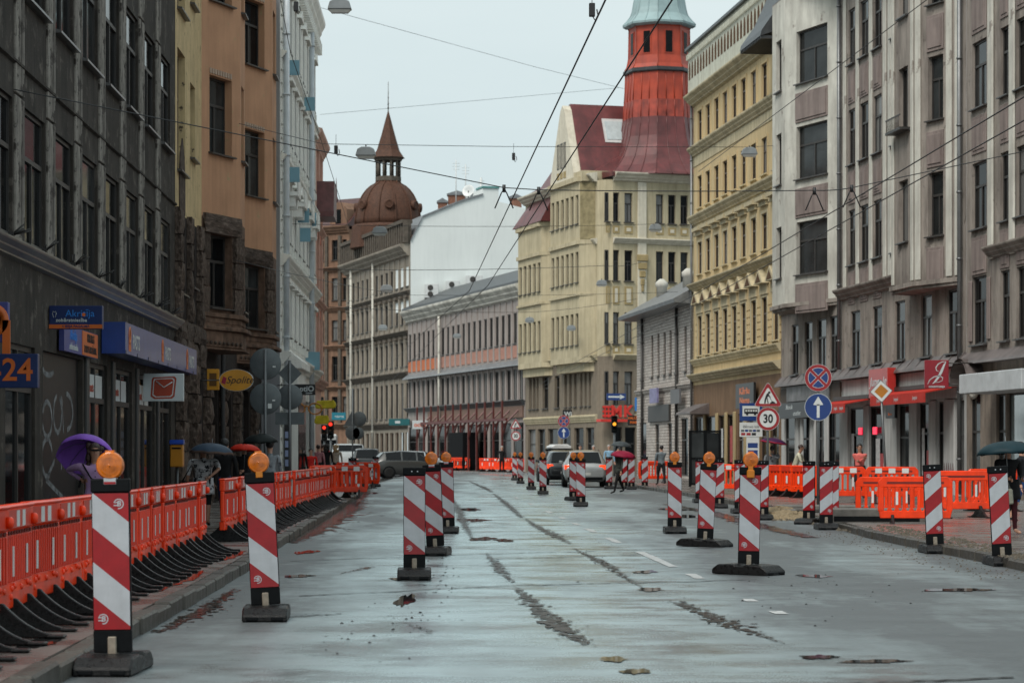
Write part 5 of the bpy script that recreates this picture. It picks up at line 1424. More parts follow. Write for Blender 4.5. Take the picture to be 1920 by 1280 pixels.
def refl_b():
    out = []
    for x in (-.42, -.08, .26):
        q = M(); q.box(x, x+.17, -.036, -.031, .775, .90); out.append(('reflector', q.mesh('reflector', M_REW)))
    return out
PBR = refl_b()
def barrier(kind, X, Y, rz, label, z=0.0, refl=False, feet=True, group='orange plastic barriers round the roadworks'):
    r_ = root('plastic_barrier', label, 'barrier', (X, Y, z), rz, group)
    for q_ in (PA if kind == 'a' else PB):
        o_ = link(q_[0], q_[1], r_)
        if len(q_) > 2: o_['kind'] = q_[2]
    if refl:
        for n_, me in PBR: link(n_, me, r_)
    if feet:
        for x in (-.32, .32) if kind == 'a' else (-.42, .42): link('foot', FOOT, r_, (x, 0, 0))
    return r_
KZ = KH - .004
# left pavement: two long runs facing the road, then slotted ones
def run_left(y0, y1, n_max, which, xf):
    Y = y0; i = 0
    while Y < y1 and i < n_max:
        Yc = Y + UL/2; X = xf(Yc); dx = xf(Yc+.6) - xf(Yc-.6)
        barrier('a', X + random.uniform(-.015, .015), Yc, math.atan2(1.2, dx) + random.uniform(-.07, .07), f'solid orange barrier with white reflectors, {ORD[i]} from the camera in the {which} left pavement run', KZ)
        Y += UL + .015; i += 1
run_left(13.6, 31.6, 15, 'near', lambda Y: -3.17 - .0293*Y)
run_left(35.2, 62, 22, 'far', lambda Y: -3.17 - .0293*Y + max(0, (Y-45))*.012)
for i, (px, Y, ang, lab) in enumerate(((604, 66.5, 62, 'slotted orange barrier following the far left run, nearest of three'), (624, 69.5, 25, 'slotted orange barrier left of the lampless beacon at left kerb'), (646, 69.5, 5, 'slotted orange barrier just behind the lampless beacon at left kerb'),
                                    (678, 88, -8, 'slotted orange barrier beside the far left beacon, right one'), (662, 90, 20, 'slotted orange barrier half hidden behind the left kerb beacon'))):
    barrier('b', at(px, Y), Y, R(ang), lab, KZ, refl=True)
# right pavement
for i, (px, Y, ang, kind, refl, z, lab) in enumerate((
        (1366, 76, -12, 'b', True, KZ, 'slotted orange barrier with white reflectors behind the leaning lamp beacon'),
        (1432, 74, -35, 'a', False, KZ, 'solid orange barrier left of the speed limit sign, first of the curved run'),
        (1452, 73.2, -40, 'a', False, KZ, 'solid orange barrier right of the speed limit sign, second of the curved run'),
        (1473, 72.2, -42, 'a', False, KZ, 'third solid orange barrier of the curved run behind the right beacons'),
        (1494, 71.2, -42, 'a', False, KZ, 'fourth solid orange barrier of the curved run behind the right beacons'),
        (1517, 69.8, -38, 'a', False, KZ, 'last solid orange barrier of the curved run, by the blue arrow sign'),
        (1575, 63, -8, 'b', True, KZ, 'slotted orange barrier with reflectors in front of the woman in coral'),
        (1672, 62, -6, 'b', True, KZ, 'rear slotted orange barrier with reflectors behind the yellow diamond sign'),
        (1668, 48.5, -14, 'b', False, 0.0, 'slotted orange barrier left behind the foremost one on the right'),
        (1716, 44.5, -4, 'b', False, 0.05, 'foremost slotted orange barrier on the right, over the dug-up kerb'),
        (1800, 48.5, 12, 'b', False, KZ, 'slotted orange barrier right of the foremost one, beyond the leaning beacon'),
        (1862, 54, 20, 'b', False, KZ, 'slotted orange barrier behind the woman with dark umbrella'),
        (1226, 104, 4, 'b', False, KZ, 'single slotted orange barrier before the pale brick house'))):
    barrier(kind, at(px, Y), Y, R(ang), lab, z, refl)
for i, px in enumerate((912, 932, 952, 968)):
    Y = 166 - i*2.4; barrier('a', at(px, Y), Y, R(-38), f'distant orange barrier before the shored-up shops, {ORD[i]} from the left', .12)
for i, px in enumerate((856, 866)): barrier('b', at(px, 178 - i*2), 178 - i*2, R(-30), ['distant orange barrier at the bend left of the dark portal, left one', 'distant orange barrier at the bend left of the dark portal, right one'][i], .12)
# dug-up kerb: loose gravel, trench blocks and sand
M_GRV = mat('gravel', (.10,.085,.065), rough=.7, var=.5, scale=30, rand=.2)
def gravel(regions, name):
    m = M()
    for (x0, x1, y0, y1, z, n, smin, smax) in regions:
        for _ in range(n):
            x, y = random.uniform(x0, x1), random.uniform(y0, y1); r0 = random.uniform(smin, smax)
            pts = [(x + r0*random.uniform(.6,1.1)*math.cos(a), y + r0*random.uniform(.6,1.1)*math.sin(a), z + r0*.15) for a in (0.2, 1.4, 2.7, 3.9, 5.1)]
            m.add(pts + [(x, y, z + r0*random.uniform(.6, 1.0))], [(i, (i+1) % 5, 5) for i in range(5)])
    o = m.obj(name, M_GRV); return tag(o, 'loose wet gravel strewn along the dug-up right kerb', 'gravel', kind='stuff')
gravel([(6.15, 6.75, 27, 43, KH-.01, 500, .015, .05), (5.2, 6.1, 27, 43.5, .002, 350, .006, .022), (5.9, 7.6, 43, 50, .01, 600, .015, .06), (5.4, 7.2, 50, 60, .01, 500, .02, .06)], 'gravel')
def heap(cx, cy, rx, ry, h, label, mt):
    m = M(); n, k = 26, 8; vv = []
    for i in range(k+1):
        t = i/k
        for j in range(n):
            a = 2*math.pi*j/n; w = 1 + random.uniform(-.1, .1)
            vv.append((cx + rx*(1-t)*w*math.cos(a), cy + ry*(1-t)*w*math.sin(a), h*(1-(1-t)**2)*(1+random.uniform(-.15,.15)) if i else 0))
    m.add(vv, [(i*n+j, i*n+(j+1) % n, (i+1)*n+(j+1) % n, (i+1)*n+j) for i in range(k) for j in range(n)])
    return tag(m.obj('gravel_heap', mt), label, 'gravel heap')
M_SAND = mat('wet_sand_gravel', (.24,.185,.115), rough=.75, var=.5, scale=40, bump=1.0, bscale=60)
x_, y_ = gnd(1462, 972); heap(x_, y_, .75, 1.3, .25, 'low heap of sandy gravel beside the nearest right beacon', M_SAND)
x_, y_ = gnd(1345, 940); heap(x_, y_, .6, 1.0, .14, 'flat heap of sandy gravel behind the leaning lamp beacon', M_SAND)
M_CONC = mat('wet_concrete', (.11,.105,.095), rough=.4, var=.3, scale=6, bump=.3)
for X, Y, w, d, h, rz, lab in ((6.9, 45.8, 1.9, .35, .38, -6, 'long dark concrete block under the right slotted barriers'), (6.35, 52.5, 1.6, .3, .22, 60, 'concrete kerb block lying in the trench by the dug-up kerb'), (7.35, 57, 2.2, .6, .2, -12, 'flat dark concrete slab beside the blue arrow sign foot'), (5.9, 58.5, 1.3, .3, .18, 70, 'loose kerb block lying left of the blue arrow sign foot')):
    r_ = root('concrete_block', lab, 'concrete block', (X, Y, 0), R(rz)); M().box(-w/2, w/2, -d/2, d/2, 0, h).obj('block', M_CONC, r_, bevel=.03)
    M().box(-w/2+.15, w/2-.15, -d/2-.01, -d/2, h*.35, h*.6).obj('groove', M_BLK, r_)
# ---------------------------------------------------------------- traffic signs
M_STL = mat('grey_steel', (.14,.15,.155), rough=.45, metal=.5, var=.2)
M_BACK = mat('sign_back', (.10,.115,.12), rough=.45, metal=.3, var=.2, scale=4)
M_SBLU = mat('sign_blue', (.008,.036,.17), rough=.35, coat=.2)
M_SWHT = mat('sign_white', (.60,.62,.61), rough=.35, coat=.2)
M_SRED = mat('sign_red', (.28,.010,.014), rough=.35, coat=.2)
M_SYEL = mat('sign_amber', (.42,.16,.015), rough=.4)
M_SBLK = mat('sign_black', (.012,.012,.014), rough=.4)
def disc(m, r, y, mi, cx=0, cz=0, n=36): m.add([(cx + r*math.cos(2*math.pi*j/n), y, cz + r*math.sin(2*math.pi*j/n)) for j in range(n)], [tuple(range(n))], mi)
def flat(m, pts, y, mi): m.add([(x, y, z) for x, z in pts], [tuple(range(len(pts)))], mi)
SM = [M_BACK, M_SRED, M_SWHT, M_SBLU, M_SBLK, M_SYEL]
def plate_round(r):
    m = M(); m.lathe([(r, -.01), (r, .01)], 36, axis='y'); return m
def sign_30(r=.325):
    m = plate_round(r); disc(m, r*.985, -.012, 2); disc(m, r*.96, -.0135, 1); disc(m, r*.72, -.015, 2); put_text(m, '30', 0, -.0165, -.005, r*1.02, 4, sx=.82, extr=.0005, bold=.012); return m
def sign_roadworks(s=.45):
    m = M(); h = s*.87
    def tri(k, y, mi, dz=0):
        pts = []
        for a in (90, 210, 330):                       # rounded corners
            for da in (-50, -17, 17, 50):
                cx, cz = (s*1.06*k - .06*k)*math.cos(R(a)), (s*1.06*k - .06*k)*math.sin(R(a))
                pts.append((cx + .055*k*math.cos(R(a+da)), cz + .055*k*math.sin(R(a+da)) + dz))
        return pts
    P = tri(1, 0, 0); m.prism(P, -.01, .01, 0); flat(m, tri(.985, 0, 0), -.012, 2); flat(m, tri(.96, 0, 0), -.0135, 1); flat(m, tri(.66, 0, 0), -.015, 2)
    y = -.0165
    disc(m, .034, y, 4, .035, .155)                                   # head, body, shovel and heap of the digging figure
    for pts in ([(-.03,.13),(.03,.15),(.02,.05),(-.05,.0),(-.075,.04)], [(-.06,.02),(-.02,.02),(.02,-.14),(-.01,-.16),(-.03,-.05)], [(-.075,.03),(-.04,.0),(-.07,-.15),(-.11,-.15),(-.10,-.05)],
                [(0,.12),(.02,.10),(.075,.02),(.06,.0)], [(.0,.09),(.01,.10),(.13,-.12),(.12,-.13)], [(.04,-.155),(.22,-.155),(.18,-.11),(.13,-.085),(.08,-.11)]):
        flat(m, pts, y, 4)
    return m
def sign_nostop(r=.33):
    m = plate_round(r); disc(m, r*.985, -.012, 2); disc(m, r*.965, -.0135, 1)
    for k in range(4):
        a0 = 45 + 90*k + 8; pts = [(r*.74*math.cos(R(a0 + 74*i/10)), r*.74*math.sin(R(a0 + 74*i/10))) for i in range(11)]
        c = (r*.13*math.cos(R(90+90*k)), r*.13*math.sin(R(90+90*k)))
        flat(m, [c] + pts, -.015, 2)
        pts2 = [(p[0]*.96 + c[0]*.03, p[1]*.96 + c[1]*.03) for p in pts[0:]]
        c2 = (c[0]*1.35, c[1]*1.35); pts2 = [(r*.71*math.cos(R(a0+2 + 70*i/10)), r*.71*math.sin(R(a0+2 + 70*i/10))) for i in range(11)]
        flat(m, [c2] + pts2, -.0165, 3)
    return m
def sign_arrow(r=.33):
    m = plate_round(r); disc(m, r*.985, -.012, 2); disc(m, r*.955, -.0135, 3)
    flat(m, [(-.035, -.26), (.035, -.26), (.035, .07), (-.035, .07)], -.015, 2); flat(m, [(-.125, .06), (0, .04), (.125, .06), (0, .265)], -.015, 2); return m
def sign_priority(s=.30):
    m = M(); d = lambda k: [(0, -s*k), (s*k, 0), (0, s*k), (-s*k, 0)]
    m.prism(d(1), -.01, .01, 0); flat(m, d(.985), -.012, 4); flat(m, d(.95), -.0135, 2); flat(m, d(.62), -.015, 5); return m
def signpost(name, label, px, Y, items, z0=KH, zt=None, lean=0, rback=False, r=.032, cat='traffic sign'):
    r_ = root(name, label, cat, (at(px, Y), Y, z0), 0); r_.rotation_euler = (0, R(lean), 0)
    top = (zt or max(z for _, z, _ in items) + .3) - z0
    M().tube([(0, .04, 0), (0, .04, top)], r, 8).obj('post', M_STL, r_)
    for nm, z, (m, x) in items: m.obj(nm, SM, r_, (x, 0 if not rback else .08, z - z0))
    m = M(); m.box(-.03, .03, -.005, .05, -.02, .02)
    for nm, z, _ in items: m.obj('clamp', M_STL, r_, (0, .0, z - z0)) if not rback else None
    return r_
Ys = 67.0
signpost('road_sign', 'roadworks warning triangle above a round thirty speed limit on a post', 1440, Ys, [('warning_plate', zat(746, Ys), (sign_roadworks(.40), 0)), ('limit_plate', zat(785, Ys), (sign_30(), 0))])
Ys = 59.5
signpost('road_sign', 'no-stopping sign above a blue round arrow sign on a post', 1534, Ys, [('no_stopping_plate', zat(708, Ys), (sign_nostop(.34), 0)), ('arrow_plate', zat(763, Ys), (sign_arrow(.34), 0))])
Ys = 62.0
signpost('road_sign', 'amber diamond priority sign on a leaning post', 1664, Ys, [('priority_plate', zat(733, Ys), (sign_priority(.29), 0))], lean=-3.2)
Ys = 150
signpost('road_sign', 'small distant roadworks triangle and thirty limit before the shored-up shops', 967, 158, [('warning_plate', zat(797, 158), (sign_roadworks(.40), 0)), ('limit_plate', zat(817, 158), (sign_30(.33), 0))], z0=.12)
signpost('road_sign', 'small distant no-stopping and arrow signs above the queueing cars', 1057, 140, [('no_stopping_plate', zat(789, 140), (sign_nostop(.35), 0)), ('arrow_plate', zat(811, 140), (sign_arrow(.35), 0))], z0=.12)
def back_round(r):
    m = M(); m.lathe([(r, -.01), (r, .004), (r*.96, .012), (0, .012)], 36, axis='y'); return m
def sticker(m, x, z, w, h): m.box(x, x+w, -.016, -.013, z, z+h, 2); return m
Ys = 49.5
s1 = sticker(back_round(.325), .15, -.07, .06, .03); s2 = sticker(sticker(back_round(.325), .14, -.05, .06, .03), .05, -.2, .08, .1)
signpost('road_sign', 'two round grey sign backs one above the other on a post, left pavement', 497, Ys, [('round_plate', zat(682, Ys), (s1, 0)), ('round_plate', zat(747, Ys), (s2, 0))], rback=True)
Ys = 55.0
dm = M(); dm.prism([(0, -.27), (.27, 0), (0, .27), (-.27, 0)], -.01, .01)
rc = M(); rc.box(-.33, .33, -.01, .01, -.14, .14)
signpost('road_sign', 'grey diamond, round and rectangular sign backs on the second left post', 543, Ys, [('diamond_plate', zat(700, Ys), (dm, 0)), ('round_plate', zat(744, Ys), (back_round(.29), 0)), ('rectangle_plate', zat(784, Ys), (rc, 0))], rback=True)
Ys = 112.0
tr = M(); tr.prism([(-.42, -.25), (.42, -.25), (0, .5)], -.01, .01)
signpost('road_sign', 'grey triangular and round sign backs on a far post at the crossing', 661, Ys, [('triangle_plate', zat(788, Ys), (tr, 0)), ('round_plate', zat(811, Ys), (back_round(.34), 0)), ('round_plate', zat(785, Ys), (back_round(.34), .3)), ('round_plate', zat(812, Ys), (back_round(.28), .25))], z0=.02, zt=4.4, rback=True)
# bus stop
Ys = 68.0
bs = M(); bs.box(-.32, .32, -.02, .02, -.25, .25, 3); bs.box(-.24, .24, -.024, -.021, -.12, .17, 2); bs.box(-.19, .19, -.028, -.025, -.05, .09, 4)
for k in range(5): bs.box(-.16 + k*.07, -.11 + k*.07, -.031, -.029, .01, .06, 2)
for k in (-.11, .11): bs.lathe([(.035, 0), (.035, .004)], 10, (k, -.027, -.06), axis='y', mi=4)
bp_ = M(); bp_.box(-.32, .32, -.02, .02, -.2, .2, 2); put_text(bp_, 'B\u0113rnes iela', 0, -.022, .08, .1, 4, extr=.0005)
for k in range(5): bp_.box(-.28 + k*.11, -.19 + k*.11, -.024, -.021, -.06, .0, 3 if k % 2 else 0)
for k in range(3): bp_.box(-.28 + k*.15, -.16 + k*.15, -.024, -.021, -.16, -.09, 1 if k < 2 else 4)
tt = M(); tt.box(-.18, .18, -.01, .01, -.3, .3, 2); tt.box(-.14, .14, -.013, -.011, -.02, .12, 3); tt.box(-.14, .14, -.013, -.011, -.24, -.08, 3)
signpost('bus_stop_sign', 'blue and white bus stop sign with timetable behind the speed limit sign', 1408, Ys, [('bus_plate', zat(772, Ys), (bs, 0)), ('route_plate', zat(805, Ys), (bp_, 0)), ('timetable', zat(838, Ys), (tt, .05))], cat='bus stop sign')
# ---------------------------------------------------------------- shop signs
def sign_box(name, label, px0, px1, py0, py1, Y, mats_, art=None, thick=.12, wall=None, rz=0.0, border=None):
    """projecting board facing along the street, at distance Y, with its bracket to the wall"""
    x0, x1, z0, z1 = at(px0, Y), at(px1, Y), zat(py1, Y), zat(py0, Y)
    r_ = root(name, label, 'shop sign', (x0, Y, z0), rz)
    w, h = x1-x0, z1-z0
    M().box(0, w, 0, thick, 0, h).obj('board', mats_[0], r_, bevel=.008)
    if art:
        m = M(); art(m, w, h); m.obj('lettering', mats_, r_)
    if wall is not None:
        m = M()
        for z in (h*.15, h*.9): m.tube([(w*.1 if wall < x0 else w*.9, thick/2, z), (wall - x0, thick/2, z)], .018, 6)
        m.obj('bracket', FR_DARK, r_)
    return r_
T = put_text
NAVY = mat('navy_board', (.006,.022,.105), rough=.35, coat=.3); ORL = mat('orange_letter', (.60,.13,.02), rough=.4); CYL = mat('cyan_letter', (.02,.20,.62), rough=.4)
WHB = mat('white_board', (.52,.56,.57), rough=.4, coat=.2, var=.04); BRC = mat('brick_red_print', (.33,.045,.02), rough=.45)
sign_box('shop_sign', 'navy board with orange opening hours ending in 24 at the left edge', -71, 71, 663, 727, 31, [NAVY, ORL], lambda m, w, h: T(m, '0-24', w*.56, -.004, h*.5, h*.92, 1, bold=.006), wall=wallL(31))
def art_o(m, w, h):
    m.lathe([(.22, 0), (.22, .03), (.12, .03), (.12, 0)], 24, (w*.6, 0, h*.55), axis='y', mi=1); m.box(w*.6+.14, w*.6+.24, -.03, 0, -.15, h*.55, 1)
sign_box('shop_sign', 'violet-blue board with chunky orange letter at the left edge, above the navy board', -60, 15, 566, 642, 31.5, [mat('violet_board', (.06,.07,.25), rough=.4), ORL], art_o, wall=wallL(31.5))
def art_ak(m, w, h):
    T(m, 'Akrit\u012bja', w*.58, -.004, h*.66, h*.42, 2, extr=.001); T(m, 'zob\u0101rstniec\u012bba', w*.42, -.004, h*.38, h*.2, 1, extr=.001, bold=.002, space=1.1)
    m.box(0, w, -.006, -.002, h*.03, h*.2, 3); T(m, '\u25c4IEEJA PAGALM\u0100'.replace('\u25c4', '< '), w*.5, -.008, h*.115, h*.15, 0, extr=.0005, bold=.002)
    for k in (-1, 1): m.tube([(w*.1 + k*.012, -.004, h*.5), (w*.1 + k*.03, -.004, h*.66), (w*.1 + k*.02, -.004, h*.76), (w*.1, -.004, h*.72)], .005, 4, 1)
    m.lathe([(.028, 0), (.028, .006)], 12, (w*.65, -.002, h*.62), axis='y', mi=3)
sign_box('shop_sign', 'navy dentist sign with tooth, blue lettering and orange strip', 92, 192, 573, 617, 37.6, [NAVY, WHB, CYL, ORL], art_ak, wall=wallL(37.6))
def art_post(m, w, h):
    for k, mi in ((1.0, 1), (.86, 0), (.78, 1)):
        m.add([(w*.5 + k*p[0]*w, -.003 - .0015*(1.1-k)*10, h*.5 + k*p[1]*h) for p in [(-.31,-.33),(-.22,-.42),(.22,-.40),(.28,-.32),(.33,.32),(.28,.40),(-.25,.36),(-.28,.28)]], [tuple(range(8))], mi)
    m.tube([(w*.33, -.012, h*.72), (w*.52, -.012, h*.5), (w*.73, -.012, h*.70)], .011, 4, 0)
sign_box('shop_sign', 'white board with dark red envelope logo by the stone house', 268, 344, 700, 752, 49.2, [WHB, BRC], art_post, wall=wallL(49.2))
def art_sp(m, w, h):
    T(m, 'Spolite', w*.6, -.011, h*.5, h*.46, 1, extr=.0008, shear=.35)
    m.prism([(w*.06, h*.38), (w*.18, h*.3), (w*.22, h*.6), (w*.12, h*.68)], -.008, -.003, 2)
def sign_oval():
    Y = 58; x0, x1, z0, z1 = at(411, Y), at(475, Y), zat(733, Y), zat(692, Y); w, h = x1-x0, z1-z0
    r_ = root('shop_sign', 'yellow oval sign with black script lettering on the left', 'shop sign', (x0, Y, z0), 0)
    yel = mat('yellow_board', (.56,.25,.015), rough=.4, coat=.2)
    n = 40; P = lambda k: [(w/2 + w/2*k*math.cos(2*math.pi*j/n), h/2 + h/2*k*math.sin(2*math.pi*j/n)) for j in range(n)]
    m = M(); m.prism(P(1), 0, .1, 1); flat(m, P(.975), -.003, 0); m.obj('board', [yel, WHB], r_)
    m = M(); art_sp(m, w, h); m.obj('lettering', [yel, M_SBLK, mat('crimson_spool', (.28,.01,.04), rough=.5)], r_)
    m = M(); m.tube([(0, .05, h*.5), (wallL(Y) - x0 - .05, .05, h*.5)], .02, 6); m.obj('bracket', FR_DARK, r_)
    r_ = root('shop_sign', 'faded yellow square panel left of the yellow oval sign', 'shop sign', (at(388, 60), 60, zat(731, 60)), 0)
    M().box(0, .30, 0, .08, 0, .52).obj('board', yel, r_, bevel=.01); M().box(.06, .24, -.01, 0, .1, .42).obj('faded_print', mat('faded_print', (.12,.06,.02), rough=.6), r_)
    M().tube([(.0, .04, .4), (wallL(60) - at(388, 60), .04, .4)], .015, 5).obj('bracket', FR_DARK, r_)
sign_oval()
sign_box('shop_sign', 'black optician sign reading optiO by the white house', 552, 591, 720, 740, 78, [M_SBLK, WHB], lambda m, w, h: (T(m, 'optiO', w*.5, -.004, h*.55, h*.72, 1, extr=.001, bold=.006), m.box(w*.55, w*.85, -.004, -.001, h*.12, h*.2, 1)), wall=wallL(78) + .62)
def glasses():
    Y = 80; r_ = root('spectacles_sign', 'orange outline of giant spectacles hanging below the optician sign', 'shop sign', (at(575, Y), Y, zat(766, Y)), 0)
    for k in (-.28, .28): M().tube([(k + .22*math.cos(R(i*20)), 0, .18*math.sin(R(i*20))) for i in range(19)], .028, 6).obj('rim', M_SYEL, r_)
    M().tube([(-.08, 0, .05), (0, 0, .09), (.08, 0, .05)], .03, 6).obj('bridge', M_SYEL, r_); M().tube([(-.5, 0, .08), (-1.2, .1, .12)], .03, 6).obj('arm', M_SYEL, r_)
glasses()
YEL2 = mat('yellow_cover', (.50,.40,.03), rough=.6, var=.25, scale=4, bump=.3)
for px0, px1, py0, py1, Y, lab in ((590, 630, 750, 766, 96, 'yellow wrapped tram signal hanging above the crossing'), (589, 617, 778, 795, 96, 'yellow wrapped box hanging under the wrapped tram signal')):
    r_ = root('wrapped_signal', lab, 'signal', (at(px0, Y), Y, zat(py1, Y)), 0); w, h = at(px1, Y)-at(px0, Y), (py1-py0)/FPX*Y
    M().prism([(0, h*.2), (w*.1, 0), (w*.95, h*.05), (w, h*.5), (w*.9, h), (w*.1, h*.95)], 0, .25).obj('cover', YEL2, r_, bevel=.03)
    M().tube([(w*.2, .12, h*.5), (-.9, .12, h*.5)], .03, 6).obj('bracket', FR_DARK, r_)
sign_box('shop_sign', 'teal bank sign on the brown house at the crossing', 622, 648, 773, 787, 236, [mat('teal_board', (.01,.16,.22), rough=.4), WHB], lambda m, w, h: T(m, 'nams', w*.55, -.01, h*.5, h*.6, 1), thick=.3)
sign_box('shop_sign', 'teal awning sign at the right end of the domed house', 729, 768, 785, 797, 197, [mat('teal_awning', (.01,.11,.12), rough=.5), WHB], lambda m, w, h: m.box(w*.3, w*.55, -.02, 0, h*.3, h*.7, 1), thick=1.0)
sign_box('shop_sign', 'white board with coral lettering occo before the long low building', 773, 802, 788, 804, 189, [WHB, mat('coral_print', (.6,.17,.10), rough=.5)], lambda m, w, h: T(m, 'occo', w*.5, -.01, h*.5, h*.72, 1, bold=.015), thick=.15)
# signs flat on the left office block
m = M(); w, h = sY(55.2) - sY(43.2), .56
m.box(0, w, 0, .42, 0, h, 0)
r_ = root('fascia_sign', 'long blue fascia sign repeating an orange horn and PASTS above the left shop', 'shop sign', L1.rt.matrix_world @ Vector((0,0,0)), L1.rt.rotation_euler.z)
r_.location = (wallL(43.2) + .44, 43.2, 3.2); r_.rotation_euler = (0, 0, math.atan2(1, -.0243))
m.obj('board', mat('pasts_blue', (.018,.05,.24), rough=.4, var=.15, coat=.3), r_)
m = M()
for x in (.55, 5.5, 10.0):
    T(m, 'PASTS', x + .95, -.004, .24, .36, 1, extr=.001, bold=.008)
    m.lathe([(.17, 0), (.17, .006), (.09, .006), (.09, 0)], 16, (x + .05, -.001, .34), axis='y', mi=0); m.box(x - .1, x + .2, -.006, -.001, .06, .26, 0)
m.obj('lettering', [ORL, WHB], r_)
m = M(); k = .05
while k < w: m.box(k, k+.04, -.01, 0, .0, .06); m.box(k + .02, k + .05, -.01, .3, h, h+.015); k += 1.6
m.obj('trim', MLEDGE, r_)
r_ = root('banner_sign', 'violet and orange banner under the navy dentist sign', 'shop sign', (wallL(38.4) + .12, 38.4, 3.05), math.atan2(1, -.0243))
M().box(0, 3.6, 0, .08, 0, .42).obj('board', MATS['violet_board'], r_)
M().box(1.85, 3.58, -.008, 0, .01, .41).obj('orange_panel', ORL, r_)
m = M(); T(m, 'Akrit\u012bja', .95, -.004, .28, .24, 2); T(m, 'zob\u0101rstniec\u012bba', .95, -.004, .09, .15, 1); T(m, 'KIRURGS', 2.75, -.012, .3, .2, 0); T(m, 'ZOBU LABO\u0160ANA', 2.7, -.012, .11, .17, 0); m.obj('lettering', [M_SBLK, WHB, CYL], r_)
for k, Y in enumerate((41.8, 45.0, 48.4)):
    r_ = root('window_poster', f'white poster high in the office block shop window, {ORD[k]} from the left', 'poster', (wallL(Y) - .05, Y, 2.35), math.atan2(1, -.0243), 'white posters in the left shop windows')
    M().box(0, 1.9, 0, .01, 0, .45).obj('sheet', WHB, r_)
    m = M(); T(m, 'pasts', .62, -.003, .22, .24, 0); m.obj('lettering', BRC, r_)
# right side signs
def flat_sign(fr, name, label, s0, s1, z0, z1, out, mats_, art=None, thick=.1):
    ca_, sa_ = fr.wd; nx, ny = -sa_, ca_
    r_ = root(name, label, 'shop sign', (fr.wo[0] + s0*ca_ - nx*out, fr.wo[1] + s0*sa_ - ny*out, z0), math.atan2(sa_, ca_))
    M().box(0, s1-s0, 0, thick, 0, z1-z0).obj('board', mats_[0], r_, bevel=.006)
    if art: m = M(); art(m, s1-s0, z1-z0); m.obj('lettering', mats_, r_)
    return r_
REDB = mat('red_board', (.42,.028,.022), rough=.4, coat=.2); CRIM = mat('crimson_board', (.24,.008,.018), rough=.4, coat=.2)
flat_sign(R2, 'shop_sign', 'red box sign with white script on the grey fascia left of the crimson J', R2.s(1656), R2.s(1692), 3.25, 4.2, .5, [REDB, WHB], lambda m, w, h: (T(m, 'Junge.le', w*.5, -.004, h*.55, h*.42, 1, sx=min(1.9, w/(h*1.5)), shear=.3, bold=.004), T(m, 'Junge', w*.5, -.004, h*.15, h*.2, 1, sx=1.6, shear=.3)), thick=.28)
def art_j(m, w, h):
    def sw(P, ws):
        vv = []
        for i, (x, z) in enumerate(P):
            a = P[max(0, i-1)]; b = P[min(len(P)-1, i+1)]; dx, dz = b[0]-a[0], b[1]-a[1]; l = math.hypot(dx, dz) or 1
            k = ws[i] * w
            vv.append(((x*w - dz/l*k, -.005, z*h + dx/l*k), (x*w + dz/l*k, -.005, z*h - dx/l*k)))
        m.add([p[0] for p in vv] + [p[1] for p in vv], [(i, i+1, len(vv)+i+1, len(vv)+i) for i in range(len(vv)-1)], 1)
    sw([(.88,.95),(.80,.82),(.68,.58),(.55,.38),(.42,.24),(.33,.17)], [.01,.04,.055,.045,.035,.01])
    sw([(.88,.95),(.72,.94),(.55,.86),(.46,.74),(.48,.64),(.58,.60)], [.012,.016,.02,.02,.016,.006])
    sw([(.12,.15),(.2,.3),(.38,.41),(.6,.45),(.75,.38),(.72,.28),(.58,.22),(.42,.22)], [.008,.016,.018,.02,.016,.012,.01,.006])
    T(m, 'KONDITOREJA', w*.5, -.005, h*.06, h*.085, 1, sx=1.0, bold=.002)
sign_box('shop_sign', 'square crimson sign with a white swash J over the red awning', 1734, 1779, 675, 728, 70, [CRIM, WHB], art_j, wall=wallR(74))
REDA = mat('red_awning', (.46,.035,.024), rough=.6, var=.12)
def awning(px0, px1, z, label):
    s0, s1 = R2.s(px0), R2.s(px1); ca_, sa_ = R2.wd; nx, ny = -sa_, ca_
    r_ = root('awning', label, 'awning', (R2.wo[0] + s0*ca_ - nx*.08, R2.wo[1] + s0*sa_ - ny*.08, z), math.atan2(sa_, ca_)); w = s1 - s0
    m = M(); m.add([(0, 0, .30), (w, 0, .30), (w, -1.0, .12), (0, -1.0, .12), (0, 0, .34), (w, 0, .34), (w, -1.0, .16), (0, -1.0, .16)], [(0,1,2,3), (4,7,6,5), (0,3,7,4), (1,5,6,2), (2,6,7,3), (0,4,5,1)]); m.obj('roof_cloth', REDA, r_)
    M().box(0, w, -1.02, -.99, -.16, .14).obj('valance', REDA, r_)
    m = M(); 
    for k in range(3): T(m, 'Junge.le', w*(k+.5)/3, -1.025, 0, .16, 0, extr=.001)
    m.obj('lettering', WHB, r_)
    M().box(-.05, w+.05, -.2, .06, .32, .46).obj('cassette', FR_DARK, r_)
awning(1693, 1800, 3.1, 'long red awning with pale lettering under the crimson J sign')
awning(1577, 1607, 2.95, 'short red awning at the left end of the grey shopfront')
awning(1609, 1642, 2.95, 'short red awning second from left on the grey shopfront')
flat_sign(R2, 'shop_sign', 'black board with white script reading Stock outlet', R2.s(1474), R2.s(1532), 2.75, 3.35, .3, [M_SBLK, WHB], lambda m, w, h: (T(m, 'Stock', w*.35, -.004, h*.72, h*.42, 1, sx=2.0, shear=.3), T(m, 'outlet', w*.6, -.004, h*.3, h*.42, 1, sx=2.0, shear=.3)))
flat_sign(R2, 'shop_sign', 'grey and black picture board above the Stock outlet sign', R2.s(1480), R2.s(1560), 3.4, 4.0, .12, [mat('grey_picture', (.15,.15,.155), rough=.5, var=.6, scale=1.5), CRIM], lambda m, w, h: T(m, 'NOL', w*.62, -.004, h*.2, h*.3, 1, sx=2))
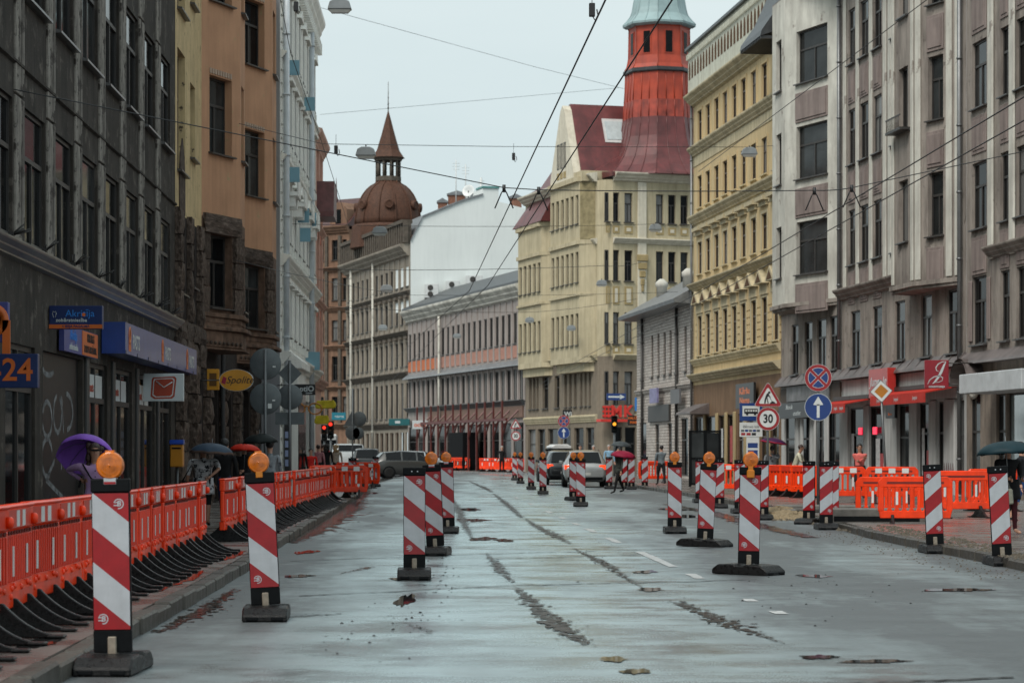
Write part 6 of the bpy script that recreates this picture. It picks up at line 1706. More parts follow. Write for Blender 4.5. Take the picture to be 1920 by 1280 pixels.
NEON = mat('red_neon', (1.0, .03, .08), emit=.5, rough=.4)
for k, px in enumerate((1609, 1636)):
    r_ = flat_sign(R2, 'neon_sign', ['small red neon sign in the shop window left of the woman in coral', 'small red neon sign in the shop window right of the woman in coral'][k], R2.s(px), R2.s(px) + .5, 2.05, 2.3, .0, [NEON, WHB], None, .03)
DOORL = mat('dark_shop_board', (.015,.015,.016), rough=.4)
flat_sign(R2, 'shop_sign', 'small black board with amber lettering over the grey shop door', R2.s(1680), R2.s(1697), 2.55, 3.0, .35, [DOORL, ORL], lambda m, w, h: T(m, 'Bistro', w*.5, -.004, h*.3, h*.3, 1, sx=1.4))
strokes(R2, [[(R2.s(1774)+k*.22, .5), (R2.s(1774)+k*.22+.05, 1.1), (R2.s(1774)+k*.22+.18, .6)] for k in range(5)], mat('spray_paint_wine', (.10,.02,.03), rough=.6), -.076, .02)
flat_sign(R3, 'shop_sign', 'dark ornate hanging sign with amber lettering on the brown shopfront', R3.s(1390), R3.s(1424), 3.3, 4.35, .25, [DOORL, ORL], lambda m, w, h: (T(m, 'K\u0101r\u0161u', w*.5, -.004, h*.68, h*.36, 1, sx=2.2, bold=.01), T(m, 'Nams', w*.5, -.004, h*.3, h*.36, 1, sx=2.2, bold=.01)))
Sx = F5.s
def art_emk(m, w, h):
    for k in range(3): m.box(.02*w, .27*w, -.06, 0, h*(.12+.34*k), h*(.26+.34*k), 1)
    for k in range(2): m.box(w*(.07+.11*k), w*(.11+.11*k), -.065, 0, h*.05, h*.97, 1)
    T(m, 'M', w*.45, -.03, h*.5, h*1.25, 1, extr=.03, bold=.03); T(m, 'K', w*.82, -.03, h*.5, h*1.25, 1, extr=.03, bold=.03)
r_ = flat_sign(F5, 'shop_sign', 'big red channel letters E M K above the corner shop of the tower house', Sx(1126), Sx(1186), zat(784, 150), zat(760, 150), .2, [MATS['grey_brown_render'], mat('red_letters', (.58,.03,.02), rough=.4)], art_emk, .12)
flat_sign(F5, 'shop_canopy', 'thin red canopy strip under the big red letters', Sx(1118), Sx(1168), zat(791, 150), zat(786, 150), .7, [MATS['red_letters']], None, .7)
def art_arr(m, w, h): m.box(w*.08, w*.72, -.006, 0, h*.38, h*.62, 1); m.prism([(w*.68, h*.15), (w*.94, h*.5), (w*.68, h*.85)], -.006, 0, 1)
flat_sign(F5, 'direction_sign', 'blue rectangular sign with white arrow pointing right on the tower house', Sx(1134), Sx(1170), zat(750, 149), zat(737, 149), .3, [M_SBLU, M_SWHT], art_arr, .05)
sign_box('shop_sign', 'black currency exchange board with amber capitals at the tower house corner', 1177, 1206, 778, 797, 141, [M_SBLK, ORL], lambda m, w, h: (T(m, 'VAL\u016aTAS', w*.5, -.01, h*.7, h*.36, 1, bold=.006), T(m, 'MAI\u0145A', w*.5, -.01, h*.28, h*.36, 1, bold=.006)), thick=.2)
sign_box('shop_sign', 'small upright bright blue sign beside the pale brick house', 1191, 1200, 745, 770, 131.5, [mat('azure_board', (.01,.19,.60), rough=.4)], None, thick=.4)
sign_box('shop_sign', 'black board with white mark on the tower house street front', 1055, 1072, 768, 784, 155, [M_SBLK, WHB], lambda m, w, h: T(m, 'Wj', w*.6, -.01, h*.5, h*.7, 1, bold=.01), thick=.2)
# post box on the left pavement
Y = 53.2
r_ = root('post_box', 'yellow post box with blue lid on a pole before the dark office building', 'post box', (at(332, Y), Y, KH), 0)
zb = zat(875, Y) - KH; h_ = zat(824, Y) - zat(875, Y)
M().box(-.145, .145, -.1, .1, zb, zb + h_*.82).obj('box', mat('post_yellow', (.50,.20,.01), rough=.4, coat=.3), r_, bevel=.02)
M().prism_x([(-.12, zb + h_*.82), (-.12, zb + h_*.9), (-.06, zb + h_), (.11, zb + h_), (.11, zb + h_*.82)], -.155, .155).obj('lid', mat('post_blue', (.01,.05,.33), rough=.4, coat=.3), r_, bevel=.01)
M().box(-.1, .1, -.11, -.1, zb + h_*.66, zb + h_*.72).obj('slot', M_BLK, r_); M().tube([(0, .06, 0), (0, .06, zb + .1)], .03, 8).obj('pole', M_STL, r_)
# black glazed shelter by the yellow house and notice case by the white house
def shelter(px0, px1, Y, ytop, label):
    r_ = root('glass_shelter', label, 'shelter', (at(px0, Y), Y, KH), 0); w = at(px1, Y)-at(px0, Y); h = zat(ytop, Y)-KH
    for x in (0, w/2, w): M().box(x-.05, x+.05, 0, .1, 0, h).obj('post', M_BLK, r_, bevel=.008)
    for z in (h-.05, h*.5, .1): M().box(.05, w/2-.05, .02, .08, z-.04, z+.04).obj('rail', M_BLK, r_); M().box(w/2+.05, w-.05, .02, .08, z-.04, z+.04).obj('rail', M_BLK, r_)
    for x in (.05, w/2+.05): M().box(x, x+w/2-.1, .045, .055, .14, h-.1).obj('pane', G_MID, r_)
shelter(1294, 1350, 92, 806, 'black framed glass screen before the yellow house shops')
r_ = root('notice_case', 'tall dark notice case with pale blue sheets by the white house', 'notice case', (at(533, 62), 62, KH), 0)
M().box(0, .18, 0, .1, 0, 2.2).obj('case', M_SBLK, r_, bevel=.01)
for k in range(4): M().box(.02, .16, -.005, 0, .95 + k*.24, 1.12 + k*.24).obj('sheet', mat('pale_sheet', (.25,.30,.45), rough=.6), r_)
# ---------------------------------------------------------------- traffic lights
def tlight(px, Y, ytop, lit, label, two=False, z0=.12):
    r_ = root('traffic_light', label, 'traffic light', (at(px, Y), Y, z0), 0); zt = zat(ytop, Y) - z0
    M().tube([(0, .1, 0), (0, .1, zt)], .06, 8).obj('pole', M_STL, r_)
    M().box(-.17, .17, -.1, .12, zt - .95, zt).obj('head', M_BLK, r_, bevel=.03)
    for k, c in enumerate(('red', 'amber', 'green')):
        m = M(); m.lathe([(.1, 0), (.1, .02), (0, .03)], 16, (0, -.1, zt - .17 - .3*k), axis='y')
        cc = {'red': (1, .04, .02), 'amber': (1, .35, .03), 'green': (.02, .12, .07)}[c]
        m.obj('lamp', mat('lamp_%s_%s' % (c, 'on' if c == lit else 'off'), cc if c == lit else tuple(v*.04 for v in cc), emit=.8 if c == lit else 0, rough=.3), r_)
        m = M(); m.add([(.12*math.cos(R(a)), y, zt - .17 - .3*k + .12*math.sin(R(a))) for y in (-.1, -.28) for a in range(0, 181, 20)], [(i, i+1, 11+i, 10+i) for i in range(9)]); m.obj('visor', M_BLK, r_)
tlight(1152, 136, 779, 'amber', 'traffic light showing amber before the red-lettered corner shop', z0=.1)
tlight(620, 130, 789, 'red', 'traffic light glowing red beside the crossing on the left', z0=.1)
tlight(608, 142, 796, 'red', 'smaller farther red traffic light at the left crossing', z0=.1)
# ---------------------------------------------------------------- overhead wires and hanging street lamps
M_WIRE = mat('wire_black', (.015,.016,.018), rough=.5)
def P3(px, py, Y): return (at(px, Y), Y, zat(py, Y))
def wire(pts, r, label, sag=0.0, n=10):
    out = []
    for a, b in zip(pts, pts[1:]):
        a, b = Vector(a), Vector(b)
        for k in range(n): t = k/n; p = a.lerp(b, t); p.z -= sag*4*t*(1-t); out.append(p)
    out.append(Vector(pts[-1]))
    m = M(); m.tube(out, r, 5); return tag(m.obj('overhead_wire', M_WIRE), label, 'wire')
HW = 4.4                                           # contact wires hang this far above the eye
def hy(px, py, h=HW): Y = FPX*h/(HY-py); return (at(px, Y), Y, HCAM+h)
def ext(p, q, Y):                                   # continue the line p-q to depth Y
    t = (Y - p[1])/(q[1]-p[1]); return tuple(p[i] + (q[i]-p[i])*t for i in range(3))
a, b = hy(1135, 1), hy(880, 545); wire([ext(a, b, 8), b, hy(765, 650), hy(700, 712)], .010, 'left of two tram wires crossing the sky from upper centre to the bend')
a, b = hy(1260, 1), hy(915, 535); wire([ext(a, b, 8), b, hy(800, 648), hy(735, 712)], .010, 'right of two tram wires crossing the sky before the red tower')
a, b = hy(1920, 182), hy(1310, 548); wire([ext(a, b, 12), b, hy(1060, 690), hy(990, 735)], .010, 'upper of two pale wires slanting over the grey bay house')
a, b = hy(1920, 226), hy(1300, 575); wire([ext(a, b, 12), b, hy(1050, 705), hy(985, 745)], .010, 'lower of two pale wires slanting over the grey bay house')
a, b = hy(1735, 2, 7.5), hy(1310, 322, 7.5); wire([ext(a, b, 12), b], .008, 'thin wire slanting up from the yellow house to the top right')
w1 = P3(945, 352, 42); w1b = P3(1010, 356, 42); w2 = P3(1527, 357, 43.5); w3 = P3(1597, 352, 44)
wire([(wallL(34.4)+.05, 34.4, zat(168, 34.4)), w1, w1b], .009, 'black span wire running down from the dark office building across the sky', .0)
wire([w1b, w2, w3], .009, 'level middle stretch of the black span wire before the tower', .02)
wire([w3, P3(1920, 284, 47), (wallR(58)-.05, 58, zat(240, 58))], .009, 'right stretch of the black span wire before the grey bay house', .0)
for p, lab in ((w1, 'wire hanger left of centre below the black span wire'), (w1b, 'wire hanger before the tower house roof below the black span wire'), (w2, 'wire hanger left before the grey bay house'), (w3, 'wire hanger right before the grey bay house')):
    r_ = root('wire_hanger', lab, 'wire hanger', p, 0)
    for s_ in (-1, 1): M().tube([(0,0,0), (.05*s_, 0, -.1), (.16*s_, 0, -.36)], .012, 5).obj('arm', M_WIRE, r_)
    M().tube([(0,0,.05), (0,0,-.08)], .03, 6).obj('insulator', M_WIRE, r_)
wire([(wallL(61)+.9, 61, zat(232, 61)), P3(605, 270, 66), P3(945, 275, 76), P3(1405, 276, 88), (wallR(95.5)-.1, 95.5, zat(272, 95.5))], .009, 'upper lamp span wire crossing below the dome spire')
wire([(wallL(84)+.7, 84, zat(420, 84)), P3(1230, 420, 108), (wallR(112)-.2, 112, zat(418, 112))], .009, 'second lamp span wire crossing before the white party wall', .1)
wire([(wallL(100)+.7, 100, zat(505, 100)), P3(1130, 498, 128), (wallR(128)-.2, 128, zat(492, 128))], .013, 'third lamp span wire crossing before the tower house', .1)
wire([(wallL(60)+.9, 60, zat(488, 60)), P3(765, 553, 118), P3(1330, 545, 120)], .009, 'long low span wire from the stone house to the yellow house', .1)
wire([(wallL(108)+.6, 108, zat(575, 108)), P3(1000, 585, 150), P3(1195, 560, 148)], .013, 'fourth lamp span wire crossing above the long low building', .1)
wire([P3(520, -30, 52), P3(545, 100, 58), P3(605, 272, 66), P3(655, 428, 95)], .009, 'steep wire falling from top left past the white house')
wire([P3(565, 5, 120), P3(1000, 125, 150), P3(1175, 168, 165)], .012, 'faint thin wire falling across the pale sky')
wire([P3(600, 215, 140), P3(1160, 165, 160)], .010, 'faint nearly level wire across the pale sky')
def street_lamp(px, py, Y, label):
    r_ = root('hanging_lamp', label, 'street lamp', P3(px, py, Y), 0)
    M().prism([(-.3, -.12), (.3, -.12), (.24, .08), (.12, .14), (-.12, .14), (-.24, .08)], -.14, .14).obj('housing', mat('lamp_grey', (.25,.27,.28), rough=.4, metal=.3), r_, bevel=.02)
    m = M(); m.add([(.27*sx, .12*sy, -.12) for sx, sy in ((-1,-1),(1,-1),(1,1),(-1,1))] + [(.2*sx, .09*sy, -.2) for sx, sy in ((-1,-1),(1,-1),(1,1),(-1,1))], [(0,1,5,4), (1,2,6,5), (2,3,7,6), (3,0,4,7), (4,5,6,7)]); m.obj('glass', mat('lamp_glass', (.45,.46,.44), rough=.2), r_)
    M().tube([(0,0,.14), (0,0,.22)], .02, 6).obj('hook', FR_DARK, r_)
for px, py, Y, lab in ((637, 10, 60, 'grey street lamp hanging at the very top of the sky'), (686, 285, 70, 'grey street lamp hanging just left of the dome spire'), (1405, 284, 88, 'grey street lamp hanging before the yellow house'), (712, 432, 92, 'street lamp hanging before the dome foot'), (1229, 426, 108, 'street lamp hanging before the upper windows of the tower house'),
                       (725, 540, 112, 'street lamp hanging before the domed house facade'), (1128, 530, 128, 'street lamp hanging before the tower house second floor'), (1071, 614, 150, 'small far street lamp before the tower house bay'), (993, 599, 150, 'small far street lamp at the left edge of the tower house'), (857, 629, 165, 'small far street lamp before the long low building'), (718, 613, 150, 'lower small street lamp before the domed house facade')):
    street_lamp(px, py, Y, lab)
for px, py, Y, lab in ((1110, 18, 40, 'small black weight hanging under the top wire'), (963, 293, 76, 'small black weight dangling right of the dome'), (555, 12, 55, 'black insulator bundle hanging at top left'), (630, 280, 66, 'black insulator bundle beside the upper span wire')):
    r_ = root('wire_weight', lab, 'wire fitting', P3(px, py, Y), 0)
    M().box(-.05, .05, -.05, .05, -.12, .1).obj('body', M_WIRE, r_, bevel=.01); M().tube([(0,0,.1), (0,0,.4)], .008, 4).obj('cord', M_WIRE, r_); M().tube([(.0,0,-.1), (.05,0,-.18), (.1,0,-.1), (.08,0,.0)], .012, 5).obj('loop', M_WIRE, r_)

# stickers and posters on the right shop windows
STK = mat('sticker_white', (.42,.42,.42), rough=.5, var=.3, scale=9); STR = mat('sticker_red', (.34,.03,.03), rough=.5, var=.3, scale=6)
for fr_, px, z0, w_, h_, mt_, lab in ((R2, 1594, .8, .35, 1.3, STK, 'tall white lettering sticker on the shop window left of the woman in coral'), (R2, 1640, .7, .5, 1.2, STK, 'tall white lettering sticker on the shop window right of the woman in coral'), (R2, 1648, .6, .55, .8, STR, 'red poster low in the shop window right of the woman in coral'),
                                      (R2, 1735, .6, .6, .9, STR, 'red poster low in the shop window under the crimson J sign'), (R2, 1726, .7, .3, 1.5, STK, 'tall white lettering sticker under the crimson J sign'), (R3, 1367, 1.0, .5, 1.6, STR, 'red and white window poster in the brown shopfront'), (R3, 1350, 1.2, .45, 1.3, STK, 'white window poster in the brown shopfront')):
    r_ = flat_sign(fr_, 'window_sticker', lab, fr_.s(px), fr_.s(px) + w_, z0, z0 + h_, -.04, [mt_], None, .015); r_['category'] = 'poster'
# ---------------------------------------------------------------- vehicles
M_TYRE = mat('tyre', (.015,.015,.015), rough=.7); M_RIM = mat('alloy_rim', (.30,.31,.32), rough=.3, metal=.7)
M_CGL = mat('car_glass', (.006,.007,.008), rough=.05, spec=.25)
M_TAIL = mat('tail_light_lit', (.9,.06,.01), rough=.2, emit=.55); M_TAILO = mat('tail_light', (.35,.01,.01), rough=.2)
M_PLT = mat('number_plate', (.5,.5,.48), rough=.4)
HATCH = [(0,.70,.34,.78,.55,.74,.68,.80), (.10,.78,.26,.86,.55,.90,.72,.97), (.55,.80,.22,.89,.55,.98,.60,1.43), (1.5,.80,.20,.90,.55,.97,.62,1.51), (2.35,.80,.20,.90,.55,.96,.60,1.47), (3.15,.80,.20,.89,.55,.93,.72,.99), (3.85,.78,.22,.86,.55,.80,.64,.86), (4.15,.68,.30,.74,.50,.66,.56,.72)]
SUVP = [(0,.74,.38,.82,.65,.90,.74,1.0), (.08,.80,.30,.90,.65,1.02,.76,1.08), (.35,.82,.26,.92,.65,1.06,.64,1.60), (1.5,.82,.24,.93,.65,1.05,.66,1.68), (2.5,.82,.24,.93,.65,1.04,.64,1.62), (3.3,.82,.24,.92,.65,1.02,.76,1.10), (4.1,.80,.26,.90,.65,.96,.70,1.02), (4.45,.70,.34,.78,.6,.80,.6,.86)]
VANP = [(0,.82,.38,.92,.7,1.15,.86,1.25), (.04,.86,.30,.95,.7,1.2,.86,1.5), (.15,.86,.26,.96,.7,1.2,.80,1.92), (2.0,.86,.24,.97,.7,1.2,.82,1.98), (3.2,.86,.24,.97,.7,1.2,.80,1.92), (4.0,.86,.24,.96,.7,1.15,.82,1.22), (4.6,.84,.26,.92,.7,.95,.72,1.02), (4.85,.72,.34,.80,.6,.80,.62,.86)]
def car(label, X, Y, rz, paint, prof, lights_on=True, rack=False, solid_sides=False):
    r_ = root('car' if prof is not VANP else 'van', label, 'car' if prof is not VANP else 'van', (X, Y, 0), rz)
    L = prof[-1][0]; rings = []
    for (y, hb, zb, hw, zm, zl, hr, zr) in prof:
        yy = y - L/2
        half = [(hb*.9, zb), (hb, zb+.05), (hw, zm), (hw*.985, zl), (hr, zr), (hr*.55, zr+.03)]
        rings.append([(x, yy, z) for x, z in half] + [(-x, yy, z) for x, z in half[::-1]])
    n = len(rings[0]); m = M()
    m.add([p for r0 in rings for p in r0], [(i*n+j, i*n+(j+1) % n, (i+1)*n+(j+1) % n, (i+1)*n+j) for i in range(len(rings)-1) for j in range(n)] + [tuple(range(n)), tuple((len(rings)-1)*n + j for j in range(n))], 0, True)
    b = m.obj('body', paint, r_)
    md = b.modifiers.new('round', 'BEVEL'); md.width = .04; md.segments = 2; md.limit_method = 'ANGLE'; md.angle_limit = R(25)
    def glass(q, nm, k=.08, off=.012):
        q = [Vector(p) for p in q]; c = sum(q, Vector()) / 4
        nrm = (q[1]-q[0]).cross(q[3]-q[0]).normalized()
        if nrm.dot(c - Vector((0, 0, .9))) < 0: nrm = -nrm
        qq = [p.lerp(c, k) for p in q]
        mm = M(); mm.add([p + nrm*off for p in qq] + [p - nrm*.02 for p in qq], [(0,1,2,3), (4,7,6,5), (0,4,5,1), (1,5,6,2), (2,6,7,3), (3,7,4,0)]); mm.obj(nm, M_CGL, r_)
    P = lambda i, j: rings[i][j]
    glass([P(1,4), P(1,7), P(2,7), P(2,4)], 'rear_window', .07, .045)
    glass([P(5,4), P(5,7), P(4,7), P(4,4)], 'windscreen', .05, .045)
    if not solid_sides:
        for a, b_ in ((3, 2), (4, 3)):
            for i, j in ((3, 4), (8, 7)): glass([P(b_,i), P(a,i), P(a,j), P(b_,j)], 'side_window', .1)
    for i, j in ((3, 4), (8, 7)): glass([P(4,i), P(5,i), Vector(P(5,i)).lerp(Vector(P(5,j)), .25), P(4,j)], 'quarter_window', .12)
    wr = .31 if prof is HATCH else .34
    for y in (.78, L - .88):
        for sx in (-1, 1):
            hw = .89 if prof is HATCH else .93
            q = M(); q.lathe([(wr*.6, -.1), (wr*.93, -.1), (wr, -.06), (wr, .06), (wr*.93, .1), (wr*.6, .1)], 20, axis='x'); w_ = q.obj('wheel', M_TYRE, r_, (sx*(hw-.09), y-L/2, wr))
            q = M(); q.lathe([(wr*.6, -.06), (wr*.62, .095), (wr*.5, .08), (0, .06)] if sx > 0 else [(0, -.06), (wr*.5, -.08), (wr*.62, -.095), (wr*.6, .06)], 16, axis='x'); q.obj('rim', M_RIM, w_)
            q = M(); q.lathe([(wr*1.14, -.02), (wr*1.14, .02)], 22, axis='x'); q.obj('wheel_arch', M_BLK, r_, (sx*(hw-.012), y-L/2, wr + .02))
    zl = prof[1][5]
    for sx in (-1, 1):
        q = M(); q.prism([(sx*.52, zl-.14), (sx*.84, zl-.17), (sx*.85, zl+.02), (sx*.60, zl+.02)] , -L/2 + .02, -L/2 + .16); q.obj('tail_light', M_TAIL if lights_on else M_TAILO, r_)
        q = M(); q.prism([(sx*.45, .62), (sx*.72, .62), (sx*.74, .74), (sx*.5, .72)], L/2 - .14, L/2 - .04); q.obj('headlight', M_PLT, r_)
        M().box(sx*.93-.08, sx*.93+.08, L*.26-.04, L*.26+.06, prof[4][5]+.0, prof[4][5]+.13).obj('wing_mirror', paint, r_, bevel=.02)
    M().box(-.24, .24, -L/2-.012, -L/2+.06, .50, .61).obj('number_plate', M_PLT, r_)
    M().box(-.72, .72, -L/2-.02, -L/2+.25, .30, .44).obj('rear_bumper', M_BLK, r_, bevel=.03)
    M().box(-.16, .16, -L/2+.50, -L/2+.53, prof[2][7]-.02, prof[2][7]+.012).obj('brake_light', M_TAIL if lights_on else M_TAILO, r_)
    if rack:
        M().prism([(-.45, 0), (.45, 0), (.5, .1), (.3, .22), (-.3, .22), (-.5, .1)], -.9, .9).obj('roof_box', mat('white_roof_box', (.55,.56,.56), rough=.35), r_, (0, .1, prof[3][7] + .1), bevel=.03)
        for y in (-.5, .5): M().box(-.6, .6, y-.03, y+.03, prof[3][7]-.01, prof[3][7]+.1).obj('roof_bar', M_BLK, r_)
    return r_
PT = lambda n_, c: mat('paint_' + n_, c, rough=.3, var=.05, coat=1.0, metal=.3)
car('silver hatchback with lit tail lights, last in the queue on the right', at(1097, 99), 99 + 2.0, 0, PT('silver', (.34,.35,.35)), HATCH)
car('black car with glowing tail lights just ahead of the silver hatchback', at(1056, 106), 106 + 2.2, R(4), PT('black', (.012,.013,.015)), HATCH)
car('dark car carrying a white roof box, foremost of the queue on the right', at(1050, 116), 116 + 2.2, R(8), PT('graphite', (.03,.033,.036)), HATCH, rack=True)
car('dark grey car seen from the side crossing behind the left beacons', at(768, 136), 136, R(-78), PT('dark_grey', (.045,.045,.042)), HATCH, lights_on=False)
car('pale silver car partly hidden behind the dark grey crossing car', at(782, 147), 147, R(-70), PT('pale_silver', (.45,.48,.50)), HATCH, lights_on=False)
car('white van waiting at the far crossing left of the black car', at(650, 156), 156, R(10), PT('van_white', (.55,.57,.57)), VANP, lights_on=False, solid_sides=True)
car('black car at the far crossing between the white van and dark grey car', at(688, 148), 148, R(4), PT('jet', (.01,.011,.012)), SUVP, lights_on=True)
Y = 205
r_ = root('bus', 'white city bus with dark windows and red rear panel far left', 'bus', (at(606, Y), Y, 0), R(12))
M().box(-1.25, 1.25, 0, 10, .35, 3.0).obj('body', PT('van_white', (.5,.5,.5)), r_, bevel=.15)
M().box(-1.1, 1.1, -.02, 0, 1.5, 2.5).obj('rear_window', M_CGL, r_); M().box(-1.2, 1.2, -.03, 0, .6, 1.3).obj('rear_panel', mat('bus_navy', (.02,.03,.1), rough=.4), r_); M().box(.3, 1.0, -.05, -.02, 1.35, 1.6).obj('route_display', M_TAILO, r_)
for sx in (-1, 1): M().box(sx*1.26-.01, sx*1.26+.01, .5, 9.5, 1.4, 2.6).obj('side_windows', M_CGL, r_)
for sx in (-1, 1):
    for y in (2, 8): q = M(); q.lathe([(.3, -.12), (.48, -.12), (.5, .12), (.3, .12)], 18, axis='x'); q.obj('wheel', M_TYRE, r_, (sx*1.12, y, .5))
# ---------------------------------------------------------------- people
SKIN = {k: mat('skin_' + k, c, rough=.5, var=.08, scale=20) for k, c in {'light': (.48,.27,.19), 'tan': (.33,.17,.11), 'dark': (.12,.06,.04)}.items()}
HAIR = {k: mat('hair_' + k, c, rough=.45, var=.4, scale=40, bump=.6, bscale=90) for k, c in {'black': (.012,.010,.010), 'brown': (.035,.016,.012), 'grey': (.30,.29,.28), 'blonde': (.35,.24,.13)}.items()}
CL = {}
def cloth(n_, c, **kw):
    return mat('cloth_' + n_, c, rough=.85, var=kw.pop('var', .2), scale=kw.pop('scale', 14), bump=.3, bscale=40, **kw)
SHOE = cloth('shoe_black', (.015,.015,.016)); SHOEW = cloth('shoe_white', (.5,.5,.5))
def skin_body(edges, verts, radii, rootv=0):
    me = bpy.data.meshes.new('skeleton'); me.from_pydata(verts, edges, [])
    o = bpy.data.objects.new('skeleton', me); col.objects.link(o)
    o.modifiers.new('skin', 'SKIN'); sd = o.modifiers.new('sub', 'SUBSURF'); sd.levels = 2; sd.render_levels = 2
    for i, r0 in enumerate(radii): me.skin_vertices[0].data[i].radius = r0 if isinstance(r0, tuple) else (r0, r0); me.skin_vertices[0].data[i].use_root = (i == rootv)
    bpy.context.view_layer.update()
    ev = bpy.data.meshes.new_from_object(o.evaluated_get(bpy.context.evaluated_depsgraph_get()))
    bpy.data.objects.remove(o); bpy.data.meshes.remove(me)
    return ev
def seg_d(p, a, b):
    ab = b - a; t = max(0, min(1, (p-a).dot(ab)/max(1e-9, ab.length_squared))); return (p - a - ab*t).length
def elbow(sh, ha, l1, l2, hint):
    d = ha - sh; L = min(d.length, (l1+l2)*.995); ha = sh + d.normalized()*L
    x = (L*L + l1*l1 - l2*l2)/(2*L); h = math.sqrt(max(0, l1*l1 - x*x)); dn = d.normalized()
    pv = (hint - dn*hint.dot(dn)).normalized()
    return sh + dn*x + pv*h, ha
def person(label, X, Y, rz, h=1.68, z=KH, skin='light', hair='brown', top=None, legs=None, shoe=None, sleeve='long', hands=None, stride=.0, bend=0.0, width=1.0,
           long_hair=False, face=True, lower=None, lower_m=None, head_turn=0.0, bare_calf=False, extra=None):
    r_ = root('person', label, 'person', (X, Y, z), rz)
    k = h; hands = hands or {}
    V = {}
    lean = Vector((0, -bend, 0))
    V['pel'] = Vector((0, 0, .52*k)); V['waist'] = Vector((0, 0, .60*k)) + lean*.25; V['chest'] = Vector((0, .0, .715*k)) + lean*.7; V['neck'] = Vector((0, .012*k, .825*k)) + lean
    V['jaw'] = Vector((0, -.005*k, .875*k)) + lean*1.15; V['skull'] = Vector((0, .004*k, .93*k)) + lean*1.3; V['crown'] = Vector((0, .008*k, .972*k)) + lean*1.4
    sw = .108*k*width
    for s_, sg in (('l', 1), ('r', -1)):
        V['sh'+s_] = Vector((sg*sw, .005*k, .80*k)) + lean
        tgt = hands.get(s_); rest = Vector((sg*(.15*k*width), -.03*k, .47*k)) + lean*.6
        tgt = Vector(tgt)*1.0 if tgt else rest
        el, ha = elbow(V['sh'+s_], tgt, .172*k, .158*k, Vector((sg*.5, .8, -.5)))
        V['el'+s_] = el; V['wr'+s_] = ha
        V['pa'+s_] = ha + (ha-el).normalized()*.045*k
        st = stride*sg
        V['hip'+s_] = Vector((sg*.052*k, 0, .49*k)); V['kn'+s_] = Vector((sg*.058*k, -st*.45 - abs(stride)*.08, .275*k)); V['an'+s_] = Vector((sg*.058*k, -st*.9 + .02, .045*k + (.04 if st < 0 else 0))); V['to'+s_] = V['an'+s_] + Vector((sg*.012*k, -.1*k, -.028*k))
    order = list(V); idx = {n_: i for i, n_ in enumerate(order)}
    rad = {'pel': (.088*k*width, .065*k), 'waist': (.075*k*width, .055*k), 'chest': (.085*k*width, .062*k), 'neck': .031*k, 'jaw': .038*k, 'skull': .049*k, 'crown': .032*k}
    for s_ in 'lr': rad.update({'sh'+s_: .036*k*width, 'el'+s_: .024*k, 'wr'+s_: .016*k, 'pa'+s_: .019*k, 'hip'+s_: .055*k*width, 'kn'+s_: .036*k, 'an'+s_: .022*k, 'to'+s_: .018*k})
    E = [('pel','waist'), ('waist','chest'), ('chest','neck'), ('neck','jaw'), ('jaw','skull'), ('skull','crown')]
    for s_ in 'lr': E += [('chest','sh'+s_), ('sh'+s_,'el'+s_), ('el'+s_,'wr'+s_), ('wr'+s_,'pa'+s_), ('pel','hip'+s_), ('hip'+s_,'kn'+s_), ('kn'+s_,'an'+s_), ('an'+s_,'to'+s_)]
    me = skin_body([(idx[a], idx[b]) for a, b in E], [V[n_] for n_ in order], [rad[n_] for n_ in order])
    ms = [SKIN[skin], top, legs, shoe or SHOE]
    for m_ in ms: me.materials.append(m_)
    def reg(a, b):
        n2 = a + b
        if 'jaw' in n2 or 'skull' in n2 or 'crown' in n2: return 0
        if a[:2] == 'wr': return 0
        if a[:2] == 'el': return 1 if sleeve == 'long' else 0
        if a[:2] == 'an': return 3
        if a[:2] == 'kn': return 0 if bare_calf else 2
        if a[:3] == 'hip' or b[:3] == 'hip': return 2
        return 1
    segs = [(V[a], V[b], reg(a, b)) for a, b in E]
    for p in me.polygons:
        c = p.center; p.material_index = min(segs, key=lambda s3: seg_d(c, s3[0], s3[1]))[2]; p.use_smooth = True
    m = M(); m.v = [tuple(v.co) for v in me.vertices]; m.f = [tuple(p.vertices) for p in me.polygons]; m.m = [p.material_index for p in me.polygons]; m.sm = [True]*len(m.f)
    bpy.data.meshes.remove(me)
    for s_, sg in (('l', 1), ('r', -1)):                 # five fingers, slightly curled
        d = (V['pa'+s_] - V['wr'+s_]).normalized(); u = d.cross(Vector((0, 1, 0.3))).normalized(); w = d.cross(u)
        grip = s_ in hands
        for q in range(4):
            b0 = V['pa'+s_] + u*(.0085*k*(q-1.5)); l = .034*k*(1, 1.12, 1.05, .8)[q]
            cu = .9 if grip else .35
            p1 = b0 + d*l*.75; p2 = p1 + (d*math.cos(cu) + w*math.sin(cu))*l*.5; p3 = p2 + (d*math.cos(2*cu) + w*math.sin(2*cu))*l*.4
            m.tube([b0, p1, p2, p3], [.0052*k, .005*k, .0045*k, .003*k], 5, 0)
        b0 = V['wr'+s_].lerp(V['pa'+s_], .5) - u*.012*k*sg
        m.tube([b0, b0 + (d*.5 - u*sg*.7)*.03*k, b0 + (d*.95 - u*sg*.6 + w*.3)*.045*k], [.006*k, .0055*k, .0035*k], 5, 0)
    m.obj('body', ms, r_)
    hc = V['skull'] + Vector((0, .006*k, .008*k))
    q = M(); q.ball(hc + Vector((0, .012*k, .008*k)), .053*k, .056*k, .056*k, 16, 10)
    q.v = [(x, y if y > hc.y - .028*k or z_ > hc.z + .022*k else hc.y - .028*k + (y - hc.y + .028*k)*.1, max(z_, hc.z - .045*k)) for x, y, z_ in q.v]
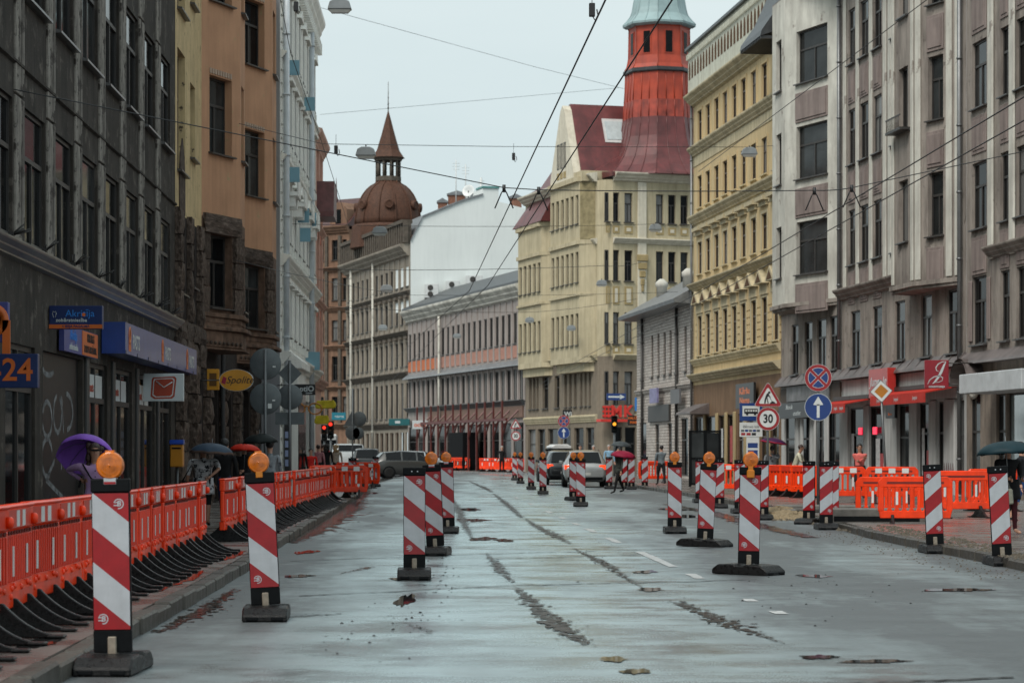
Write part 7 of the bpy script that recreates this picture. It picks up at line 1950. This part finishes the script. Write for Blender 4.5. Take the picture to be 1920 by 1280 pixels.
    if long_hair:
        for t in range(26):
            a = random.uniform(-.3, math.pi+.3); q.ball(hc + Vector((.052*k*math.cos(a), .015*k + .04*k*math.sin(a), random.uniform(-.13, .03)*k)), random.uniform(.018, .032)*k, None, random.uniform(.025, .045)*k, 7, 5)
    ho = q.obj('hair', HAIR[hair], r_)
    if face:
        hd = V['skull']; q = M()
        q.add([hd + Vector(p)*k for p in ((-.008,-.044,-.012), (.008,-.044,-.012), (0,-.062,-.016), (0,-.046,.012))], [(0,1,2), (0,2,3), (1,3,2)], 0)
        for sg in (-1, 1):
            q.ball(hd + Vector((sg*.02, -.043, .006))*k, .0075*k, .004*k, .005*k, 8, 5, 1); q.ball(hd + Vector((sg*.051, .004, -.006))*k, .006*k, .011*k, .016*k, 8, 5, 0); q.box(*(hd.x + sg*.02*k - .011*k, hd.x + sg*.02*k + .011*k), hd.y - .05*k, hd.y - .045*k, hd.z + .017*k, hd.z + .020*k, 2)
        q.box(hd.x - .014*k, hd.x + .014*k, hd.y - .051*k, hd.y - .042*k, hd.z - .034*k, hd.z - .029*k, 3)
        q.obj('face', [SKIN[skin], M_BLK, HAIR[hair], mat('lips', (.28,.07,.06), rough=.5)], r_)
    if lower:                                             # skirt, dress or coat tails
        q = M(); z1, z0, r1, r0 = lower; n = 20; vv = []
        for i in range(6):
            t = i/5
            for j in range(n):
                a = 2*math.pi*j/n; rr = (r1 + (r0-r1)*t) * (1 + .05*t*math.sin(5*a + 1)); vv.append((rr*k*math.cos(a), .78*rr*k*math.sin(a) - bend*.3*(1-t), (z1 + (z0-z1)*t)*k))
        q.add(vv, [(i*n+j, i*n+(j+1) % n, (i+1)*n+(j+1) % n, (i+1)*n+j) for i in range(5) for j in range(n)], 0, True)
        so = q.obj('skirt', lower_m or top, r_); sm = so.modifiers.new('thick', 'SOLIDIFY'); sm.thickness = .01
    if extra: extra(r_, V, k)
    return r_, V
def umbrella(label, apex, tilt, radius, mt, trim=None, depth=.3, shaft=.72):
    """open umbrella, ferrule at apex, leaning by tilt (x, y); returns where the hand grips the shaft"""
    apex = Vector(apex); ax = Vector((tilt[0], tilt[1], 1)).normalized(); hand = apex - ax*shaft
    r_ = root('umbrella', label, 'umbrella', hand, 0)
    Lh = shaft; qt = Vector((0,0,1)).rotation_difference(ax)
    r_.rotation_mode = 'QUATERNION'; r_.rotation_quaternion = qt
    n, sub, kq = 8, 4, 7
    N = n*sub; vv = []
    for i in range(kq+1):
        t = i/kq
        for j in range(N):
            a = 2*math.pi*j/N; f = (j % sub)/sub; sc = 1 - .055*math.sin(math.pi*f)*t          # gores pull in between the ribs
            rr = radius*math.sin(t*math.pi/2*.96)*sc; vv.append((rr*math.cos(a), rr*math.sin(a), Lh - .03 - depth*(1-math.cos(t*math.pi/2)) + .015*math.sin(math.pi*f)*t))
    m = M(); m.add(vv, [(i*N+j, i*N+(j+1) % N, (i+1)*N+(j+1) % N, (i+1)*N+j) for i in range(kq) for j in range(N)], 0, True)
    for q in range(len(m.sm)): m.sm[q] = True
    if trim:
        for q in range((kq-1)*N, kq*N): m.m[q] = 1
    c_ = m.obj('canopy', [mt] + ([trim] if trim else []), r_); sm = c_.modifiers.new('thick', 'SOLIDIFY'); sm.thickness = .004
    M().tube([(0,0,-.04), (0,0,Lh+.05)], .007, 6).obj('shaft', M_STL, r_)
    M().tube([(0,0,-.12), (0,0,.04)], .014, 8).obj('handle', M_BLK, r_)
    for j in range(n):
        a = 2*math.pi*j/n
        pts = [(radius*math.sin(t*math.pi/2*.96)*.985*math.cos(a), radius*math.sin(t*math.pi/2*.96)*.985*math.sin(a), Lh - .042 - depth*(1-math.cos(t*math.pi/2))) for t in (.05, .35, .65, 1)]
        M().tube(pts, .004, 4).obj('rib', M_STL, r_)
    return hand
def grip(X, Y, z, rz, hand):
    """the hand's place in the frame of a person standing at X, Y"""
    d = Vector(hand) - Vector((X, Y, z)); c, s_ = math.cos(-rz), math.sin(-rz)
    return (d.x*c - d.y*s_, d.x*s_ + d.y*c, d.z)
def wpt(r_, p):
    c, s_ = math.cos(r_.rotation_euler.z), math.sin(r_.rotation_euler.z)
    return (r_.location[0] + p[0]*c - p[1]*s_, r_.location[1] + p[0]*s_ + p[1]*c, r_.location[2] + p[2])
UM = lambda n_, c: mat('umbrella_' + n_, c, rough=.55, var=.15, scale=6)
DK = cloth('charcoal', (.018,.019,.022)); JEAN = cloth('denim', (.03,.045,.09)); BLKC = cloth('black', (.011,.011,.012))
def stand(px, Y): return at(px, Y), Y
def walker(label, px, Y, rz, h=1.68, z=KH, um=None, side='r', hands=None, X=None, **kw):
    """a person, with the umbrella they hold: um = (label, apex px, apex py, apex depth, tilt, radius, material, trim, depth, shaft)"""
    X = at(px, Y) if X is None else X
    hands = dict(hands or {})
    if um:
        lab, ax, ay, aY, tilt, rad, mt, trim, dep, sh = um
        hp = umbrella(lab, (at(ax, aY), aY, zat(ay, aY)), tilt, rad, mt, trim, dep, sh); hands[side] = grip(X, Y, z, R(rz), hp)
    return person(label, X, Y, R(rz), h, z=z, hands=hands, **kw)
# woman under the purple umbrella, carried tipped back over her shoulder
LIL = cloth('lilac', (.33,.21,.37), var=.1)
def purse(r_, V, k):
    for i in range(3): M().lathe([(.008, 0), (.008, .004), (0, .005)], 8, (-.005, -.108, (.66 + .05*i)*k), axis='y').obj('button', M_BLK, r_)
    M().tube([V['shr'] + Vector((.02, -.06, .03)), V['chest'] + Vector((-.06, -.125, -.02)), V['waist'] + Vector((.14, -.09, 0))], .01, 5).obj('strap', M_BLK, r_)
    M().box(-.05, .05, -.07, -.055, .928*k, .944*k).obj('sunglasses', M_BLK, r_)
walker('curly-haired woman in lilac blouse and sunglasses walking under a purple umbrella', 178, 29.3, 14, 1.42, side='r', skin='tan', hair='brown', top=LIL, legs=LIL, hands={'l': (.2, -.1, .78)}, long_hair=True, width=1.12, lower=(.56, .40, .095, .12), stride=.12, extra=purse,
       um=('bright purple umbrella tipped back over the woman in lilac', 168, 826, 29.75, (.08, .85), .37, UM('purple', (.25,.105,.52)), None, .26, .62))
# walkers on the left pavement
FLOR = cloth('floral', (.45,.45,.46), scale=9, patch=.55, pcol=(.02,.02,.025), pscale=16)
walker('woman seen from behind in a black and white patterned top under a blue umbrella', 381, 41.5, 184, 1.45, side='r', skin='tan', hair='black', top=FLOR, legs=BLKC, sleeve='short', width=1.32, bare_calf=True, lower=(.60, .40, .12, .14), lower_m=FLOR, stride=.12, face=False,
       um=('slate blue umbrella with patterned rim over the woman in the patterned top', 398, 827, 41.2, (.06, .0), .38, UM('slate', (.035,.055,.085)), UM('rim', (.09,.06,.05)), .19, .6))
r_ = root('shoulder_bag', 'black shoulder bag of the woman in the patterned top', 'bag', (at(353, 41.3), 41.3, .78), 0); M().box(-.12, .12, -.05, .05, -.12, .16).obj('bag', M_BLK, r_, bevel=.04); M().tube([(-.1, 0, .16), (.05, .03, .44), (.12, .05, .16)], .012, 5).obj('strap', M_BLK, r_)
walker('man in black with white trainers walking beside the woman in the patterned top', 422, 44, 170, 1.56, skin='tan', hair='black', top=BLKC, legs=JEAN, shoe=SHOEW, stride=.2, face=False)
walker('person in dark clothes under a red umbrella on the left pavement', 458, 52, 180, 1.52, top=DK, legs=BLKC, hair='black', stride=.12, face=False,
       um=('small red umbrella on the left pavement', 460, 829, 51.8, (.04, .05), .34, UM('red', (.55,.03,.015)), None, .16, .6))
GRYC = cloth('grey_jacket', (.24,.26,.28), patch=.3, pcol=(.05,.05,.06), pscale=9)
walker('person in pale grey jacket under a black umbrella behind the second lamp beacon', 506, 49, 185, 1.55, top=GRYC, legs=DK, hair='black', stride=.15, face=False, side='l',
       um=('black umbrella above the person in the pale grey jacket', 487, 810, 48.8, (-.05, 0), .36, UM('black', (.010,.014,.014)), None, .2, .62))
for px, Y, rz, h_, tp, hr, lab, lh in ((562, 82, 180, 1.58, BLKC, 'black', 'dark-coated person seen from behind by the white house', True), (583, 84, 10, 1.45, cloth('scarlet', (.60,.03,.025)), 'black', 'person in a scarlet jacket by the far left barriers', False), (597, 98, 170, 1.62, cloth('dusty_pink', (.45,.20,.22)), 'brown', 'person in dusty pink walking away near the crossing', False),
                               (612, 100, 175, 1.66, BLKC, 'black', 'person in black between the pink and blonde walkers', True), (630, 102, 185, 1.64, cloth('oatmeal', (.36,.31,.26)), 'blonde', 'blonde walker in an oatmeal top near the crossing', True), (604, 106, 150, 1.66, cloth('maroon', (.10,.02,.03)), 'brown', 'person in maroon behind the pink walker', False)):
    walker(lab, px, Y, rz, h_, top=tp, legs=DK, hair=hr, stride=.1, long_hair=lh, face=rz < 90, width=1.08)
# right side
X_, Y_ = gnd(1160, 925)
walker('pedestrian in dark jacket crossing the road under a crimson umbrella', 1160, Y_, -65, 1.62, z=0, top=cloth('olive_dark', (.045,.05,.045)), legs=BLKC, hair='black', stride=.26, width=1.15, lower=(.54, .44, .10, .11),
       um=('crimson umbrella over the pedestrian crossing the road', 1170, 843, Y_, (.12, -.08), .45, UM('crimson', (.22,.010,.035)), None, .22, .6))
walker('man in a light blue shirt standing by the traffic light', 1142, 128, 10, 1.72, hair='grey', top=cloth('sky_blue', (.22,.38,.52)), legs=DK, width=1.12)
walker('person under a dark grey umbrella behind the man in light blue', 1164, 130, 180, 1.66, hair='black', top=DK, legs=DK, face=False,
       um=('dark grey umbrella behind the crimson one', 1166, 826, 129.8, (.1, -.05), .55, UM('storm', (.05,.06,.065)), None, .28, .66))
walker('white-haired person in dark clothes left of the man in light blue', 1113, 132, 0, 1.7, hair='grey', top=BLKC, legs=BLKC)
walker('shorter person in dark navy beside the white-haired one', 1122, 124, 20, 1.45, hair='brown', top=cloth('navy', (.015,.018,.04)), legs=DK)
walker('person in a beige top beyond the queueing cars', 1088, 128, 0, 1.70, hair='brown', top=cloth('beige', (.30,.26,.22)), legs=DK)
walker('man in dark clothes before the shored-up shops', 941, 158, 0, 1.75, z=.12, hair='grey', top=BLKC, legs=BLKC)
walker('person in grey-blue jacket walking away before the pale brick house', 1240, 97, 195, 1.6, hair='black', top=cloth('grey_blue', (.16,.19,.21)), legs=DK, stride=.22, face=False, width=1.15, hands={'r': (.05, -.2, 1.2)})
walker('person in a white and grey jacket under a plum umbrella behind the speed limit sign', 1448, 77, 170, 1.52, hair='black', top=GRYC, legs=DK, face=False, width=1.2,
       um=('plum and magenta umbrella behind the speed limit sign', 1452, 819, 76.7, (.16, .0), .44, UM('plum', (.045,.012,.05)), UM('magenta', (.30,.02,.05)), .18, .6))
walker('woman in a white and yellow top bending forward before the yellow house', 1488, 77, 75, 1.56, skin='tan', hair='brown', top=cloth('white_yellow', (.50,.49,.38)), legs=BLKC, bend=.2, sleeve='short', hands={'l': (.12, -.52, .95), 'r': (-.12, -.5, .95)}, width=1.15)
walker('woman in a coral blouse and dark skirt standing with folded arms by the grey shop', 1612, 69, 5, 1.56, skin='tan', hair='black', top=cloth('coral', (.62,.15,.13), var=.15), legs=DK, hands={'l': (-.07, -.19, 1.05), 'r': (.06, -.22, 1.12)}, width=1.18, lower=(.60, .30, .105, .14), lower_m=DK)
walker('woman in black wearing sandals under a dark teal umbrella at the right edge', 1890, 38.5, 20, 1.46, skin='tan', hair='black', top=BLKC, legs=cloth('wine', (.06,.015,.02)), shoe=SKIN['light'], width=1.25, hands={'l': (.1, -.25, .88)}, lower=(.60, .38, .125, .155), lower_m=BLKC, stride=.1,
       um=('dark teal umbrella over the woman in black at the right edge', 1885, 823, 38.15, (-.06, .03), .47, UM('teal', (.010,.028,.036)), None, .21, .62))
r_ = root('tote_bag', 'pale canvas bag carried by the woman in black at the right edge', 'bag', (at(1886, 38.1), 38.1, .60), R(10)); M().prism([(-.12, 0), (.12, .02), (.10, .26), (-.08, .27)], -.05, .05).obj('bag', cloth('canvas', (.22,.22,.18)), r_, bevel=.02); M().tube([(-.06, 0, .26), (.0, 0, .46), (.07, 0, .26)], .01, 5).obj('handle', cloth('canvas', (.2,.2,.2)), r_)
walker('person in dark top and blue shorts half hidden behind the woman in black', 1917, 44, 60, 1.5, skin='light', hair='brown', top=DK, legs=cloth('blue_shorts', (.03,.07,.20)), shoe=DK, bare_calf=True, stride=.2)
